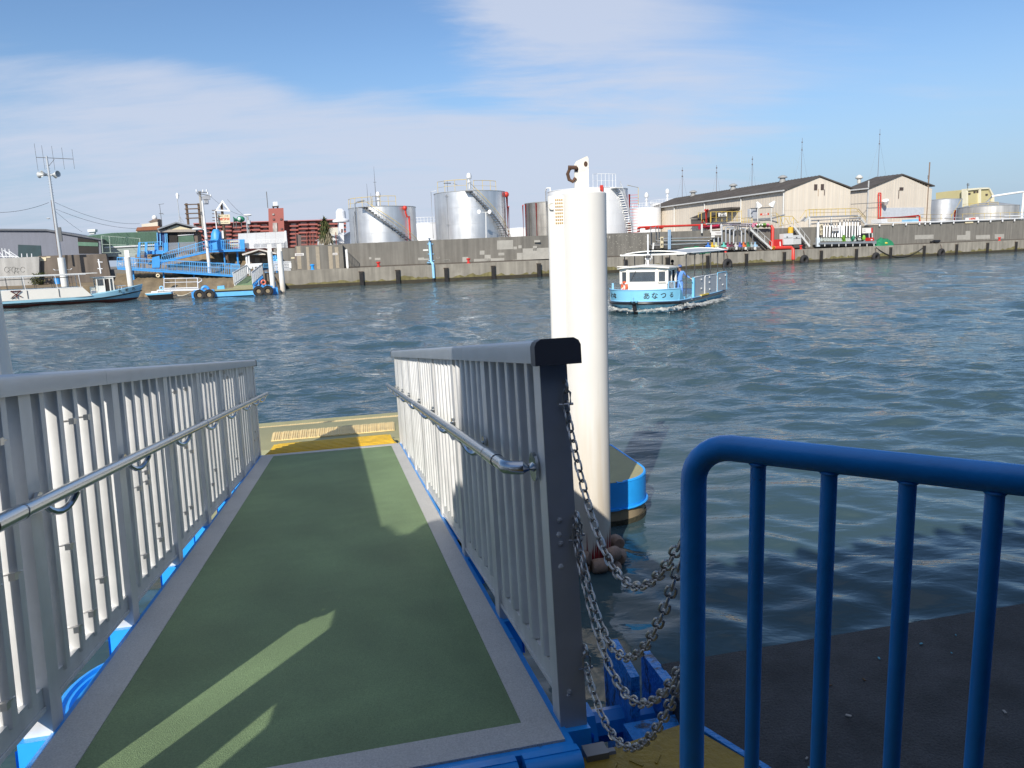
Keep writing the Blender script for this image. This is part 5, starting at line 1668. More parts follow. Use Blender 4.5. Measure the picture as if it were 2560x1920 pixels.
t, tl, tr, bl, br = rail_panel('upper_landing', 'blue railed upper landing beside the sign pole', 'landing', c2, (1090, 745), (1525, 731), (1090, 862), (1528, 846), 4.0, 20, BLR2, barr=.022)
MB().prism([bl, br, br + AN * 2.4, bl + AN * 2.4], ZUP * -.2).build('landing_deck', BLR, t)
slab(MB(), c2, [(1468, 735), (1522, 732), (1528, 846), (1478, 850)], KA, 3.9, .06).build('side_panel', BLR, t)
slab(MB(), c2, [(1112, 745), (1180, 742), (1180, 850), (1112, 855)], KA, 4.3, .06).build('side_panel', BLR, t)
for x in (1100, 1290, 1440):
    a_ = KA(c2(x, 862), 5); MB().tube(a_, V3((a_.x, a_.y, 2.5)), .12, 8).build('landing_post', BLR, t)
t = thing('storage_rack', 'white slatted rack on the upper landing, right of the sign pole', 'rack', tuple(KA(c2(1400, 848), 5)))
for y in (745, 778, 805): slab(MB(), c2, [(1330, y), (1478, y - 6), (1478, y + 12), (1330, y + 18)], KA, 5, .8).build('shelf', SIGNC, t)
for x in (1330, 1475): MB().bar(KA(c2(x, 735), 5), KA(c2(x + 6, 850), 5), .07).build('rack_post', WHITEP, t)
t = thing('steel_stair', 'steep blue steel stair left of the ramps', 'stair', tuple(KA(c2(350, 1010), 4.2)))
for x0, xb in ((318, 300), (395, 385)):
    slab(MB(), c2, [(x0 - 14, 765), (x0 + 12, 765), (xb + 12, 935), (xb - 14, 935)], KA, 4.4, .06).build('stringer', BLR, t)
    MB().tube(KA(c2(x0, 765), 4), KA(c2(x0 + 8, 1010), 4), .06, 6).build('stair_post', BLR2, t)
for k in range(9):
    y = 872 + k * 16
    slab(MB(), c2, [(318, y), (400, y - 2), (400, y + 5), (318, y + 7)], KA, 4 - k * .08, .3).build('tread', mat('dark_tread', (.02, .06, .15), .6), t)
rail_panel('', '', '', c2, (320, 765), (580, 758), (325, 868), (585, 862), 5.5, 9, BLR2, parent=t)
slab(MB(), c2, [(488, 772), (535, 770), (538, 862), (490, 866)], KA, 5.6, .05).build('stair_gate', BLR, t)
slab(MB(), c2, [(592, 770), (642, 766), (645, 862), (596, 866)], KA, 5.6, .05).build('stair_gate', BLR, t)
slab(MB(), c2, [(400, 865), (640, 862), (580, 898), (400, 902)], KA, 5.0, 1.2).build('stair_landing', BLR, t)
slab(MB(), c2, [(462, 940), (545, 918), (555, 985), (548, 1055), (465, 1058)], KA, 1.0, .05).build('ramp_gate', BLR, t)

# grey barrier with lower railing
t = thing('noise_barrier', 'light grey panel barrier with a white railing, right of the upper landing', 'barrier', tuple(KA(c2(1730, 830), 4.6)))
xs = [1452, 1555, 1660, 1768, 1880, 1996]
for a, b_ in zip(xs[:-1], xs[1:]):
    slab(MB(), c2, [(a + 1, 664 - (a - 1452) * .046), (b_ - 1, 664 - (b_ - 1452) * .046), (b_ + 3, 828), (a + 3, 838)], KA, 4.6, .12).build('panel', GREYP, t)
MB().bar(KA(c2(1998, 630), 4.5), KA(c2(2015, 828), 4.5), .22).build('end_post', GREYP, t)
rail_panel('', '', '', c2, (1590, 742), (1978, 728), (1595, 838), (1982, 822), 4.0, 30, WHITEP, parent=t, barr=.03, mid=False)
# waiting shelter
t = thing('waiting_shelter', 'little open shelter with white gable roof at the head of the far gangway', 'shelter', tuple(KA(c11(1050, 900), 1.6)))
slab(MB(), c11, [(668, 362), (1110, 232), (1330, 275), (1572, 335), (1565, 372), (1320, 318), (1112, 262), (690, 402)], KA, .8, 4.2).build('roof', mat('white_roof_edge', (.60, .55, .50), .6), t)
slab(MB(), c11, [(835, 385), (1112, 285), (1300, 330), (1300, 388)], KA, 1.4, .1).build('gable', BRN, t)
slab(MB(), c11, [(930, 385), (1140, 320), (1285, 352), (1285, 384)], KA, 1.3, .08).build('gable_panel', mat('pale_gable', (.66, .60, .52), .7), t)
slab(MB(), c11, [(840, 400), (1500, 392), (1520, 860), (860, 880)], KA, 4.4, .15).build('wall', BRN, t)
slab(MB(), c11, [(1010, 455), (1130, 450), (1135, 590), (1015, 590)], KA, 4.3, .05).build('notice', mat('dim_notice', (.25, .22, .19), .7), t)
slab(MB(), c11, [(1200, 480), (1345, 475), (1345, 620), (1200, 620)], KA, 4.3, .05).build('notice', mat('dim_notice', (.25, .22, .19), .7), t)
for x in (785, 845, 1540): MB().bar(KA(c11(x, 395), 1.2), KA(c11(x + 45, 880), 1.2), .18).build('shelter_post', WHITEP if x < 1000 else BLR, t)
t = thing('tarpaulin', 'crumpled bright blue tarpaulin hanging between the two right white piles', 'tarpaulin', tuple(KA(c11(1520, 620), 1)))
q = MB(); rs = np.random.RandomState(3); vs = []
for i in range(8):
    for j in range(10):
        vs.append(KA(c11(1462 + i * 19, 398 + j * 24), .8 + rs.uniform(-.15, .15)))
q.add(vs, [(i * 10 + j, (i + 1) * 10 + j, (i + 1) * 10 + j + 1, i * 10 + j + 1) for i in range(7) for j in range(9)]); q.add([v + AN * .05 for v in vs], [(i * 10 + j, (i + 1) * 10 + j, (i + 1) * 10 + j + 1, i * 10 + j + 1) for i in range(7) for j in range(9)])
q.build('cloth', BLR2, t)
# lattice gate
t = thing('lattice_gate', 'white folding lattice gate right of the two white piles', 'gate', tuple(KA(c11(1750, 800), .2)))
q = MB()
for k in range(15):
    x0 = 1490 + k * 30
    for j in range(3):
        ya, yb = 548 + j * 84, 548 + (j + 1) * 84
        q.tube(KA(c11(x0, ya), .2), KA(c11(x0 + 32, yb), .2), .03, 4); q.tube(KA(c11(x0 + 32, ya), .22), KA(c11(x0, yb), .22), .03, 4)
q.build('lattice', WHITEP, t)
slab(MB(), c11, [(1895, 590), (1950, 588), (1955, 730), (1900, 735)], KA, .1, .05).build('gate_plate', WHITE, t)
rail_panel('quay_railing', 'dark blue low railing at the landing edge before the shelter', 'railing', c11, (1230, 620), (1500, 612), (1250, 855), (1510, 845), .4, 9, BLR2)
rail_panel('quay_railing', 'short blue railing joining the ramp and the shelter', 'railing', c11, (395, 640), (600, 655), (400, 880), (610, 890), .9, 8, BLR2)
slab(MB(), c11, [(600, 590), (690, 580), (690, 720), (605, 730)], KA, .8, .1)
# landing block under the shelter
q = MB(); slab(q, c11, [(700, 880), (1700, 845), (1720, 1250), (700, 1290)], KA, .6, 5); struct(q.build('landing_block', mat('landing_concrete', (.20, .17, .135), .9, 0, .2, 1, streak=.3, sscale=(1, 1, .2))))

# ---- far gangway
t = thing('gangway', 'far gangway with two grey railings climbing from the blue pontoon to the shelter', 'gangway', tuple(KA(c11(700, 1165), -8)))
P = [KA(c11(505, 1172), -9), KA(c11(945, 1160), -9), KA(c11(915, 935), -.3), KA(c11(800, 940), -.3)]
for cf_ in ():
    pass
far_w = (P[1] - P[0])
P[2] = P[3] + far_w * .98; 
MB().prism(P, ZUP * -.12).build('deck', DECKG, t)
for nm, (tlc, trc, blc, brc), mm in (('l', ((440, 850), (792, 650), (478, 1165), (800, 935)), GREYP), ('r', ((925, 835), (1195, 625), (955, 1155), (1218, 910)), GREYP)):
    a = KA(c11(*tlc), -9); b_ = KA(c11(*trc), -.3); c_ = KA(c11(*blc), -9); d_ = KA(c11(*brc), -.3)
    q = MB(); q.bar(a, b_, .10, .08); q.bar(c_ + ZUP * .12, d_ + ZUP * .12, .06, .08)
    q.build('guard_rail', mm, t)
    q = MB()
    for k in range(31):
        f = k / 30; q.bar(c_.lerp(d_, f) + ZUP * .1, a.lerp(b_, f), .10 if k % 5 == 0 else .06, .06)
    q.build('baluster', mm, t)
    for k in range(8):
        f = (k + .3) / 8; MB().obox(c_.lerp(d_, f) - ZUP * .05, AD * .07, AN * .18, ZUP * .16).build('rail_foot', WHITEP if nm == 'l' else BLR, t)
MB().prism([P[1] + AD * .06 - ZUP * .1, P[2] + AD * .06 - ZUP * .1, P[2] + AD * .1 - ZUP * .6, P[1] + AD * .1 - ZUP * .5], AD * .1).build('girder', BLR, t)
gp = thing('gate_arch', 'white gate frame standing at the top of the far gangway', 'gate', tuple(KA(c11(900, 930), -.2)))
for x0, y0, x1, y1 in ((760, 640, 1200, 622), (770, 672, 1100, 668), (870, 720, 940, 718)): MB().bar(KA(c11(x0, y0), -.4), KA(c11(x1, y1), -.4), .14, .2).build('gate_beam', WHITEP, gp)
for x0, y0, y1 in ((860, 680, 920), (985, 670, 900), (1095, 640, 900), (770, 640, 900)): MB().bar(KA(c11(x0, y0), -.4), KA(c11(x0 + 25, y1), -.4), .14).build('gate_post', WHITEP, gp)

# ---- far pontoon
pf = thing('pontoon', 'blue floating pontoon with beige deck and tyre fenders at the far landing', 'pontoon', tuple(KA(c2(1400, 1370), -13.5)))
s_a, s_b = sA(c2(915, 1390), -13.5), sA(c2(1915, 1345), -13.5)
def blk(s0, s1, b0, b1, z0, z1): return [SA(s0, b0, z0), SA(s1, b0, z0), SA(s1, b1, z0), SA(s0, b1, z0)], ZUP * (z1 - z0)
MB().prism(*blk(s_a, s_b, -13.2, -8, .02, .62)).build('hull', BLR, pf)
MB().prism(*blk(s_a + .02, s_b - .02, -13.18, -8.1, -.5, .1)).build('hull_bottom', BLACK, pf)
s_c, s_d = sA(c2(1165, 1330), -13.5), sA(c2(1640, 1310), -13.5)
MB().prism(*blk(s_c, s_d, -13.5, -13.1, .08, .50)).build('fender_beam', BLR2, pf)
MB().prism(*blk(s_c, s_d, -13.55, -8.3, .64, .72)).build('deck', PDECK, pf)
MB().prism(*blk(s_c, s_d, -13.51, -13.2, .50, .62)).build('dark_groove', BLACK, pf)
q = MB(); a_, b_ = KA(c11(425, 1275), -11.5), KA(c11(965, 1255), -11.5); c_, d_ = KA(c11(945, 1168), -9.2), KA(c11(480, 1180), -9.2)
q.prism([a_, b_, c_, d_], ZUP * -.35); q.build('boarding_ramp', PDECK, pf)
for k, (x, y) in enumerate(((1008, 1372), (1120, 1368), (1690, 1328), (1795, 1324))):
    o = tyre_proto('tyre fenders of the far pontoon', R=.50, r=.17, hang=False)
    pp = KA(c2(x, y), -13.62 if True else 0); o.location = pp; o.rotation_euler = (0, 0, math.atan2(AD.y, AD.x))
    o['label'] = ('leftmost tyre on the far pontoon', 'second tyre on the far pontoon, left end', 'third tyre on the far pontoon, right end', 'rightmost tyre on the far pontoon')[k]
    MB().obox(pp + AN * .12, AD * .5, AN * .1, ZUP * .5).build('tyre_bracket', BLR, pf)
    MB().tube(pp - AN * .1, pp + AN * .1, .2, 10).build('tyre_hub', TAN, pf)
q = MB(); p = KA(c2(1075, 1310), -12); q.torus(p, AN, .3, .14, 16, 8); q.obox(p - ZUP * .4, AD * .35, AN * .2, ZUP * .12); q.build('bollard', BLR, pf)
slab(MB(), c2, [(1213, 1270), (1290, 1262), (1298, 1305), (1213, 1310)], KA, -11.5, .8).build('locker', BLR2, pf)
slab(MB(), c2, [(1830, 1225), (1885, 1220), (1895, 1290), (1832, 1296)], KA, -10.2, .9).build('pile_guide', BLR2, pf)
for x in (1690, 1735, 1775, 1810): MB().lathe(KA(c2(x, 1290), -12.5), [(0, 0), (.1, 0), (.1, .25), (.16, .28), (0, .34)], 10).build('cleat', BLR2, pf)
lr = thing('life_ring', 'orange life ring hung on a post at the far gangway foot', 'life ring', tuple(KA(c11(1232, 1150), -9)))
MB().torus(KA(c11(1230, 1095), -9), AN, .21, .075, 22, 10, sx=1.0).build('ring', mat('orange_ring', (.72, .13, .05), .5, 0, .1, 4), lr)
for a in (0.8, 2.4, 3.9, 5.5):
    pc = KA(c11(1230, 1095), -9) + AD * .21 * math.cos(a) + ZUP * .21 * math.sin(a)
    MB().obox(pc, AD * .03, AN * .085, ZUP * .085).build('band', mat('ring_band', (.75, .40, .3), .6), lr)
po = thing('slim_post', 'thin grey post standing left of the orange life ring', 'post', tuple(KA(c11(1112, 1240), -9.5)))
MB().tube(KA(c11(1112, 1240), -9.5), KA(c11(1104, 1040), -9.5), .035, 6).build('post', GPOLE, po)

# white boarding platform and skiff left of the far pontoon
t, tl, tr, bl, br = rail_panel('boarding_platform', 'white railed boarding platform between the skiff and the far pontoon', 'platform', c2, (600, 1182), (985, 1175), (600, 1302), (990, 1292), -9, 3, WHITEP, r=.045)
MB().prism([KA(c2(515, 1312), -9.3), KA(c2(1000, 1300), -9.3), KA(c2(1000, 1300), -9.3) + AN * 1.5, KA(c2(515, 1312), -9.3) + AN * 1.5], ZUP * -.16).build('platform_deck', WHITEP, t)
MB().path([tr, KA(c2(1030, 1185), -9), KA(c2(1035, 1205), -9), KA(c2(985, 1235), -9)], .045, 6).build('rail_loop', WHITEP, t)
q = MB()
for k in range(2):
    a_, b_ = KA(c2(590 + k * 80, 1320), -9.5), KA(c2(915, 1335), -12)
    q.path([a_.lerp(b_, f) - ZUP * (.45 * 4 * f * (1 - f)) for f in np.linspace(0, 1, 12)], .035, 5)
tag(q.build('mooring_rope', mat('pale_rope', (.5, .46, .38), .9)), 'pale mooring ropes slung between the skiff and the far pontoon', 'rope')
sk = thing('skiff', 'small pale blue and white skiff lying behind the moored boat bow', 'boat', tuple(KA(c2(530, 1400), -11)))
HB = mat('boat_light_blue', (.18, .50, .74), .35, 0, .05, 2); HW = mat('boat_white', (.78, .77, .73), .4, 0, .04, 2)
a_, b_ = KA(c2(395, 1345), -11), KA(c2(690, 1325), -11)
dd = (b_ - a_).normalized(); L_ = (b_ - a_).length
def skf(z, ins, fwd): 
    return [a_ - dd * fwd + ZUP * (z - a_.z)] + [a_ + dd * L_ * f + ZUP * (z - a_.z) - AN * (w_ - ins) for f, w_ in ((.18, .55), (.5, .8), (1, .8))] + [a_ + dd * L_ * f + ZUP * (z - a_.z) + AN * (w_ - ins) for f, w_ in ((1, .8), (.5, .8), (.18, .55))]
r0, r1, r2_ = skf(-.2, .3, -.4), skf(.45, .05, 0), skf(.62, 0, .12)
q = MB(); n = len(r0)
q.add(r0 + r1, [(i, (i + 1) % n, n + (i + 1) % n, n + i) for i in range(n)]); q.build('hull', BLACK, sk)
q = MB(); q.add(r1 + r2_, [(i, (i + 1) % n, n + (i + 1) % n, n + i) for i in range(n)]); q.build('topside', HB, sk)
MB().prism(r2_, ZUP * .04).build('foredeck', HW, sk)
MB().torus(KA(c2(570, 1290), -11), AN, .16, .06, 14, 6).build('bitt', LBL, sk)
slab(MB(), c2, [(450, 1330), (525, 1326), (525, 1340), (450, 1344)], KA, -11.2, .6).build('hatch', HW, sk)
rg = MB(); rg.torus(KA(c2(530, 1148), .1), AN, .15, .07, 16, 8); tag(rg.build('mooring_ring', SIGNC), 'cream mooring ring on the earth bank under the ramp', 'ring')

# ---- background town
apt = thing('apartment_block', 'long red brick apartment block with balconies and a tower in the distance', 'apartment building', tuple(KA(c2(1600, 800), 380)))
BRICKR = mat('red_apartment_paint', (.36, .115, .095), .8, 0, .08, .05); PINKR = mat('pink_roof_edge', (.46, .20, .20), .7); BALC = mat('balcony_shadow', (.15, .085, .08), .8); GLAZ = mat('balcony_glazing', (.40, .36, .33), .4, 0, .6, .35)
def ay(x): return 545 - (x - 940) * .0275          # roof line in c2 pixels
X0, X1 = 940, 2650
slab(MB(), c2, [(X0, ay(X0)), (X1, ay(X1)), (X1, 1000), (X0, 1000)], KA, 381.5, 12).build('wall', BRICKR, apt)
slab(MB(), c2, [(X0 - 5, ay(X0) - 4), (X1, ay(X1) - 4), (X1, ay(X1) + 6), (X0 - 5, ay(X0) + 6)], KA, 377, 16).build('roof', PINKR, apt)
rs = np.random.RandomState(17)
for r_ in range(6):
    for x in range(X0, X1, 110):
        y = ay(x) + 18 + r_ * 46
        if 1795 < x < 1990: continue
        off = 0 if (x // 110) % 3 else 12
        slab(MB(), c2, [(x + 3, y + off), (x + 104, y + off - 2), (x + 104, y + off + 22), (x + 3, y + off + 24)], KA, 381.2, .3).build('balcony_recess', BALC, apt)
        slab(MB(), c2, [(x, y + off + 22), (x + 108, y + off + 20), (x + 108, y + off + 38), (x, y + off + 40)], KA, 378.5 - (x // 110 % 2), 3).build('balcony', BRICKR, apt)
        xa_ = x + 10 + rs.uniform(0, 25); xb_ = x + 100 - rs.uniform(0, 30)
        slab(MB(), c2, [(xa_, y + off + 3), (xb_, y + off + 1), (xb_, y + off + 20), (xa_, y + off + 22)], KA, 380.6, .4).build('window', GLAZ, apt)

slab(MB(), c2, [(1800, 375), (1975, 368), (1992, 820), (1812, 830)], KA, 374, 14).build('tower', BRICKR, apt)
slab(MB(), c2, [(1853, 298), (1905, 295), (1908, 342), (1856, 345)], KA, 378, 4).build('water_tank', WHITEP, apt)
slab(MB(), c2, [(1845, 345), (1920, 340), (1922, 350), (1847, 355)], KA, 376, 6).build('tank_frame', STAIRG, apt)
q = MB()
for x in (1858, 1908): q.tube(KA(c2(x, 372), 378), KA(c2(x, 345), 378), .5, 6)
q.tube(KA(c2(1795, 370), 378), KA(c2(1778, 180), 378), .25, 5)
q.build('roof_mast', STAIRG, apt)
for x, y in ((1845, 432), (1850, 490), (1935, 488), (1942, 600), (1870, 615)): slab(MB(), c2, [(x, y), (x + 24, y - 1), (x + 24, y + 18), (x, y + 19)], KA, 373.5, .6).build('tower_window', GLAZ if y == 432 else BALC, apt)
slab(MB(), c2, [(1850, 540), (1900, 538), (1905, 640), (1853, 642)], KA, 373.4, .7).build('stair_glazing', GLAZ, apt)
wh = thing('house', 'white gabled shed with a white chimney tower beside the palm tree', 'house', tuple(KA(c3(620, 990), 30)))
WSH = mat('white_shed_wall', (.70, .71, .73), .7, 0, .03, 1)
slab(MB(), c3, [(490, 945), (612, 900), (720, 935), (845, 868), (845, 1020), (490, 1020)], KA, 30, 10).build('wall', WSH, wh)
slab(MB(), c3, [(475, 942), (612, 890), (725, 925), (850, 858), (850, 872), (725, 940), (612, 904), (480, 955)], KA, 29.5, 11).build('roof', mat('pale_roof', (.55, .57, .60), .6), wh)
slab(MB(), c3, [(505, 975), (680, 968), (680, 995), (505, 1000)], KA, 29.9, .2).build('window', mat('grey_window', (.20, .24, .24), .2), wh)
slab(MB(), c3, [(600, 918), (628, 915), (628, 930), (602, 933)], KA, 29.9, .2).build('gable_window', mat('grey_window', (.20, .24, .24), .2), wh)
slab(MB(), c3, [(710, 745), (765, 738), (770, 1000), (715, 1000)], KA, 28, 2.5).build('chimney_tower', WSH, wh)
MB().lathe(KA(c3(737, 745), 29), [(0, 0), (1.35, 0), (1.35, .3), (.8, .5), (.75, 1.6), (.4, 2), (0, 2)], 12).build('tower_cap', WSH, wh)
slab(MB(), c3, [(735, 830), (752, 828), (752, 868), (735, 870)], KA, 27.9, .2).build('tower_window', BALC, wh)
slab(MB(), c3, [(610, 815), (720, 808), (720, 900), (610, 900)], KA, 48, 6).build('rear_wing', mat('cream_wall', (.62, .58, .48), .8), wh)
pm = thing('palm_tree', 'shaggy palm tree beside the white gabled shed', 'palm', tuple(KA(c3(535, 1000), 26)))
p = KA(c3(545, 900), 26); MB().tube(KA(c3(555, 1020), 26), p, .35, 10, r2=.3).build('trunk', WOODP, pm)
q = MB(); rs = np.random.RandomState(9)
cc = KA(c3(535, 790), 26)
for k in range(420):
    th = rs.uniform(0, 6.28); ph = rs.uniform(-1.1, 1.5)
    st = cc + V3((0, 0, rs.uniform(-1.3, .9)))
    d_ = V3((math.cos(th) * math.cos(ph), math.sin(th) * math.cos(ph), math.sin(ph)))
    ln = rs.uniform(.9, 1.55); sd = d_.cross(ZUP).normalized()
    prev = st
    for j in range(1, 5):
        f = j / 4; nx = st + d_ * ln * f - ZUP * (.75 * f * f)
        w_ = .16 * (1 - f) + .03
        q.add([prev - sd * w_, prev + sd * w_, nx + sd * w_ * .7, nx - sd * w_ * .7], [(0, 1, 2, 3)], 0 if rs.rand() < .6 else 1); prev = nx
q.build('crown', [LEAF1, LEAF2], pm, recalc=False, smooth=0)
q = MB()
for k in range(120):
    th = rs.uniform(0, 6.28); st = cc + V3((math.cos(th) * .5, math.sin(th) * .5, rs.uniform(-2.0, -.9)))
    q.add([st, st + V3((.2, 0, 0)), st + V3((math.cos(th) * .7, math.sin(th) * .7, -1.2))], [(0, 1, 2)])
q.build('dead_fronds', mat('dry_frond', (.22, .19, .13), .9, 0, .2, 2), pm, recalc=False, smooth=0)
rm = thing('mesh_fence', 'rusty mesh fence panels on top of the stained wall', 'fence', tuple(KA(c3(300, 1030), 2.4)))
q = MB()
for x in (188, 320, 360, 395, 440, 670): q.tube(KA(c3(x + 8, 1030), 2.4), KA(c3(x, 870), 2.4), .05, 6)
q.build('fence_post', mat('rust_red_post', (.25, .07, .05), .7), rm)
slab(MB(), c3, [(190, 888), (255, 905), (255, 1030), (190, 1030)], KA, 2.6, .04).build('mesh_panel', mat('brown_mesh', (.16, .12, .11), .8), rm)
q = MB()
for k in range(22): q.tube(KA(c3(255 + k * 8, 1030), 2.6), KA(c3(255 + k * 8, 900), 2.6), .012, 4)
for k in range(6): q.tube(KA(c3(255, 905 + k * 22), 2.6), KA(c3(430, 900 + k * 22), 2.6), .012, 4)
q.build('wire_mesh', mat('brown_mesh', (.16, .12, .11), .8), rm)
# overhead wires
def wire(label, a, b_, sag, r=.018):
    q = MB(); q.path([a.lerp(b_, f) - ZUP * sag * 4 * f * (1 - f) for f in np.linspace(0, 1, 14)], r, 4)
    tag(q.build('overhead_wire', BLACK), label, 'wire', 'overhead wires at the left')


wire('overhead wire running left from the loudspeaker mast', KA(c1(-60, 690), 2), KA(c1(440, 600), 2), .3)
wire('overhead wire running right from the mast to the brown roofed house', KA(c1(505, 660), 2), KA(c1(1240, 835), 20), .5)
wire('faint upper wire from the mast toward the house water tank', KA(c1(495, 598), 2), KA(c1(1260, 790), 30), .7)
wire('short steep wire from the mast down to the grey warehouse', KA(c1(500, 680), 2), KA(c1(740, 865), 14), .1)
wire('wire from the utility pole down past the triangle sign', KA(c2(1140, 238), 8.7), KA(c2(1500, 450), 20), .4)
wire('second wire from the utility pole toward the grey street lamp', KA(c2(1330, 270), 8.7), KA(c2(1560, 480), 7), .2)
# ================================================================== BOATS AND PEOPLE
GLASSD = mat('dark_window_glass', (.10, .12, .14), .06, 0, .1, 1, alpha=.62)
HULLB = mat('ferry_light_blue', (.22, .56, .76), .32, 0, .04, 1.2, dirt=.2, dcol=(.3, .38, .4), dscale=1.5)
HULLW = mat('ferry_white', (.80, .77, .70), .4, 0, .03, 1.5)
RUBR = mat('rub_rail_black', (.015, .015, .018), .35, 0, .3, 4)
ANTIF = mat('red_brown_antifouling', (.20, .06, .045), .7, 0, .25, 2)
CANO = mat('canopy_white', (.80, .80, .76), .5, 0, .04, 2)
CANG = mat('canopy_grey', (.36, .39, .42), .6, 0, .05, 2)
PANG = mat('side_panel_grey', (.44, .46, .48), .5, 0, .05, 2)
POSTD = mat('dark_post', (.08, .08, .085), .5, .3, .1, 2)
INK = mat('ink_black', (.03, .03, .03), .6)


def dsh(y):       # how far the bluff bow outline lies behind the stem, at half breadth y
    a = abs(y) / 1.9
    return 1.28 * a ** 3.2 + .16 * abs(y)


def bow_outline(nb=14, ys=1.9):
    P = []
    for k in range(nb + 1):
        y = ys * math.sin(math.pi / 2 * k / nb)
        P.append((6.6 - dsh(y * 1.9 / ys), y))
    return P


def half_outline():
    return bow_outline() + [(4.0, 1.9), (2.0, 1.92), (0, 1.92), (-2.5, 1.9), (-4.6, 1.8), (-5.25, 1.55), (-5.4, 1.2)]


def ring(z, sy, sx_bow, xs=6.6):
    H_ = half_outline()
    out = []
    for x, y in H_:
        f = max(0, (x - 2.0) / 4.6)
        out.append((x - sx_bow * f ** 2, y * sy, z(x) if callable(z) else z))
    left = out; right = [(x, -y, z_) for x, y, z_ in reversed(out[1:])]
    return left + right


def loft(q, rings, m=0, cap=True):
    n = len(rings[0])
    vs = [p for r_ in rings for p in r_]
    fs = [(j * n + i, j * n + (i + 1) % n, (j + 1) * n + (i + 1) % n, (j + 1) * n + i) for j in range(len(rings) - 1) for i in range(n)]
    if cap: fs += [tuple(range(n - 1, -1, -1)), tuple(range((len(rings) - 1) * n, len(rings) * n))]
    return q.add(vs, fs, m)


def sheer(x): return .50 + .10 * max(0, (x - 2) / 4.6) ** 2 + .04 * max(0, (-x - 2) / 4.6) ** 2


def place(t, loc, head):
    t.location = loc; t.rotation_euler = (0, 0, math.atan2(head[1], head[0]))


def at_out(y, off=0.):
    """point and outward normal on the bow outline at half breadth y (signed)"""
    s_ = 1 if y >= 0 else -1; ya = abs(y)
    e = .01
    x = 6.6 - dsh(ya); dx = -(dsh(ya + e) - dsh(ya - e)) / (2 * e)
    tn = V3((dx, 1 * s_, 0)).normalized(); nrm = V3((tn.y * s_, -tn.x * s_, 0)) * (1 if s_ > 0 else 1)
    if nrm.x < 0: nrm = -nrm
    return V3((x, ya * s_, 0)) + nrm * off, tn, nrm


# ------- the ferry under way
fy = thing('ferry_boat', 'pale blue and white ferry under way with bow wave, white cabin and long flat canopy', 'boat')
q = MB(); loft(q, [ring(-.6, .6, 1.3), ring(-.25, .8, .85), ring(.0, .88, .6), ring(lambda x: sheer(x) - .13, .97, .12)]); q.build('hull', HULLB, fy, smooth=50)
q = MB(); loft(q, [ring(-.6, .605, 1.28), ring(-.2, .825, .78), ring(.03, .89, .58)], cap=False); q.build('boot_top', ANTIF, fy, smooth=50)
q = MB(); loft(q, [ring(lambda x: sheer(x) - .15, .97, .12), ring(lambda x: sheer(x) + .02, 1.0, 0)], cap=True); q.build('sheer_strake', HULLB, fy, smooth=50)
q = MB(); P = ring(lambda x: sheer(x) - .07, 1.02, -.03); q.path([V3(p) for p in P], .075, 8, closed=True); q.build('rub_rail', RUBR, fy)
q = MB(); P = ring(lambda x: sheer(x) + .03, 1.0, 0.); q.path([V3(p) for p in P], .03, 6, closed=True); q.build('rail_cap', LBL, fy)
q = MB(); q.path([(6.66, 0, sheer(6.6) - .05), (6.5, 0, .2), (6.1, 0, -.3)], [.10, .11, .11], 8); q.build('stem_bar', RUBR, fy)
q = MB()
# tall bow bulwark
Bp = [at_out(y)[0] for y in np.linspace(-1.9, 1.9, 33)]
lo = [V3((p.x, p.y, sheer(p.x))) for p in Bp]; hi = [V3((p.x + .05, p.y * 1.03, 1.20)) for p in Bp]
lo_i = [p - V3((.07, p.y * .03, 0)) for p in lo]; hi_i = [p - V3((.08, p.y * .04, 0)) for p in hi]
n = len(lo)
q.add(lo + hi + hi_i + lo_i, [(r_ * n + i, r_ * n + i + 1, ((r_ + 1) % 4) * n + i + 1, ((r_ + 1) % 4) * n + i) for r_ in range(4) for i in range(n - 1)])
for sg in (-1, 1):
    a = V3((5.05, 1.9 * sg, sheer(5)));
    q.prism([V3((5.10, 1.88 * sg, .45)), V3((5.10, 1.93 * sg, 1.2)), V3((4.75, 1.93 * sg, 1.05)), V3((4.55, 1.92 * sg, .78)), V3((4.3, 1.92 * sg, .60)), V3((4.2, 1.90 * sg, .45))], (0, -.05 * sg, 0))
q.build('bow_bulwark', HULLB, fy)
q = MB(); q.path(hi, .03, 6); q.build('bulwark_cap', LBL, fy)
q = MB(); q.prism([V3((x, y * .95, .46)) for x, y, z_ in ring(0, 1, 0)], (0, 0, .03)); q.build('deck', mat('ferry_deck', (.10, .14, .15), .8, 0, .1, 1), fy)
for ch, y in (('あ', .62), ('な', .98), ('つ', 1.33), ('る', 1.62)):
    p, tn, nr_ = at_out(y, .03); text('name_lettering', ch, .36 if y < 1.6 else .3, INK, V3((p.x + .01, p.y, .88)), tn, (0.06 * nr_.x, .06 * nr_.y, 1), fy, ext=.008, bold=.003)
for ch, y in (('る', -1.62), ('つ', -1.42), ('な', -1.2)):
    p, tn, nr_ = at_out(y, .03); text('name_lettering', ch, .30, INK, V3((p.x + .01, p.y, .88)), -tn, (0.06 * nr_.x, .06 * nr_.y, 1), fy, ext=.008, bold=.008)
q = MB(); q.path([(6.70, -.02, .62), (6.72, -.02, .82), (6.68, -.02, .86)], .018, 5); q.build('tow_eye', LBL, fy)
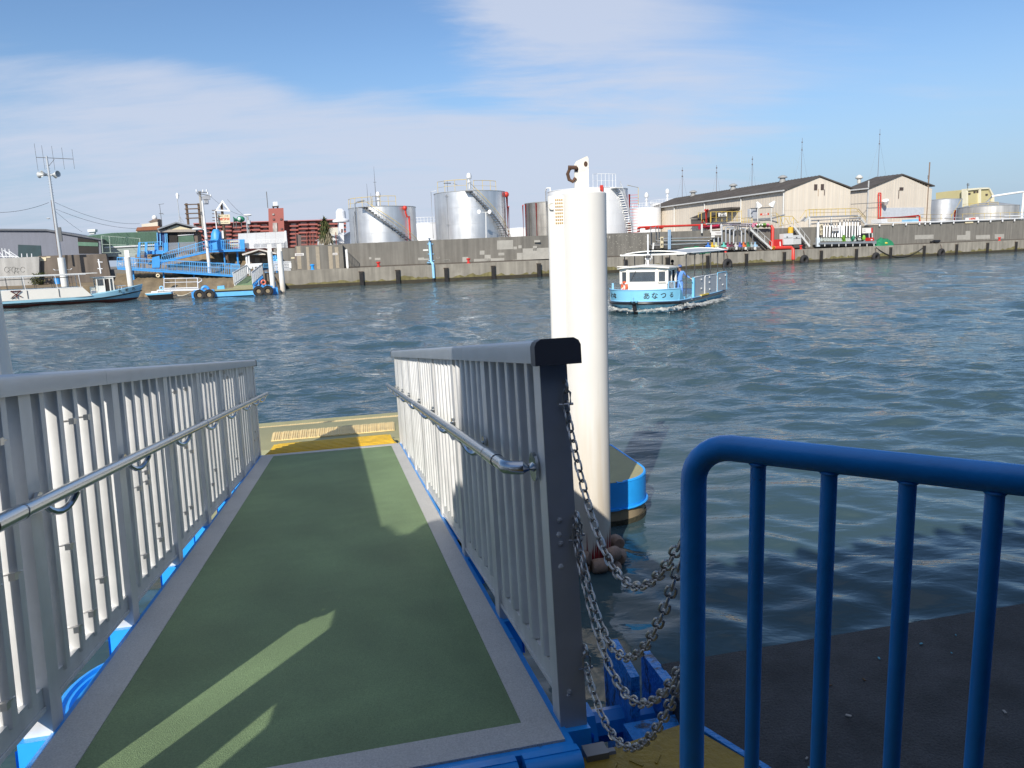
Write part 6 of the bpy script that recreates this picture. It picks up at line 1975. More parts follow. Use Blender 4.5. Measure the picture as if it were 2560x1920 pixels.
# cabin
CB = [(5.38, .80), (5.16, 1.27), (3.75, 1.27)]
def cab_wall(q, z0, z1, m=0, inset=0.):
    P = [(x - inset, (y - inset)) for x, y in CB]; P = P + [(x, -y) for x, y in reversed(P)]
    n = len(P)
    for i in range(n):
        a, b_ = P[i], P[(i + 1) % n]
        A_, B_ = V3((*a, 0)), V3((*b_, 0)); d_ = (B_ - A_); nrm = V3((d_.y, -d_.x, 0)).normalized()
        q.prism([A_ + ZUP * z0, B_ + ZUP * z0, B_ + ZUP * z1, A_ + ZUP * z1], -nrm * .05 if nrm.dot(A_ + B_ - V3((9, 0, 0))) > 0 else nrm * .05, m)


q = MB(); cab_wall(q, .48, 1.50); cab_wall(q, 2.12, 2.3)
for (x, y, w_) in ((5.38, .80, .12), (5.16, 1.27, .12), (3.75, 1.27, .10)):
    for sg in (-1, 1): q.box(x - w_ / 2 - .03, x + w_ / 2 - .03, sg * y - w_ / 2, sg * y + w_ / 2, 1.45, 2.2)
for sg in (-1, 1): q.box(4.40, 4.50, sg * 1.27 - .03, sg * 1.27 + .03, 1.45, 2.2)
q.build('cabin', HULLW, fy)
for nm, a, b_ in (('window', (5.37, -.72), (5.37, .72)), ('window', (5.345, .87), (5.19, 1.20)), ('window', (5.345, -.87), (5.19, -1.20)), ('window', (5.06, 1.27), (4.50, 1.27)), ('window', (5.06, -1.27), (4.50, -1.27))):
    A_, B_ = V3((*a, 1.54)), V3((*b_, 1.54)); d_ = (B_ - A_).normalized(); nr_ = V3((-d_.y, d_.x, 0)) * .008
    w_ = MB().prism([A_, B_, B_ + ZUP * .56, A_ + ZUP * .56], nr_).build(nm, GLASSD, fy)
    q = MB()
    for p0, p1 in ((A_, B_), (A_ + ZUP * .56, B_ + ZUP * .56), (A_, A_ + ZUP * .56), (B_, B_ + ZUP * .56)): q.bar(p0, p1, .035, .05)
    q.build('window_frame', HULLW, w_)
MB().bar((5.42, -.35, 2.12), (5.42, -.60, 1.68), .025).build('wiper', POSTD, fy)
for sg in (-1, 1): MB().bar((5.36, sg * .88, 1.48), (5.2, sg * 1.22, 1.48), .04, .03).build('sill', mat('sill_grey', (.4, .38, .34), .6), fy)
q = MB()
rp = [(5.60, 0), (5.58, .7), (5.45, 1.2), (5.3, 1.42), (3.55, 1.42)]
rp = rp + [(x, -y) for x, y in reversed(rp[1:])]
n = len(rp)
def rz(y): return 2.40 - .10 * (abs(y) / 1.4) ** 2
top = [V3((x, y, rz(y))) for x, y in rp]; bot = [V3((x, y, rz(y) - .07)) for x, y in rp]
q.add(bot + top + [V3((4.5, 0, 2.47)), V3((4.5, 0, 2.3))], [(i, (i + 1) % n, n + (i + 1) % n, n + i) for i in range(n)] + [(n + i, n + (i + 1) % n, 2 * n) for i in range(n)] + [((i + 1) % n, i, 2 * n + 1) for i in range(n)])
q.build('cabin_roof', HULLW, fy)
MB().box(5.2, 5.5, -1.35, -.8, 2.36, 2.40).build('roof_hatch', HULLW, fy)
q = MB(); q.tube((4.9, .15, 2.42), (4.9, .15, 4.0), .045, 8); q.bar((4.9, .0, 2.74), (4.9, .3, 2.74), .04, .08); q.tube((4.9, .02, 2.42), (4.9, .10, 2.9), .02, 5)
q.build('mast', WHITEP, fy)
MB().lathe((5.0, .18, 2.78), [(0, 0), (.10, 0), (.12, .06), (.10, .13), (0, .14)], 10).build('mast_lamp', POSTD, fy)
MB().path([(5.0, .30, 2.62), (5.05, .42, 2.75), (5.0, .38, 2.88)], .03, 6).build('searchlight', GREYP, fy)
rg = thing('life_ring', 'orange life ring on the cabin front of the moving ferry', 'life ring')
q = MB(); q.torus((5.36, -1.0, 1.33), V3((.82, -.57, 0)).normalized(), .21, .07, 18, 8); q.build('ring', mat('orange_ring', (.72, .13, .05), .5), rg)
for a in (.7, 2.2, 3.8, 5.3): 
    c_ = V3((5.36, -1.0, 1.33)) + V3((.57, .82, 0)) * .21 * math.cos(a) + ZUP * .21 * math.sin(a)
    MB().ball(c_, .078, 8).build('band', WHITE, rg)
for x, y, lb in ((5.1, -1.78, 'l'), (5.2, -1.70, 'l')): MB().tube((x, y, 1.15), (x, y, 1.50), .04, 8).build('bulwark_post', LBL, fy)
q = MB(); q.path([(5.2, 1.35, 1.15), (5.2, 1.35, 1.52), (4.6, 1.72, 1.56), (4.55, 1.84, 1.2)], .025, 6); q.tube((4.9, 1.55, 1.54), (4.9, 1.6, 1.0), .02, 6); q.build('grab_rail', LBL, fy)
# canopy
q = MB()
nx_, ny_ = 14, 8; vs = []
XC0, XC1, YC = 3.75, -4.9, 1.82
def cz(x, y): return 2.93 + .17 * (1 - (y / YC) ** 2) + .006 * (3.75 - x)
for i in range(nx_ + 1):
    for j in range(ny_ + 1):
        x = XC0 + (XC1 - XC0) * i / nx_; y = -YC + 2 * YC * j / ny_; vs.append(V3((x, y, cz(x, y))))
k = ny_ + 1
fsx = [(i * k + j, i * k + j + 1, (i + 1) * k + j + 1, (i + 1) * k + j) for i in range(nx_) for j in range(ny_)]
q.add(vs, fsx); q.add([v - ZUP * .05 for v in vs], fsx)
q.build('canopy', CANG, fy)
q = MB()
for x in (XC0, XC1):
    q.path([V3((x, y, cz(x, y) + .02)) for y in np.linspace(-YC, YC, 13)], .035, 5); q.tube((x, -YC, cz(x, YC)), (x, YC, cz(x, YC)), .05, 6)
for sg in (-1, 1): q.path([V3((x, sg * YC, cz(x, YC) + .02)) for x in np.linspace(XC0, XC1, 8)], .05, 6)
for x in (1.2, -1.2, -3.2): q.path([V3((x, y, cz(x, y) - .06)) for y in np.linspace(-YC, YC, 9)], .03, 5)
q.build('canopy_frame', CANO, fy)
for x in (3.4, 1.8, .2, -1.5, -3.1, -4.6):
    for sg in (-1, 1): MB().tube((x, sg * 1.74, .5), (x, sg * 1.74, 2.93), .028, 6).build('canopy_post', POSTD, fy)
q = MB()
for x, y in ((2.6, 1.0), (.6, 1.1), (-1.2, 1.15)): q.path([(x, y, 2.98), (x, y, 2.82), (x - 1.2, y, 2.82), (x - 1.2, y, 2.98)], .025, 5)
q.build('hand_bar', POSTD, fy)
# side panels with rails
for sg in (1, -1):
    q = MB(); q.box(2.35, 2.50, sg * 1.86 - .06, sg * 1.86 + .06, .5, 1.62); q.build('gate_post', HB, fy)
    for a, b_, zt in ((2.3, .25, 1.62), (.15, -2.5, 1.60), (-2.6, -4.9, 1.66)):
        MB().box(b_, a, sg * 1.84 - .02, sg * 1.84 + .02, .55, zt - .06).build('side_panel', PANG, fy)
        q = MB(); q.path([(a, sg * 1.85, .55), (a, sg * 1.85, zt - .1), (a - .1, sg * 1.85, zt), (b_ + .1, sg * 1.85, zt), (b_, sg * 1.85, zt - .1), (b_, sg * 1.85, .55)], .032, 6); q.build('side_rail', WHITEP if zt < 1.63 else HB, fy)
    q = MB(); q.box(-.4, 1.2, sg * 1.93 - .05, sg * 1.93 + .05, .53, .60); q.build('step_plate', mat('yellow_step', (.65, .48, .06), .6), fy)
    for x in (3.9, 1.9, -1.8, -3.4, -4.6): MB().lathe((x, sg * 1.78, .52), [(0, 0), (.05, 0), (.05, .12), (.09, .15), (0, .18)], 8).build('cleat', HB, fy)
for x, z_ in ((.9, 1.45), (.9, .95), (-.8, 1.5), (-.8, 1.2), (-.9, .8), (-3.2, 1.3), (-3.9, .9), (-4.5, 1.45)): MB().box(x - .10, x + .10, 1.87, 1.90, z_ - .04, z_ + .04).build('panel_latch', WHITE, fy)
FLOC = (9.7, 43.9, .0); FHEAD = (-.5, -.866)
place(fy, FLOC, FHEAD); place(rg, FLOC, FHEAD)
FM = Matrix.Translation(V3(FLOC)) @ Matrix.Rotation(math.atan2(FHEAD[1], FHEAD[0]), 4, 'Z')

# bow wave and wake: white broken water
FOAM = bpy.data.materials.new('wake_foam'); FOAM.use_nodes = True
nt = FOAM.node_tree; N = nt.nodes; L = nt.links; b = N['Principled BSDF']
b.inputs['Base Color'].default_value = (.60, .61, .58, 1); b.inputs['Roughness'].default_value = .6
tcf = N.new('ShaderNodeTexCoord'); nf = N.new('ShaderNodeTexNoise'); nf.inputs['Scale'].default_value = 3.2; nf.inputs['Detail'].default_value = 8; nf.inputs['Roughness'].default_value = .68
L.new(tcf.outputs['Object'], nf.inputs['Vector'])
va = N.new('ShaderNodeVertexColor'); va.layer_name = 'cover'
mrf = N.new('ShaderNodeMapRange'); mrf.inputs[1].default_value = .46; mrf.inputs[2].default_value = .78
ad = N.new('ShaderNodeMath'); ad.operation = 'ADD'; sb_ = N.new('ShaderNodeMath'); sb_.operation = 'SUBTRACT'; sb_.inputs[1].default_value = .5
ml = N.new('ShaderNodeMath'); ml.operation = 'MULTIPLY'; ml.inputs[1].default_value = .42
L.new(va.outputs[0], sb_.inputs[0]); L.new(sb_.outputs[0], ml.inputs[0]); L.new(nf.outputs[0], ad.inputs[0]); L.new(ml.outputs[0], ad.inputs[1])
L.new(ad.outputs[0], mrf.inputs[0]); L.new(mrf.outputs[0], b.inputs['Alpha'])
rs = np.random.RandomState(2)
pathL = [(6.35, 0.0)] + [(x - .42 * max(0, (x - 2) / 4.6) ** 2, y * .90) for x, y in half_outline()[1:-1]] + [(-7.5, 1.2), (-10, 1.4), (-13, 1.6)]
vs, cov, fs = [], [], []
def resample(P, n):
    P = [V3((*p, 0)) for p in P]; ds = [0]
    for a, b_ in zip(P[:-1], P[1:]): ds.append(ds[-1] + (b_ - a).length)
    out = []
    for k in range(n):
        d_ = ds[-1] * k / (n - 1); i = max(j for j in range(len(ds)) if ds[j] <= d_ + 1e-9); i = min(i, len(P) - 2)
        out.append(P[i].lerp(P[i + 1], (d_ - ds[i]) / max(1e-6, ds[i + 1] - ds[i])))
    return out, ds[-1]


for sg in (1, -1):
    PP, tot = resample(pathL, 150)
    o = len(vs); nv = 16
    for i, p in enumerate(PP):
        tn = (PP[min(i + 1, 149)] - PP[max(i - 1, 0)]).normalized(); nr_ = V3((-tn.y, tn.x, 0))
        if nr_.y < 0 and p.y > .2: nr_ = -nr_
        if i < 3: nr_ = V3((1, .2, 0)).normalized()
        f = i / 149; wd = .75 + 1.1 * min(1, f * 3)
        amp = .22 * math.exp(-((f - .13) / .10) ** 2) + .08 * math.exp(-((f - .36) / .10) ** 2) + .07
        for j in range(nv):
            g = j / (nv - 1)
            h = amp * math.exp(-((g - .30) / .33) ** 2) * (1 + rs.normal(0, .2)) + .035
            pt = p + nr_ * (g * wd - .10)
            vs.append((pt.x + rs.normal(0, .02), pt.y * sg + rs.normal(0, .02), h if j else .02)); 
            c_ = (1.02 * math.exp(-((g - .28) / .34) ** 2)) * (1.0 if f < .3 else max(.1, 1 - (f - .3) * 1.5))
            cov.append(c_)
    fs += [(o + i * nv + j, o + i * nv + j + 1, o + (i + 1) * nv + j + 1, o + (i + 1) * nv + j) for i in range(149) for j in range(nv - 1)]
me = bpy.data.meshes.new('wake_foam'); me.from_pydata(vs, [], fs); me.materials.append(FOAM)
for p in me.polygons: p.use_smooth = True
ca = me.color_attributes.new('cover', 'FLOAT_COLOR', 'POINT')
ca.data.foreach_set('color', np.array([(c, c, c, 1) for c in cov], np.float32).ravel())
fo_ = bpy.data.objects.new('wake_foam', me); COL.objects.link(fo_); fo_['kind'] = 'stuff'; fo_['label'] = 'white bow wave and wake churned up around the moving ferry'; fo_['category'] = 'foam'
place(fo_, FLOC, FHEAD)
q = MB()
for k in range(150):
    f = abs(rs.normal(.0, .16)); i = min(149, int(f * 149)); p = PP[i]; sg = 1 if rs.rand() < .72 else -1
    q.ball((p.x + rs.normal(.15, .25), (p.y + abs(rs.normal(.25, .3))) * sg, abs(rs.normal(.12, .2))), abs(rs.normal(.006, .007)) + .005, 5)
sp = q.build('spray', mat('white_spray', (.78, .80, .80), .5), None, loc=(0, 0, 0)); sp['kind'] = 'stuff'; sp['label'] = 'droplets of spray thrown up at the ferry bow'; sp['category'] = 'spray'
place(sp, FLOC, FHEAD)

# ------- moored boat at the left
HULLP = mat('faded_light_blue', (.34, .62, .76), .4, 0, .06, 1, dirt=.35, dcol=(.42, .36, .26), dscale=1.4, dlo=.58, dhi=.8)
mb = thing('ferry_boat', 'white and pale blue boat with red waterline moored at the far left', 'boat')
q = MB()
def sheer2(x): return .62 + .55 * max(0, (x - 1.0) / 5.6) ** 1.7
def ring2(z, sy, sx):
    H_ = [(6.6 - .0, 0.0), (6.0, .42), (5.2, .85), (4.2, 1.25), (3.0, 1.55), (1.5, 1.75), (0, 1.85), (-3, 1.85), (-6.0, 1.8), (-7.0, 1.7)]
    out = [(x - sx * max(0, (x - 1) / 5.6) ** 1.5, y * sy, z(x) if callable(z) else z) for x, y in H_]
    return out + [(x, -y, z_) for x, y, z_ in reversed(out[1:])]


loft(q, [ring2(.25, .88, .47), ring2(lambda x: sheer2(x) - .28, .96, .16), ring2(lambda x: sheer2(x) - .26, .97, .16)]); q.build('hull', HULLP, mb, smooth=50)
q = MB(); loft(q, [ring2(-.5, .5, 1.4), ring2(.255, .882, .47)]); q.build('boot_top', ANTIF, mb, smooth=50)
q = MB(); loft(q, [ring2(lambda x: sheer2(x) - .27, .97, .16), ring2(lambda x: sheer2(x) + .02 + .14 * min(1, max(0, x) / 3) + .22 * max(0, (x - 3) / 3.6), 1.0, -.05)]); q.build('sheer_strake', HULLP, mb, smooth=50)
q = MB(); q.path([V3(p) for p in ring2(lambda x: sheer2(x) - .27, 1.0, .12)], .06, 6, closed=True); q.build('rub_rail', RUBR, mb)
for sg in (-1, 1):
    q = MB(); q.prism([(-7, sg * 1.86, .63), (1.2, sg * 1.84, .66), (1.9, sg * 1.78, .70), (1.2, sg * 1.84, 1.52), (-7, sg * 1.86, 1.55)], (0, -.05 * sg, 0)); q.build('side_panel', HULLW, mb)
    q = MB()
    for x in (-5.9, -5.3, -3.3, -.8, 1.1): q.tube((x, sg * 1.80, .8), (x - .1, sg * 1.7, 2.74), .028, 6)
    q.tube((-7, sg * 1.70, 2.72), (1.6, sg * 1.66, 2.72), .03, 6); q.tube((-7, sg * 1.80, 1.57), (1.2, sg * 1.80, 1.56), .03, 6)
    q.build('canopy_post', WHITEP, mb)
    q = MB()
    for x in (-4.6, -2.4, -1.0, .5): q.tube((x, sg * 1.4, .8), (x - .1, sg * 1.4, 2.7), .018, 5)
    q.tube((-7, sg * 1.4, 2.5), (.5, sg * 1.4, 2.5), .018, 5); q.build('inner_rail', POSTD, mb)
for x in (-.78, -3.25): MB().box(x - .02, x + .02, -1.90, -1.88, .75, 1.5).build('panel_seam', POSTD, mb)
MB().prism([(-7, -1.75, 2.76), (2.6, -1.6, 2.78), (2.6, 1.6, 2.78), (-7, 1.75, 2.76)], (0, 0, .05)).build('canopy', CANO, mb)
q = MB()                                     # harbour emblem painted on the side
cx_, cz_ = -4.1, 1.22; yy = -1.91
for (a, b_) in (((-.26, .20), (.26, .20)), ((-.26, .20), (.0, -.06)), ((.26, .20), (.0, -.06)), ((0, -.06), (-.24, -.28)), ((0, -.06), (.26, -.28)), ((0, -.06), (.02, -.38))):
    q.bar((cx_ + a[0] * 1.5, yy - .03, cz_ + .04 + a[1] * 1.15), (cx_ + b_[0] * 1.5, yy - .03, cz_ + .04 + b_[1] * 1.15), .02, .085)
q.build('emblem', mat('emblem_brown', (.10, .03, .03), .6), mb)
for x in (-5.6, -4.4): MB().path([(x - .15, -1.92, .86), (x, -1.93, .94), (x + .15, -1.92, .86)], .04, 6).build('fairlead', RUBR, mb)
q = MB(); q.box(2.45, 2.52, -1.05, 1.05, .8, 1.6); q.box(3.85, 3.92, -.95, .95, .8, 1.6)
for sg in (-1, 1):
    q.box(2.45, 3.1, sg * 1.02 - .03, sg * 1.02 + .03, .8, 1.58)
    for x in (2.5, 3.12, 3.6, 3.9): q.box(x - .05, x + .05, sg * 1.02 - .05, sg * 1.02 + .05, .8, 2.32)
    q.box(2.45, 3.92, sg * 1.02 - .04, sg * 1.02 + .04, 2.2, 2.34)
for y in (-.35, .35): q.box(3.86, 3.94, y - .04, y + .04, 1.6, 2.3)
q.box(3.85, 3.93, -1.0, 1.0, 2.2, 2.34); q.build('cabin', HULLW, mb)
q = MB(); q.prism([(2.2, -1.2, 2.34), (4.15, -1.1, 2.36), (4.15, 1.1, 2.36), (2.2, 1.2, 2.34)], (0, 0, .07)); q.build('cabin_roof', HULLW, mb)
for a, b_, z0, z1 in (((2.55, -1.02), (3.07, -1.02), 1.62, 2.2), ((3.65, -1.02), (3.85, -1.02), 1.0, 2.2), ((3.90, -.95), (3.90, -.4), 1.62, 2.2), ((3.90, -.3), (3.90, .3), 1.62, 2.2)):
    A_, B_ = V3((*a, z0)), V3((*b_, z0)); MB().prism([A_, B_, B_ + ZUP * (z1 - z0), A_ + ZUP * (z1 - z0)], (.006, -.006, 0)).build('window', GLASSD, mb)
MB().box(3.15, 3.58, -1.0, -.98, .8, 2.2).build('doorway', DARKG, mb)
q = MB(); q.path([(4.3, -.9, .95), (4.3, -.9, 1.48), (5.0, -.55, 1.46), (5.0, .55, 1.46), (4.3, .9, 1.48), (4.3, .9, .95)], .025, 6); q.tube((4.6, -.75, .95), (4.6, -.75, 1.47), .02, 6); q.build('bow_rail', WHITEP, mb)
q = MB(); q.prism([(x, y * .93, sheer2(x) + .02) for x, y, z_ in ring2(0, 1, 0)], (0, 0, .03)); q.build('deck', HB, mb)
MB().box(2.0, 2.35, -1.1, -.6, .8, 1.15).build('deck_box', mat('dim_box', (.2, .22, .26), .6), mb)
MB().box(2.0, 2.4, -.2, .5, .8, 1.5).build('locker', HULLW, mb)
for ch, x in (('丸', 4.35), ('坂', 5.0), ('八', 5.65)):
    # starboard side reads towards the stern
    f = lambda xx: np.interp(xx, [3.0, 4.2, 5.2, 6.0, 6.6], [1.55, 1.25, .85, .42, 0])
    X_ = V3((1, (f(x) - f(x + .1)) / .1, 0)).normalized(); Nn = V3((X_.y, -X_.x, 0))
    text('name_lettering', ch, .34, INK, V3((x, -f(x), sheer2(x) + .10)) + Nn * .075, X_, (-.02, -.08, 1), mb, ext=.01, bold=.006)
MLOC = onz(346.5, 749, 0); mh = V3((.82, .572, 0)).normalized()
mloc = MLOC - mh * 6.1
place(mb, (mloc.x, mloc.y, 0), (mh.x, mh.y))
t = thing('signal_post', 'slim white post with arms standing behind the moored boat cabin', 'post', tuple(KA(c1(905, 1250), -9)))
MB().bar(KA(c1(888, 1110), -9), KA(c1(910, 1240), -9), .1).build('post', WHITEP, t)
q = MB()
for y in (1135, 1195): q.bar(KA(c1(880, y), -9), KA(c1(925, y + 2), -9), .07)
q.build('arm', WHITEP, t)


# ------------------------------------------------------------------ people
SKIN = mat('skin', (.42, .24, .16), .6, 0, .06, 6); WORKB = mat('light_blue_workwear', (.13, .30, .68), .8, 0, .08, 5, bump=.3, bscale=30); NAVY = mat('navy_cap', (.03, .10, .34), .7); HAIRB = mat('black_hair', (.012, .01, .01), .6)
GLOVE = mat('white_glove', (.75, .75, .72), .8)


def skin_body(name, chains, m_, parent, root=0, sub=2):
    """chains: list of lists of (pos, radius); chains after the first start from the nearest existing vertex"""
    V, E, Rr = [], [], []
    for ch in chains:
        prev = None
        for k, (p, r_) in enumerate(ch):
            p = V3(p)
            if k == 0 and V:
                i = min(range(len(V)), key=lambda j: (V[j] - p).length)
                if (V[i] - p).length < .012: prev = i; continue
            V.append(p); Rr.append(r_); i = len(V) - 1
            if k > 0 and prev is not None: E.append((prev, i))
            elif k == 0 and len(V) > 1:
                j = min(range(len(V) - 1), key=lambda j: (V[j] - p).length); E.append((j, i))
            prev = i
    me = bpy.data.meshes.new(name); me.from_pydata([tuple(v - ORG[parent]) for v in V], E, [])
    o = bpy.data.objects.new(name, me); COL.objects.link(o); o.parent = parent; ORG[o] = ORG[parent]
    me.materials.append(m_)
    md = o.modifiers.new('skin', 'SKIN'); md.use_smooth_shade = True
    for i, sv in enumerate(me.skin_vertices[0].data):
        r_ = Rr[i]; sv.radius = r_ if isinstance(r_, tuple) else (r_, r_); sv.use_root = (i == root)
    o.modifiers.new('sub', 'SUBSURF').levels = sub; o.modifiers['sub'].render_levels = sub
    dg = bpy.context.evaluated_depsgraph_get()
    m2 = bpy.data.meshes.new_from_object(o.evaluated_get(dg)); o.modifiers.clear(); o.data = m2
    if not len(m2.materials): m2.materials.append(m_)
    return o


def hand(base, d_, side, curl=.5, s_=1.):
    """five finger chains leaving the palm end"""
    d_ = V3(d_).normalized(); side = V3(side).normalized(); pn = d_.cross(side)
    ch = [[(base, .026 * s_), (base + d_ * .05 * s_, (.036 * s_, .016 * s_)), (base + d_ * .085 * s_, (.038 * s_, .014 * s_))]]
    for k, (off, ln) in enumerate(((-.028, .068), (-.010, .078), (.010, .074), (.027, .058))):
        p = base + d_ * .085 * s_ + side * off * s_; c = [(p, .0095 * s_)]
        dd = d_
        for j in range(3):
            dd = (dd + pn * curl * .55).normalized(); p = p + dd * ln * s_ * (.45, .32, .23)[j]; c.append((p, (.0090, .0085, .0075)[j] * s_))
        ch.append(c)
    p = base + d_ * .03 * s_ - side * .02 * s_; c = [(p, .012 * s_)]
    dd = (d_ * .6 - side * .8).normalized()
    for j in range(2):
        p = p + dd * .034 * s_; c.append((p, .0095 * s_)); dd = (dd + d_ * .4 + pn * .3).normalized()
    ch.append(c)
    return ch


def person(label, org, yaw, armL, armR, standing=True, cap=True, glove=False, shirt=WORKB, hair=True):
    """local: +Y forward (facing), +X to the person's right; 1.70 m tall"""
    t = thing('person', label, 'person', (0, 0, 0))
    # body: head, neck, torso, legs, arms, hands in one skin
    tor = [((0, 0, .90), (.135, .10)), ((0, .0, 1.02), (.125, .09)), ((0, .0, 1.20), (.145, .10)), ((0, -.01, 1.36), (.15, .095)), ((0, -.01, 1.44), (.075, .07)), ((0, .0, 1.49), .052), ((0, .012, 1.545), (.066, .075)), ((0, .018, 1.61), (.075, .092)), ((0, .012, 1.665), (.066, .08))]
    ch = [tor]
    for sg in (-1, 1):
        ch.append([((0, 0, .90), .1), ((sg * .095, .0, .84), .088), ((sg * .10, .015, .48), .056), ((sg * .10, -.012, .30), .052), ((sg * .105, -.03, .09), .036), ((sg * .11, .03, .04), (.042, .035)), ((sg * .12, .13, .03), (.04, .024))])
    for sg, A_ in ((-1, armL), (1, armR)):
        sh_, el_, wr_ = [V3(a) for a in A_]
        ch.append([((0, -.01, 1.36), .1), (tuple(sh_), .058), (tuple(sh_.lerp(el_, .5)), .047), (tuple(el_), .040), (tuple(el_.lerp(wr_, .35)), .041), (tuple(wr_), .027)])
        d_ = (wr_ - el_).normalized(); sd = V3((0, 1, 0)) if abs(d_.y) < .8 else V3((1, 0, 0))
        sd = (sd - d_ * sd.dot(d_)).normalized() * -sg
        hc = hand(wr_, d_, sd, .5)
        hc[0][0] = (tuple(wr_), .027)
        ch += hc
    b_ = skin_body('body', ch, SKIN, t)
    # face
    q = MB(); q.add([(0, .118, 1.615), (-.016, .098, 1.585), (.016, .098, 1.585), (0, .135, 1.588)], [(0, 1, 3), (0, 3, 2), (1, 2, 3)]); q.build('nose', SKIN, t)
    for sg in (-1, 1):
        MB().ball((sg * .03, .098, 1.622), .011, 8).build('eye', HAIRB, t)
        MB().ball((sg * .082, .01, 1.60), .022, 8, sc=(.4, .8, 1.3)).build('ear', SKIN, t)
    MB().bar((-.022, .103, 1.553), (.022, .103, 1.553), .006).build('mouth', mat('lip', (.3, .12, .1), .6), t)
    if hair:
        q = MB(); q.ball((0, -.012, 1.655), .099, 16, sc=(.93, 1.05, .85)); q.V = [v if not (v[1] > .05 and v[2] < 1.66) else (v[0], .05, v[2]) for v in q.V]; q.build('hair', HAIRB, t)
    if cap:
        q = MB(); q.lathe((0, .0, 1.66), [(.105, 0), (.108, .03), (.098, .075), (.06, .105), (0, .112)], 18); q.prism([(-.085, .06, 1.662), (.085, .06, 1.662), (.07, .19, 1.65), (-.07, .19, 1.65)], (0, 0, .012)); q.build('cap', NAVY, t)
        MB().ball((0, .102, 1.70), .02, 8, sc=(1, .3, .8)).build('cap_badge', WHITE, t)
    jac = [[((0, 0, .86), (.165, .125)), ((0, 0, .97), (.15, .11)), ((0, 0, 1.2), (.168, .12)), ((0, -.01, 1.36), (.165, .11)), ((0, -.01, 1.43), (.09, .08))]]
    for sg, A_ in ((-1, armL), (1, armR)):
        sh_, el_, wr_ = [V3(a) for a in A_]
        jac.append([((0, -.01, 1.36), .1), (tuple(sh_), .072), (tuple(sh_.lerp(el_, .5)), .062), (tuple(el_), .056), (tuple(el_.lerp(wr_, .5)), .052), (tuple(wr_ - (wr_ - el_).normalized() * .03), .042)])
    skin_body('jacket', jac, shirt, t)
    tro = [[((0, 0, .93), (.15, .115)), ((0, 0, .86), (.155, .12))]]
    for sg in (-1, 1): tro.append([((0, 0, .86), .1), ((sg * .098, 0, .78), .103), ((sg * .103, .012, .48), .075), ((sg * .105, -.01, .28), .068), ((sg * .108, -.02, .07), .062)])
    skin_body('trousers', tro, shirt, t)
    q = MB(); q.torus((0, 0, .90), ZUP, .145, .016, 20, 6, sx=1.06, sy=.82, X=V3((1, 0, 0))); q.build('belt', POSTD, t)
    for sg in (-1, 1):
        MB().obox((sg * .115, .05, .035), V3((.05, 0, 0)), V3((0, .13, 0)), V3((0, 0, .035))).build('shoe', POSTD, t)
    if glove:
        sh_, el_, wr_ = [V3(a) for a in armL]
        d_ = (wr_ - el_).normalized(); sd = V3((0, 1, 0)); sd = (sd - d_ * sd.dot(d_)).normalized()
        hc = hand(wr_ - d_ * .02, d_, sd, .55, 1.18); skin_body('glove', hc, GLOVE, t, sub=1)
    t.matrix_world = org @ Matrix.Rotation(yaw, 4, 'Z')
    return t


# deckhand: on deck behind the cabin on the port side, facing the bow, left arm out to the gate post
BowYaw = -math.pi / 2     # local +Y turned to boat +X
person('deckhand in light blue workwear and cap standing on the ferry deck, arm out', FM @ Matrix.Translation(V3((3.1, 1.30, .58))), BowYaw + .45,
       ((-.19, -.01, 1.37), (-.36, -.10, 1.17), (-.58, -.02, 1.02)), ((.19, -.01, 1.37), (.25, -.02, 1.10), (.22, .09, .88)), glove=True)
person('ferry skipper in light blue shirt seen through the big cabin window', FM @ Matrix.Translation(V3((4.55, .0, .44))), BowYaw,
       ((-.19, 0, 1.37), (-.27, .05, 1.10), (-.16, .30, 1.08)), ((.19, 0, 1.37), (.27, .05, 1.10), (.16, .30, 1.08)), cap=False, shirt=mat('pale_blue_shirt', (.28, .45, .74), .8))
person('dark haired passenger mostly hidden behind the ferry cabin roof', FM @ Matrix.Translation(V3((1.4, .35, .86))), BowYaw + math.pi,
       ((-.19, 0, 1.37), (-.24, 0, 1.10), (-.22, .1, .86)), ((.19, 0, 1.37), (.24, 0, 1.10), (.22, .1, .86)), cap=False, shirt=mat('dark_coat', (.03, .03, .04), .8))
# ================================================================== FAR SHORE, RIGHT: warehouses, pipe racks
WSID = mat('warehouse_siding', (.64, .575, .485), .8, 0, .05, .25, streak=.10, sscale=(2.2, 2.2, .05), dirt=.25, dcol=(.48, .41, .33), dscale=.25)
WROOF = mat('warehouse_roof', (.085, .075, .068), .75, 0, .15, .4, streak=.2, sscale=(.3, .3, .3), dirt=.3, dcol=(.17, .14, .12), dscale=.3)
PIPEG = mat('silver_pipe', (.66, .67, .68), .35, .55, .06, 2)
PIPEL = mat('lilac_pipe', (.55, .50, .62), .5, 0, .08, 2)
STEELW = mat('pale_steel', (.62, .62, .60), .5, .2, .06, 2)
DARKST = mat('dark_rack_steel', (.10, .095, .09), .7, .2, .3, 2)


def hz(px): return onz(px[0], px[1], 0)


def near_pt(px, dist_back, K=KB):
    return K(px, dist_back)


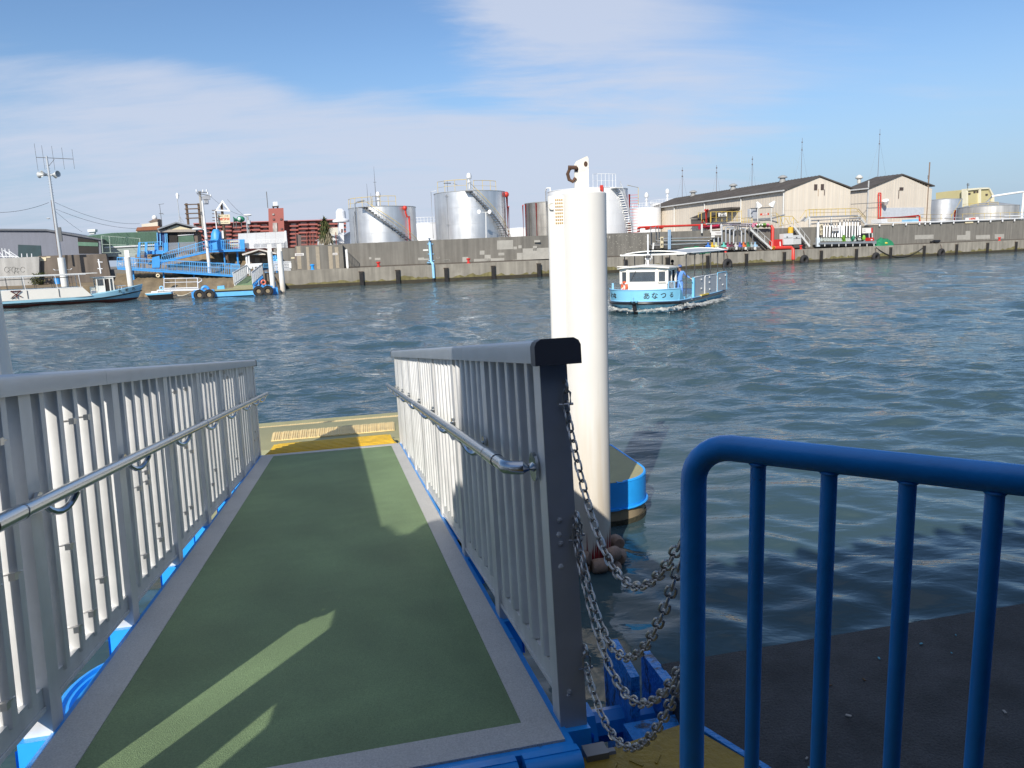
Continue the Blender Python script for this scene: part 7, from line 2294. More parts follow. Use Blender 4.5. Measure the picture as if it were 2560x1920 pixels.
def warehouse(label, e_left, ridge, e_right, far_px, back, base=3.0, ext=0.0, name='warehouse'):
    """gable end facing the river: eave corner, ridge and other eave in pixels; far_px: far eave corner of the long left side"""
    N0 = KB(e_left, back)
    ze = N0.z
    # far corner lies at eave height
    Fp = onz(far_px[0], far_px[1], ze) if far_px else None
    ld = (V3((Fp.x - N0.x, Fp.y - N0.y, 0))) if Fp else None
    Ln = ld.length; ld.normalize()
    gd = V3((ld.y, -ld.x, 0))
    # gable width from right eave pixel on the gable plane
    E1 = onplane(e_right[0], e_right[1], N0, ld)
    W_ = (E1 - N0).dot(gd)
    Rg = onplane(ridge[0], ridge[1], N0, ld); zr = Rg.z; wr = (Rg - N0).dot(gd)
    t = thing(name, label, 'warehouse', (N0.x, N0.y, base))
    B = lambda u, l, z: V3((N0.x, N0.y, 0)) + gd * u + ld * l + ZUP * z
    q = MB(); q.prism([B(0, 0, base), B(W_, 0, base), B(W_, 0, ze - .05), B(wr, 0, zr - .05), B(0, 0, ze - .05)], ld * Ln)
    q.build('wall', WSID, t)
    q = MB()
    th = .22; o = .45
    s0 = (zr - ze) / wr; s1 = (zr - E1.z) / (W_ - wr)
    for a, za, b_, zb in ((-o, ze - s0 * o, wr, zr), (wr, zr, W_ + o, E1.z - s1 * o)):
        q.prism([B(a, -.25, za), B(b_, -.25, zb), B(b_, -.25, zb + th), B(a, -.25, za + th)], ld * (Ln + .5))
    k = 0
    while k < Ln:
        q.bar(B(-o, k, ze - s0 * o + th + .02), B(wr, k, zr + th + .02), .10, .08); k += .9
    q.build('roof', WROOF, t)
    q = MB(); q.bar(B(-o - .1, -.3, ze - s0 * o + .1), B(-o - .1, Ln + .3, ze - s0 * o + .1), .22, .22); q.build('gutter', STEELW, t)
    q = MB()
    l = .6
    while l < Ln: q.bar(B(-.012, l, base), B(-.012, l, ze - .2), .05, .03); l += .75
    u = .5
    while u < W_:
        zt = ze + (zr - ze) * u / wr if u < wr else zr + (E1.z - zr) * (u - wr) / (W_ - wr)
        q.bar(B(u, -.012, base), B(u, -.012, zt - .15), .035, .02); u += .8
    q.bar(B(0, -.02, (base + ze) / 2 + 1.2), B(W_, -.02, (base + ze) / 2 + 1.2), .03, .08)
    q.build('cladding_rib', WSID, t)
    return t, B, W_, Ln, ze, zr, wr


t1, B, W_, Ln, ze, zr, wr = warehouse('large beige warehouse with long dark roof and roof vents, its gable having two small windows', c6(1632, 322), c6(1990, 178), c7(368, 302), c6(180, 522), 11)
WDK = mat('dark_louvre', (.07, .05, .045), .7)
for f in (.655, .79):
    for_u = wr * 0 + W_ * (f - .0)
    pass
def on_gable(px, B, t, w_, h_, nm='window', m_=WDK):
    N0 = B(0, 0, 0); ld = (B(0, 1, 0) - N0)
    p = onplane(px[0], px[1], N0, ld); gd = (B(1, 0, 0) - N0)
    MB().obox(p - ld * .02, gd * w_ / 2, ld * .06, ZUP * h_ / 2).build(nm, m_, t)
    return p, gd, ld


on_gable(c6(1952, 290), B, t1, .62, 1.0); on_gable(c6(2023, 288), B, t1, .62, 1.0)
p, gd, ld = on_gable(c6(1980, 345), B, t1, .10, 1.2, 'rust_run', mat('rust_run', (.42, .33, .25), .9)); on_gable(c6(2045, 345), B, t1, .10, 1.0, 'rust_run')
# down pipes on the long side
for x in (450, 772, 1160, 1615):
    N0 = B(0, 0, 0); gd = B(1, 0, 0) - N0
    a = onplane(*c6(x, 520 - (x - 178) * .138), B(-.2, 0, 0), gd)
    MB().tube(V3((a.x, a.y, 3)), V3((a.x, a.y, ze - .3)), .13, 8).build('down_pipe', STEELW, t1)
    MB().path([V3((a.x, a.y, ze - .4)), V3((a.x, a.y, ze - .2)) - gd * .3, V3((a.x, a.y, ze)) - gd * .4], .13, 8).build('down_pipe', STEELW, t1)
# roof vents along the ridge
for k, (x, y) in enumerate(((650, 390), (1075, 330), (1600, 245))):
    N0 = B(wr - .6, 0, 0); gd = B(1, 0, 0) - B(0, 0, 0); ld = B(0, 1, 0) - B(0, 0, 0)
    p = onplane(*c6(x, y), N0, gd)
    p.z = zr - .25
    MB().lathe(p, [(.62, 0), (.62, .5), (.5, .55), (.5, .95), (.85, .98), (.85, 1.08), (.7, 1.25), (.3, 1.45), (0, 1.47)], 14).build('roof_vent', mat('vent_grey', (.34, .34, .33), .6, .2, .1, 2), t1)
# a lean-to roof on the long side, in pixels on its wall
N0 = B(-.1, 0, 0); gd = B(1, 0, 0) - B(0, 0, 0)
W0 = [onplane(*c6(*a), B(-2.0, 0, 0), gd) for a in ((608, 622), (765, 628), (1062, 515), (1060, 500), (850, 520))]
MB().prism(W0, gd * 2).build('lean_to_roof', WROOF, t1)
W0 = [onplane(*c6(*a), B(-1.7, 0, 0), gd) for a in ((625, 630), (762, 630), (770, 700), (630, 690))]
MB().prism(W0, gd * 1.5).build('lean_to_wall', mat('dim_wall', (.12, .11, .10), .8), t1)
t2_, B2, W2, L2, ze2, zr2, wr2 = warehouse('smaller beige warehouse with single gable window and red pipes, right of the larger one', c7(565, 302), c7(910, 160), c7(1237, 278), c7(300, 330), 13)
on_gable(c7(907, 307), B2, t2_, 1.05, .58); on_gable(c7(878, 365), B2, t2_, .12, 1.6, 'rust_run')
on_gable(c7(1185, 430), B2, t2_, .22, 16.5 * .88, 'drain_run', mat('drain_brown', (.25, .18, .13), .8))
on_gable(c7(548, 490), B2, t2_, .22, 9.2, 'down_pipe', STEELW)
p, gd2, ld2 = on_gable(c7(925, 560), B2, t2_, 12.0, 1.9, 'awning', mat('awning_grey', (.50, .53, .57), .6))
N0 = B2(wr2 - 3, 0, 0); p = onplane(*c7(458, 215), N0, gd2); p.z = zr2 - .9
MB().lathe(p, [(.35, 0), (.35, .8), (.68, .95), (.7, 1.15), (.45, 1.45), (.15, 1.65), (0, 1.67)], 14).build('roof_vent', mat('vent_cream', (.55, .54, .50), .6), t2_)
for (x0, y0, x1, y1) in ((665, 350, 665, 620), (690, 355, 688, 600)):
    a, b_ = [onplane(*c7(*v), B2(0, -.4, 0), ld2) for v in ((x0, y0), (x1, y1))]
    MB().tube(a, b_, .11, 8).build('fire_pipe', REDP, t2_)
a = onplane(*c7(677, 352), B2(0, -.4, 0), ld2); MB().tube(a - gd2 * .3, a + gd2 * .3, .11, 8).build('fire_pipe', REDP, t2_)
q = MB(); pp = [onplane(*c7(*v), B2(0, -3, 0), ld2) for v in ((660, 622), (1090, 592), (1102, 600), (1104, 680))]; q.path(pp, .17, 8)
pp = [onplane(*c7(*v), B2(0, -3.3, 0), ld2) for v in ((700, 618), (1060, 605))]; q.path(pp, .12, 8); q.build('fire_pipe', REDP, t2_)
slab(MB(), c7, [(690, 630), (758, 622), (760, 665), (692, 670)], KB, 6, 2).build('wall_box', WHITEP, t2_)
slab(MB(), c7, [(1020, 630), (1090, 625), (1090, 665), (1020, 668)], KB, 6, 2).build('wall_box', LBL, t2_)
cm = thing('floodlight', 'white floodlight on a long arm across the second warehouse gable', 'floodlight', tuple(onplane(*c7(740, 470), B2(0, -1, 0), ld2)))
q = MB()
for y0, y1 in ((460, 450),): q.tube(onplane(*c7(370, 470), B2(0, -1, 0), ld2), onplane(*c7(735, 450), B2(0, -1, 0), ld2), .05, 5)
q.build('arm', STAIRG, cm)
MB().lathe(onplane(*c7(742, 480), B2(0, -1, 0), ld2), [(0, 0), (.3, .1), (.6, 1.0), (0, 1.05)], 12, axis=V3((-.3, -.4, .9)).normalized()).build('lamp_head', WHITE, cm)
# yellow building at far right
yb = thing('building', 'yellow concrete building with white corner frame beyond the right tanks', 'building', tuple(KB(c7(1740, 470), 60)))
YELB = mat('yellow_concrete', (.52, .46, .24), .8, 0, .06, .3); YELF = mat('cream_frame', (.72, .68, .52), .7, 0, .04, .3)
slab(MB(), c7, [(1610, 318), (1740, 300), (1840, 300), (1890, 380), (1890, 560), (1610, 560)], KB, 60, 10).build('wall', YELB, yb)
for pts in ([(1600, 312), (1618, 308), (1618, 560), (1600, 560)], [(1738, 296), (1756, 294), (1756, 560), (1738, 560)], [(1600, 306), (1740, 294), (1840, 292), (1850, 306), (1740, 312), (1600, 326)], [(1836, 293), (1852, 300), (1897, 378), (1897, 560), (1880, 560), (1880, 385)]):
    slab(MB(), c7, pts, KB, 59.5, 1.5).build('frame', YELF, yb)
for x, y in ((1625, 350), (1680, 332), (1712, 330), (1808, 360)): slab(MB(), c7, [(x, y), (x + 20, y - 2), (x + 20, y + 16), (x, y + 18)], KB, 59.8, .3).build('window', WDK, yb)
q = MB(); q.tube(KB(c7(1612, 310), 62), KB(c7(1615, 245), 62), .12, 5); q.tube(KB(c7(1602, 258), 62), KB(c7(1632, 256), 62), .08, 5); q.tube(KB(c7(1604, 272), 62), KB(c7(1630, 270), 62), .08, 5); q.build('antenna', STAIRG, yb)
# radio masts behind the warehouses
for k, (cf, x, yb_, yt) in enumerate(((c6, 534, 420, 78), (c6, 897, 340, 55), (c6, 1275, 270, -40), (c6, 1797, 220, -235), (c7, 655, 230, -330), (c7, 1190, 275, 160))):
    p, h, q = vpole(cf, x, yb_, yt, KB, 70 if k < 5 else 15, .17, .07, 6)
    p0 = V3((p.x, p.y, 3.0))
    q = MB(); q.tube(p0, p + ZUP * h, .10 if k < 5 else .12, 6, r2=.04)
    for f in (.72, .9): q.bar(p + ZUP * h * f - BD * .2, p + ZUP * h * f + BD * .2, .1, .25)
    t = thing('radio_mast', ('shortest thin radio mast behind the left end of the warehouse roof', 'second thin radio mast from the left behind the large warehouse', 'third thin radio mast from the left behind the large warehouse', 'tallest thin radio mast rising near the large warehouse ridge', 'tall radio mast above the smaller warehouse roof', 'short brown pole at the right corner of the smaller warehouse')[k], 'mast', tuple(p0), 'thin radio masts over the warehouses')
    q.build('mast_pole', mat('mast_brown', (.13, .10, .10), .7), t)
    if k < 5:
        qq = MB(); top = p + ZUP * h * .8
        for s_ in (-1, 1): qq.tube(top, p0 + BD * s_ * h * .5 + ZUP * h * .45, .02, 4)
        qq.build('stay_wire', STAIRG, t)

# ---- left pipe rack on the quay
def pp6(pts, back): return [KB(c6(*a), back) for a in pts]
def pp10(pts, back): return [KB(c10(*a), back) for a in pts]


pk = thing('pipe_rack', 'left pipe rack with bent silver pipes, long level pipes and coloured valves on the quay', 'pipe rack', tuple(KB(c6(1100, 950), 1.0)))
q_names = []
for pts in ([(200, 705), (200, 905), (215, 908), (790, 885)], [(252, 708), (255, 855), (268, 862), (825, 858)], [(282, 708), (285, 830), (300, 838), (842, 822), (875, 822), (878, 905)], [(240, 886), (790, 884)], [(330, 835), (870, 820)]):
    MB().path(pp6(pts, 1.9), .085, 8).build('pipe', PIPEG, pk)
for pts in ([(1065, 920), (1160, 925), (1160, 1170)], [(985, 985), (1050, 980), (1058, 1170)],
            [(1500, 640), (1260, 645), (1248, 670), (1253, 1100)], [(1540, 660), (1530, 690), (1360, 690), (1350, 710), (1352, 1080)], [(1565, 660), (1560, 720), (1465, 735), (1448, 760), (1450, 1100)], [(1605, 650), (1605, 740), (1550, 780), (1545, 1090)],
            [(1645, 640), (1645, 1090)], [(1685, 640), (1690, 740), (1745, 780), (1745, 1085)], [(1722, 640), (1740, 715), (1830, 720), (1838, 740), (1838, 1080)], [(1935, 700), (1935, 1075)], [(2030, 690), (2028, 1075)], [(2030, 690), (1940, 700)]):
    MB().path(pp10(pts, 1.6), .105, 8).build('pipe', PIPEG, pk)
for k, pts in enumerate(([(1180, 600), (2060, 600)], [(1250, 640), (2060, 650)], [(1440, 620), (2040, 622)], [(1700, 660), (2060, 680)])):
    MB().path(pp10(pts, 2.3 + k * .15), .10, 7).build('pipe', PIPEL, pk)
MB().path(pp10([(860, 600), (1730, 572)], 2.0), .12, 7).build('rack_beam', STEELW, pk)
MB().path(pp10([(1110, 1190), (2190, 1185)], .8), .10, 7).build('rack_beam', STEELW, pk)
MB().path(pp10([(2040, 560), (2212, 555)], 1.8), .10, 7).build('rack_beam', STEELW, pk)
for x0, y0, y1 in ((748, 600, 830), (978, 590, 820), (1230, 600, 790), (2165, 590, 700)): MB().bar(KB(c10(x0, y0), 2.1), KB(c10(x0, y1), 2.1), .22).build('rack_post', STEELW, pk)
for x in (390, 405): MB().tube(KB(c6(x, 740), 1.5), KB(c6(x, 950), 1.5), .13, 8).build('pipe', mat('blue_grey_pipe', (.24, .36, .50), .5), pk)
MB().bar(KB(c6(228, 880), 1.3), KB(c6(222, 950), 1.3), .22).build('rack_post', STEELW, pk)
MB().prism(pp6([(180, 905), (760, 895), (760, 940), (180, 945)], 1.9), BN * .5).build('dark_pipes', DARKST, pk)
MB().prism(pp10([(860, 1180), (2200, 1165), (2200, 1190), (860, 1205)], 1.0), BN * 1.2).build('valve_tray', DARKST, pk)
VC = [(905, (.05, .18, .55)), (1010, (.6, .38, .03)), (1105, (.55, .55, .28)), (1300, (.12, .5, .42)), (1400, (.25, .04, .09)), (1500, (.08, .03, .04)), (1600, (.45, .43, .42)), (1705, (.08, .1, .36)), (1800, (.6, .14, .03)), (1905, (.03, .18, .09)), (2000, (.30, .34, .35)), (2085, (.28, .45, .62))]
for x, c in VC:
    m_ = mat('valve_%d_paint' % x, c, .5, 0, .1, 3); m_.name = 'valve_paint'
    p = KB(c10(x, 1150 - (x - 900) * .012), 1.1)
    MB().lathe(p - ZUP * .35, [(0, 0), (.26, 0), (.30, .12), (.30, .3), (.2, .4), (.12, .5), (.12, .72), (.2, .76), (.2, .82), (0, .84)], 10).build('valve', m_, pk)
    q = MB(); q.tube(p - BD * .38 - ZUP * .1, p + BD * .38 - ZUP * .1, .18, 8); q.build('valve_flange', m_, pk)
for k in range(14):
    x = 1150 + k * 78; MB().lathe(KB(c10(x, 1250), .75), [(0, 0), (.18, 0), (.22, .1), (.22, .3), (.1, .4), (0, .4)], 8).build('coupling', STEELW if k % 3 == 0 else DARKST, pk)
for x in (1220, 1390, 1560, 1760, 1900, 2100): MB().bar(KB(c10(x, 1190), .9), KB(c10(x, 1275), .9), .1).build('rack_leg', STEELW, pk)
board('notice_board', 'large white notice before the left pipe rack', 'notice', [c10(*a) for a in ((985, 785), (1245, 780), (1245, 880), (985, 888))], KB, 1.3, .05, SIGNW, lines=[(.4, .95, .55, .66), (.5, .9, .3, .38)])
board('notice_board', 'white notice corner hanging under the large notice', 'notice', [c10(*a) for a in ((988, 890), (1075, 889), (1075, 938), (990, 942))], KB, 1.35, .05, SIGNW)
def vsign(name, label, cf, pts, s, sz, back):
    t = board(name, label, 'sign', [cf(*a) for a in pts], KB, back, .05, SIGNC)
    P = [KB(cf(*a), back) for a in pts]
    X_ = (P[1] - P[0]).normalized(); Y_ = ZUP; cc = sum(P, V3((0, 0, 0))) / 4 - BN * .02
    n = len(s)
    hh = (P[0] - P[3]).length
    for k, ch in enumerate(s): text('lettering', ch, sz, INK, cc + ZUP * hh * (.5 - (k + .5) / n), X_, Y_, t, bold=.01)
    return t


vsign('upright_sign', 'cream upright sign with two black characters at the left pipe rack', c6, ((303, 818), (334, 816), (334, 932), (303, 935)), '危険', .42, 1.2)
vsign('upright_sign', 'cream upright sign with two black characters at the right pipe rack', c9, ((1170, 500), (1208, 498), (1208, 655), (1170, 658)), '危険', .55, .5)
sg = board('entry_sign', 'white sign with two lines of black characters on the yellow railing', 'sign', [c10(*a) for a in ((1168, 325), (1375, 315), (1377, 408), (1170, 418))], KB, 3.0, .05, SIGNW)
P = [KB(c10(*a), 3.0) for a in ((1168, 325), (1375, 315), (1377, 408), (1170, 418))]; X_ = (P[1] - P[0]).normalized(); cc = sum(P, V3((0, 0, 0))) / 4 - BN * .02
text('lettering', '立入禁止', .30, INK, cc - ZUP * .12, X_, ZUP, sg, bold=.012); text('lettering', '関係者以外', .17, INK, cc + ZUP * .2, X_, ZUP, sg, bold=.005)
def redsign(label, cf, pts, s, sz, back, inv=False):
    t = board('warning_sign', label, 'sign', [cf(*a) for a in pts], KB, back, .05, SIGNW if not inv else SRED)
    P = [KB(cf(*a), back) for a in pts]; X_ = (P[1] - P[0]).normalized(); cc = sum(P, V3((0, 0, 0))) / 4 - BN * .02
    text('lettering', s, sz, SRED if not inv else SIGNW, cc, X_, ZUP, t, bold=.02); return t


redsign('small red warning sign under the twin floodlights', c6, ((1365, 568), (1458, 563), (1458, 585), (1365, 590)), '火気厳禁', .26, 3.2, inv=True)
redsign('white warning sign with red characters on the right wall railing', c7, ((1590, 615), (1730, 605), (1730, 648), (1590, 656)), '火気厳禁', .50, 2.3)
board('notice_board', 'small white plate below the red lettered sign on the right wall', 'notice', R4(c7, 1588, 652, 1672, 674), KB, 2.35, .04, SIGNC)
# red fire mains
fm = thing('fire_main', 'long red fire main along the flood wall top ending at a tall riser', 'pipe', tuple(KB(c6(700, 700), 3.3)))
for pts in ([(62, 768), (64, 725), (75, 718), (130, 715), (330, 705), (360, 705), (790, 690), (790, 535)], [(78, 765), (80, 722)], [(145, 735), (320, 722), (335, 708)], [(130, 715), (150, 722)]):
    MB().path(pp6(pts, 3.2), .16, 8).build('pipe', REDP, fm)
MB().path(pp6([(778, 535), (805, 535)], 3.1), .22, 8).build('flange', REDP, fm)
MB().path(pp10([(690, 690), (910, 690), (1200, 660)], 2.9), .32, 8).build('pump_header', mat('crimson_pipe', (.45, .02, .06), .5), fm)
MB().path(pp10([(870, 620), (870, 240)], 3.1), .24, 8).build('riser', REDP, fm)
MB().path(pp10([(760, 580), (765, 510)], 2.8), .2, 8).build('hydrant', REDP, fm)
fp = thing('fire_main', 'thick red down pipe bending from the wall to the quay edge beside the red cabinet', 'pipe', tuple(KB(c6(1500, 930), 1.2)))
MB().path([KB(c6(1440, 700), 2.0), KB(c6(1480, 702), 1.6), KB(c6(1495, 725), 1.4), KB(c6(1492, 915), 1.0), KB(c6(1505, 935), .8), KB(c6(1600, 932), .5), KB(c6(1690, 930), .3), KB(c6(1712, 950), .0), KB(c6(1714, 1060), -.15)], .27, 10).build('pipe', REDP, fp)
MB().path([KB(c6(1492, 930), .8), KB(c6(1510, 935), .75)], .32, 8).build('yellow_collar', mat('yellow_collar', (.65, .35, .04), .5), fp)
MB().bar(KB(c6(1714, 1060), -.15), KB(c6(1712, 1105), -.15), .25).build('outlet', RUST, fp)
MB().path(pp6([(1290, 692), (1320, 692)], 1.8), .34, 10).build('pink_flange', mat('pink_paint', (.7, .18, .3), .5), fp)
MB().path(pp6([(1325, 697), (1410, 695)], 1.8), .40, 10).build('green_valve', mat('green_valve', (.16, .32, .05), .5), fp)
MB().path(pp6([(1412, 697), (1445, 697)], 1.8), .34, 10).build('pink_flange', mat('pink_paint', (.7, .18, .3), .5), fp)
for x in (1330, 1355, 1385): MB().ball(KB(c6(x, 690), 1.4), .13, 8).build('bolt_cap', WHITE, fp)
t = thing('fire_cabinet', 'red fire equipment cabinet beside the thick red down pipe', 'cabinet', tuple(KB(c6(1560, 925), 1.0)))
slab(MB(), c6, [(1510, 848), (1600, 842), (1605, 922), (1512, 925)], KB, 1.2, 1.0).build('cabinet_body', RED, t)
slab(MB(), c6, [(1572, 868), (1580, 867), (1584, 920), (1574, 922)], KB, 1.15, .05).build('label_strip', WHITE, t)
for lb, pts, pb in (('left grey electrical cabinet on dark legs', [(1614, 785), (1712, 778), (1716, 898), (1616, 902)], 'l'), ('pale electrical cabinet beside the right stair', [(1714, 800), (1797, 795), (1800, 893), (1716, 898)], 'r')):
    t = thing('electrical_cabinet', lb, 'cabinet', tuple(KB(c6(pts[3][0] + 40, 928), 1.2)))
    slab(MB(), c6, pts, KB, 1.2, .9).build('cabinet_body', mat('cabinet_grey', (.62, .63, .63), .5, 0, .04, 2) if pb == 'l' else STEELW, t)
    x0, x1 = pts[0][0], pts[1][0]; ym = (pts[0][1] + pts[3][1]) / 2
    slab(MB(), c6, [(x0 + 4, ym - 14), (x1 - 4, ym - 18), (x1 - 4, ym - 15), (x0 + 4, ym - 11)], KB, 1.17, .02).build('door_gap', POSTD, t)
    slab(MB(), c6, [(x0 + 30, ym - 30), (x0 + 45, ym - 31), (x0 + 45, ym - 20), (x0 + 30, ym - 19)], KB, 1.16, .03).build('handle', STAIRG, t)
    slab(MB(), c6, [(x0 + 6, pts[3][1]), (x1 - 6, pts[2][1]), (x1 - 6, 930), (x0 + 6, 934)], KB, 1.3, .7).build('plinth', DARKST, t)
t = thing('yellow_drum', 'yellow tank behind the electrical cabinets', 'drum', tuple(KB(c6(1685, 770), 2.0)))
p = KB(c6(1685, 778), 1.9); MB().lathe(p, [(0, 0), (.42, 0), (.42, .85), (.3, .95), (0, .95)], 14).build('drum_body', mat('yellow_drum', (.62, .36, .03), .5), t)
# steel stairs over the wall
def qstair(label, pts_str, n, back0, back1, raila, name='steel_stair'):
    (xa, ya), (xb, yb_) = pts_str
    t = thing(name, label, 'stair', tuple(KB(c6(xb, yb_), back1)))
    A_, B_ = KB(c6(xa, ya), back0), KB(c6(xb, yb_), back1)
    d_ = B_ - A_
    for off in (0, .9):
        q = MB(); q.bar(A_ + BN * off, B_ + BN * off, .08, .30); q.build('stringer', STEELW if off == 0 else DARKST, t)
        if raila:
            q = MB(); up = ZUP * 1.0
            q.tube(A_ + BN * off + up, B_ + BN * off + up, .04, 6)
            for f in (0, .33, .66, 1): q.tube(A_.lerp(B_, f) + BN * off, A_.lerp(B_, f) + BN * off + up, .035, 5)
            q.build('stair_rail', STEELW, t)
    for k in range(n):
        p = A_.lerp(B_, (k + .5) / n) - ZUP * .05
        MB().obox(p + BN * .45, BD * .16, BN * .42, ZUP * .03).build('tread', DARKST, t)
    return t


qstair('steel stair descending right from the left pipe rack to the quay', ((1262, 740), (1485, 945)), 12, 1.4, .8, True)
qstair('steel stair descending right of the electrical cabinets', ((1722, 705), (1890, 920)), 12, 1.6, .9, True)
# yellow railings on top of the wall
def yrail(label, cf, segs, posts, back, m_=YELR, r=.045):
    t = thing('yellow_railing', label, 'railing', tuple(KB(cf(*segs[0][-1]), back)), 'yellow railings along the far wall top')
    q = MB()
    for s_ in segs: q.path([KB(cf(*a), back) for a in s_], r, 5)
    for x0, y0, x1, y1 in posts: q.tube(KB(cf(x0, y0), back), KB(cf(x1, y1), back), r, 5)
    q.build('railing', m_, t)
    return t


yrail('yellow railing behind the white entry sign', c10, [[(660, 325), (985, 300), (1640, 290), (1720, 290)], [(970, 440), (1720, 430)], [(740, 520), (800, 515)], [(1060, 545), (1720, 500)]],
      [(x, 300, x, 545) for x in (980, 1110, 1255, 1380, 1510, 1635)] + [(660, 325, 660, 440), (740, 330, 745, 540), (795, 500, 795, 540), (960, 300, 965, 580), (1735, 240, 1740, 570)], 3.4)
yrail('low yellow railing left of the floodlight frame', c10, [[(1740, 460), (2000, 435)], [(1745, 545), (2020, 520)], [(1755, 575), (2030, 560)]], [(x, 455, x, 575) for x in (1800, 1860, 1930, 2010)], 3.4)
yrail('yellow stepped railing between the floodlights and the second stair', c9, [[(420, 325), (490, 320), (560, 380), (740, 372), (830, 470)], [(440, 360), (540, 380)], [(560, 385), (600, 500), (640, 400), (700, 500), (760, 385)], [(540, 525), (850, 460)]], [(500, 330, 520, 480), (560, 380, 562, 520), (695, 372, 697, 520), (760, 385, 762, 500)], 3.4)
yrail('long yellow railing on the walkway over the right pipe rack', c9, [[(862, 405), (950, 280), (1005, 268), (1640, 252), (1720, 252), (1870, 420)], [(1000, 322), (1755, 305)], [(1755, 255), (1880, 400)]],
      [(x, 265 - (x - 1000) * .02, x, 385 - (x - 1000) * .035) for x in (1005, 1065, 1115, 1170, 1228, 1340, 1445, 1560, 1635)] + [(955, 280, 955, 400)], 3.6)
yrail('thin yellow railing along the wall top in front of the right tanks', c7, [[(370, 600), (735, 610)], [(1110, 580), (1560, 575), (2212, 555)], [(1110, 625), (1360, 618)]], [(x, 580 - (x - 1110) * .02, x, 640 - (x - 1110) * .015) for x in (1110, 1220, 1330, 1440, 1560, 1680, 1790, 1860, 1960, 2060, 2160)], 3.2, r=.035)
wk = thing('walkway', 'grey steel walkway with end steps above the right pipe rack', 'walkway', tuple(KB(c9(1400, 370), 3.4)))
MB().prism([KB(c9(*a), 3.3) for a in ((1000, 376), (1755, 352), (1755, 372), (1000, 396))], BN * 1.0).build('walkway_deck', GALV, wk)
for a, b_ in (((1755, 365), (1875, 500)), ((1000, 385), (930, 450))):
    A_, B_ = KB(c9(*a), 3.3), KB(c9(*b_), 3.3); MB().bar(A_, B_, .1, .3).build('stringer', STEELW, wk)
    for k in range(6): MB().obox(A_.lerp(B_, (k + .5) / 6) + BN * .4, BD * .2, BN * .4, ZUP * .04).build('tread', GALV, wk)
for x in (1005, 1340, 1745): MB().bar(KB(c9(x, 385), 3.2), KB(c9(x, 560), 3.2), .2).build('walkway_post', STEELW, wk)
# floodlight frame
fl_ = thing('floodlight_gantry', 'steel frame with twin floodlights and a grey cabin before the large warehouse', 'floodlight', tuple(KB(c9(250, 460), 4)))
for x, y0, y1 in ((95, 255, 400), (210, 230, 460), (418, 235, 470)): MB().tube(KB(c9(x, y0), 4), KB(c9(x, y1), 4), .09, 6).build('frame_post', STEELW, fl_)
q = MB(); q.tube(KB(c9(90, 255), 4), KB(c9(450, 235), 4), .08, 6); q.tube(KB(c9(90, 325), 4), KB(c9(135, 322), 4), .06, 6); q.build('frame_beam', STAIRG, fl_)
slab(MB(), c9, [(138, 255), (200, 252), (202, 400), (140, 404)], KB, 4.5, 1.2).build('grey_cabin', mat('cabin_grey', (.42, .44, .48), .6), fl_)
for x, y, ax in ((222, 205, V3((-.5, -.5, .75))), (432, 195, V3((.5, -.4, .8)))): MB().lathe(KB(c9(x, y), 4) - ax * .3, [(0, 1.0), (.14, .95), (.5, .1), (.45, .08), (0, .4)], 14, axis=ax.normalized()).build('lamp_head', WHITE, fl_)
for x0, y0, x1, y1 in ((140, 420, 400, 405), (150, 440, 400, 430), (330, 410, 520, 470), (430, 405, 620, 350)): MB().tube(KB(c9(x0, y0), 4.6), KB(c9(x1, y1), 4.6), .12, 6).build('grey_pipe', GALV, fl_)
# white pipe with brackets along the wall top
wp = thing('pipe_line', 'white pipeline on short brackets along the top of the right wall', 'pipe', tuple(KB(c7(1400, 640), 2.2)))
MB().path([KB(c7(*a), 2.2) for a in ((520, 690), (690, 670), (1090, 660), (1240, 660), (1580, 645), (2212, 618))], .11, 8).build('pipe', WHITEP, wp)
MB().path([KB(c7(*a), 2.4) for a in ((1360, 618), (2000, 595), (2212, 590))], .10, 8).build('pipe', WHITEP, wp)
for x in (675, 818, 957, 1100, 1160, 1213, 1330, 1463, 1725, 1855, 1983, 2110): 
    y = 690 - (x - 675) * .037; MB().bar(KB(c7(x, y - 20), 2.25), KB(c7(x, y + 14), 2.25), .2).build('bracket', WHITEP, wp)
# right pipe rack
p2k = thing('pipe_rack', 'right pipe rack with a row of upright silver pipes and a grey hose tray', 'pipe rack', tuple(KB(c9(1500, 800), 1)))
for k, x in enumerate((1143, 1232, 1272, 1318, 1365, 1405, 1450, 1475, 1505, 1538, 1580, 1625, 1668, 1710, 1752, 1785)):
    yt = (425 if x in (1143, 1475, 1538, 1580, 1625, 1668, 1710, 1752) else 480)
    MB().path([KB(c9(x - 3, yt), 1.9), KB(c9(x, yt + 40), 1.9), KB(c9(x - 6, 690), 1.7)], .105 if k % 3 else .15, 8).build('pipe', PIPEG, p2k)
for y in (440, 490): MB().path([KB(c9(1030, y), 2.2), KB(c9(1790, y - 40), 2.2)], .12, 7).build('header', PIPEG, p2k)
MB().bar(KB(c9(1136, 480), 1.6), KB(c9(1132, 700), 1.6), .30).build('rack_post', WHITEP, p2k); MB().bar(KB(c9(1135, 700), 1.2), KB(c9(1135, 838), 1.2), .5).build('rack_post', mat('pale_blue_grey', (.52, .58, .64), .5), p2k)
MB().prism([KB(c9(*a), .7) for a in ((1165, 775), (1980, 755), (1980, 785), (1165, 805))], BN * 1.4).build('hose_tray', GALV, p2k)
MB().prism([KB(c9(*a), .75) for a in ((1980, 755), (2035, 748), (2035, 795), (1980, 800))], BN * 1.3).build('tray_end', GALV, p2k)
for k in range(8): MB().bar(KB(c9(1240 + k * 108, 795), .75), KB(c9(1240 + k * 108, 835), .75), .12).build('tray_leg', STEELW, p2k)
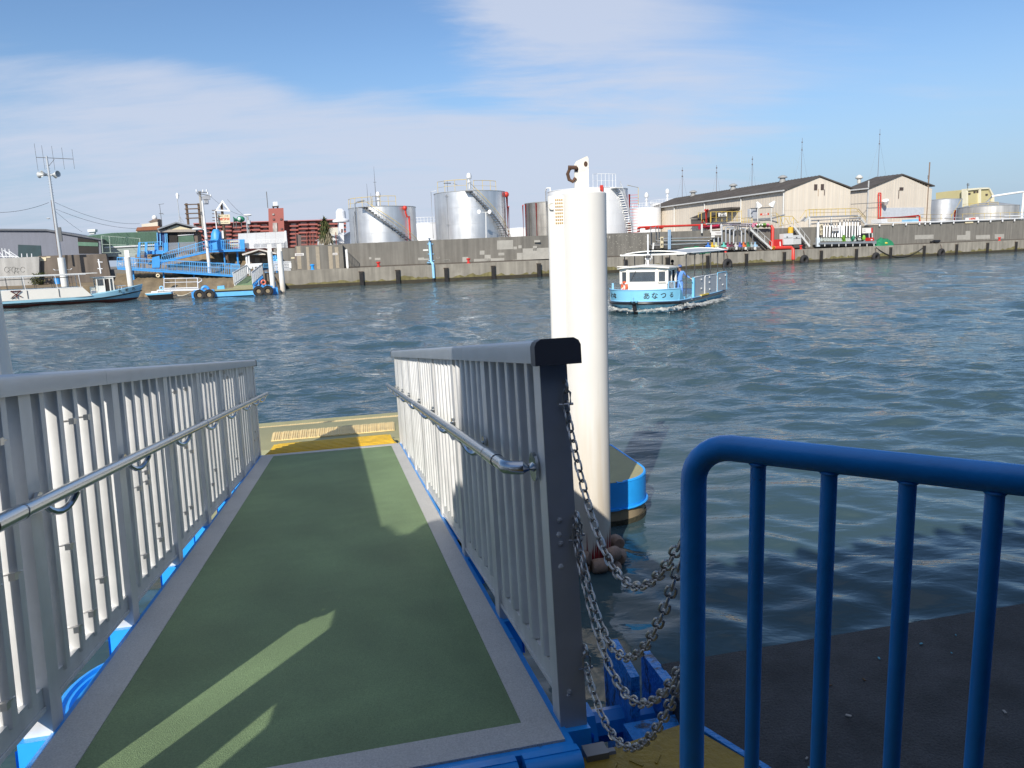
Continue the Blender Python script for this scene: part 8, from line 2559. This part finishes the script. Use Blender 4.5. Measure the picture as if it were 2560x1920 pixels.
MB().prism([KB(c9(*a), 1.2) for a in ((1170, 800), (1975, 785), (1975, 820), (1170, 838))], BN * .6).build('dark_underside', DARKST, p2k)
rs = np.random.RandomState(6)
GRV = mat('bright_green_valve', (.18, .42, .03), .5); DGV = mat('dark_green_valve', (.02, .18, .10), .5); CPL = mat('pale_coupling', (.50, .54, .50), .4, .4, .15, 3)
for k in range(26):
    x = 1160 + k * 27; m_ = GRV if k in (13, 14) else DGV if k in (18, 19) else BLACK if k in (21, 24) else CPL
    MB().lathe(KB(c9(x, 760), .9 + rs.uniform(0, .5)), [(0, 0), (.2, 0), (.26, .08), (.26, .28), (.14, .36), (.14, .55), (.2, .6), (0, .62)], 9).build('coupling', m_, p2k)
MB().torus(KB(c9(1780, 710), 1.0), BN, .75, .1, 18, 6, sx=1.2, sy=.6, X=BD).build('hose_loop', BLACK, p2k)
for x, m_ in ((1530, GRV), (1530, GRV), (1680, DGV), (1840, GRV)): MB().ball(KB(c9(x, 700), .9), .42, 8, sc=(.7, .7, 1.1)).build('valve', m_, p2k)
board('notice_board', 'white notice hung among the upright pipes of the right rack', 'notice', [c9(*a) for a in ((1360, 538), (1462, 535), (1462, 596), (1360, 600))], KB, 1.2, .05, SIGNW, lines=GREYLINE)
nb_ = board('notice_board', 'large white notice with red edge right of the right pipe rack', 'notice', [c9(*a) for a in ((1818, 555), (1972, 550), (1975, 628), (1820, 634))], KB, 1.4, .06, SIGNW, lines=[(.08, .3, .6, .68), (.08, .3, .3, .38)])
MB().prism([KB(c9(*a), 1.36) for a in ((1955, 551), (1978, 550), (1980, 628), (1957, 629))], BN * .05).build('red_edge', RED, nb_)
for x in (1920, 1970): MB().bar(KB(c9(x, 630), 1.4), KB(c9(x + 6, 745), 1.2), .09).build('notice_post', STEELW, nb_)
rb = thing('fire_box', 'small red box at the right end of the hose tray', 'box', tuple(KB(c9(1960, 750), 1)))
slab(MB(), c9, [(1925, 702), (1995, 698), (1998, 748), (1930, 752)], KB, 1.0, .8).build('box_body', RED, rb)
slab(MB(), c9, [(1950, 725), (1975, 724), (1975, 740), (1950, 741)], KB, .97, .03).build('box_label', WHITE, rb)
def tarp(label, c0, w_, d__, h_, seed):
    rs_t = np.random.RandomState(seed); t = thing('tarpaulin', label, 'tarpaulin', (c0.x, c0.y, zq)); q = MB(); vs = []
    n1, n2 = 16, 8
    for i in range(n1 + 1):
        for j in range(n2 + 1):
            f, g = i / n1 * 2 - 1, j / n2 * 2 - 1
            e = max(0, 1 - abs(f) ** 3) * max(0, 1 - abs(g) ** 3)
            vs.append(V3((c0.x, c0.y, zq)) + BD * f * w_ + BN * g * d__ + ZUP * (h_ * e ** .6 * (1 + rs_t.normal(0, .12))))
    q.add(vs, [(i * (n2 + 1) + j, i * (n2 + 1) + j + 1, (i + 1) * (n2 + 1) + j + 1, (i + 1) * (n2 + 1) + j) for i in range(n1) for j in range(n2)])
    q.build('cloth', mat('green_tarp', (.02, .20, .09), .6, 0, .2, 2), t)


tarp('green tarpaulin heap right of the right pipe rack', KB(c7(705, 870), 1.3), 2.1, .9, 1.15, 1)
tarp('green tarpaulin heap behind the ferry canopy at the left pipe rack', KB(c6(660, 940), 1.2), 2.6, .8, .95, 2)
yb2 = thing('yellow_bag', 'small yellow bag lying before the right green tarpaulin', 'bag', tuple(KB(c7(740, 888), .6)))
MB().ball(KB(c7(740, 884), .6) + ZUP * .0, .3, 10, sc=(1.3, .8, .6)).build('bag', mat('yellow_bag', (.6, .5, .08), .6), yb2)
bl_ = thing('red_shed', 'small dark red hut between the large white tank and the background tank', 'shed', tuple(KB(c4(1950, 680), 30)))
slab(MB(), c4, [(1935, 600), (1978, 600), (1980, 690), (1935, 690)], KB, 30, 5).build('wall', mat('dark_red_wall', (.16, .05, .04), .8), bl_)
slab(MB(), c4, [(1928, 592), (1950, 580), (1985, 590), (1985, 602), (1928, 602)], KB, 29.5, 6).build('roof', mat('dark_red_roof', (.22, .07, .05), .7), bl_)
slab(MB(), c4, [(1938, 615), (1952, 614), (1952, 635), (1938, 636)], KB, 29.8, .3).build('window', SIGNC, bl_)
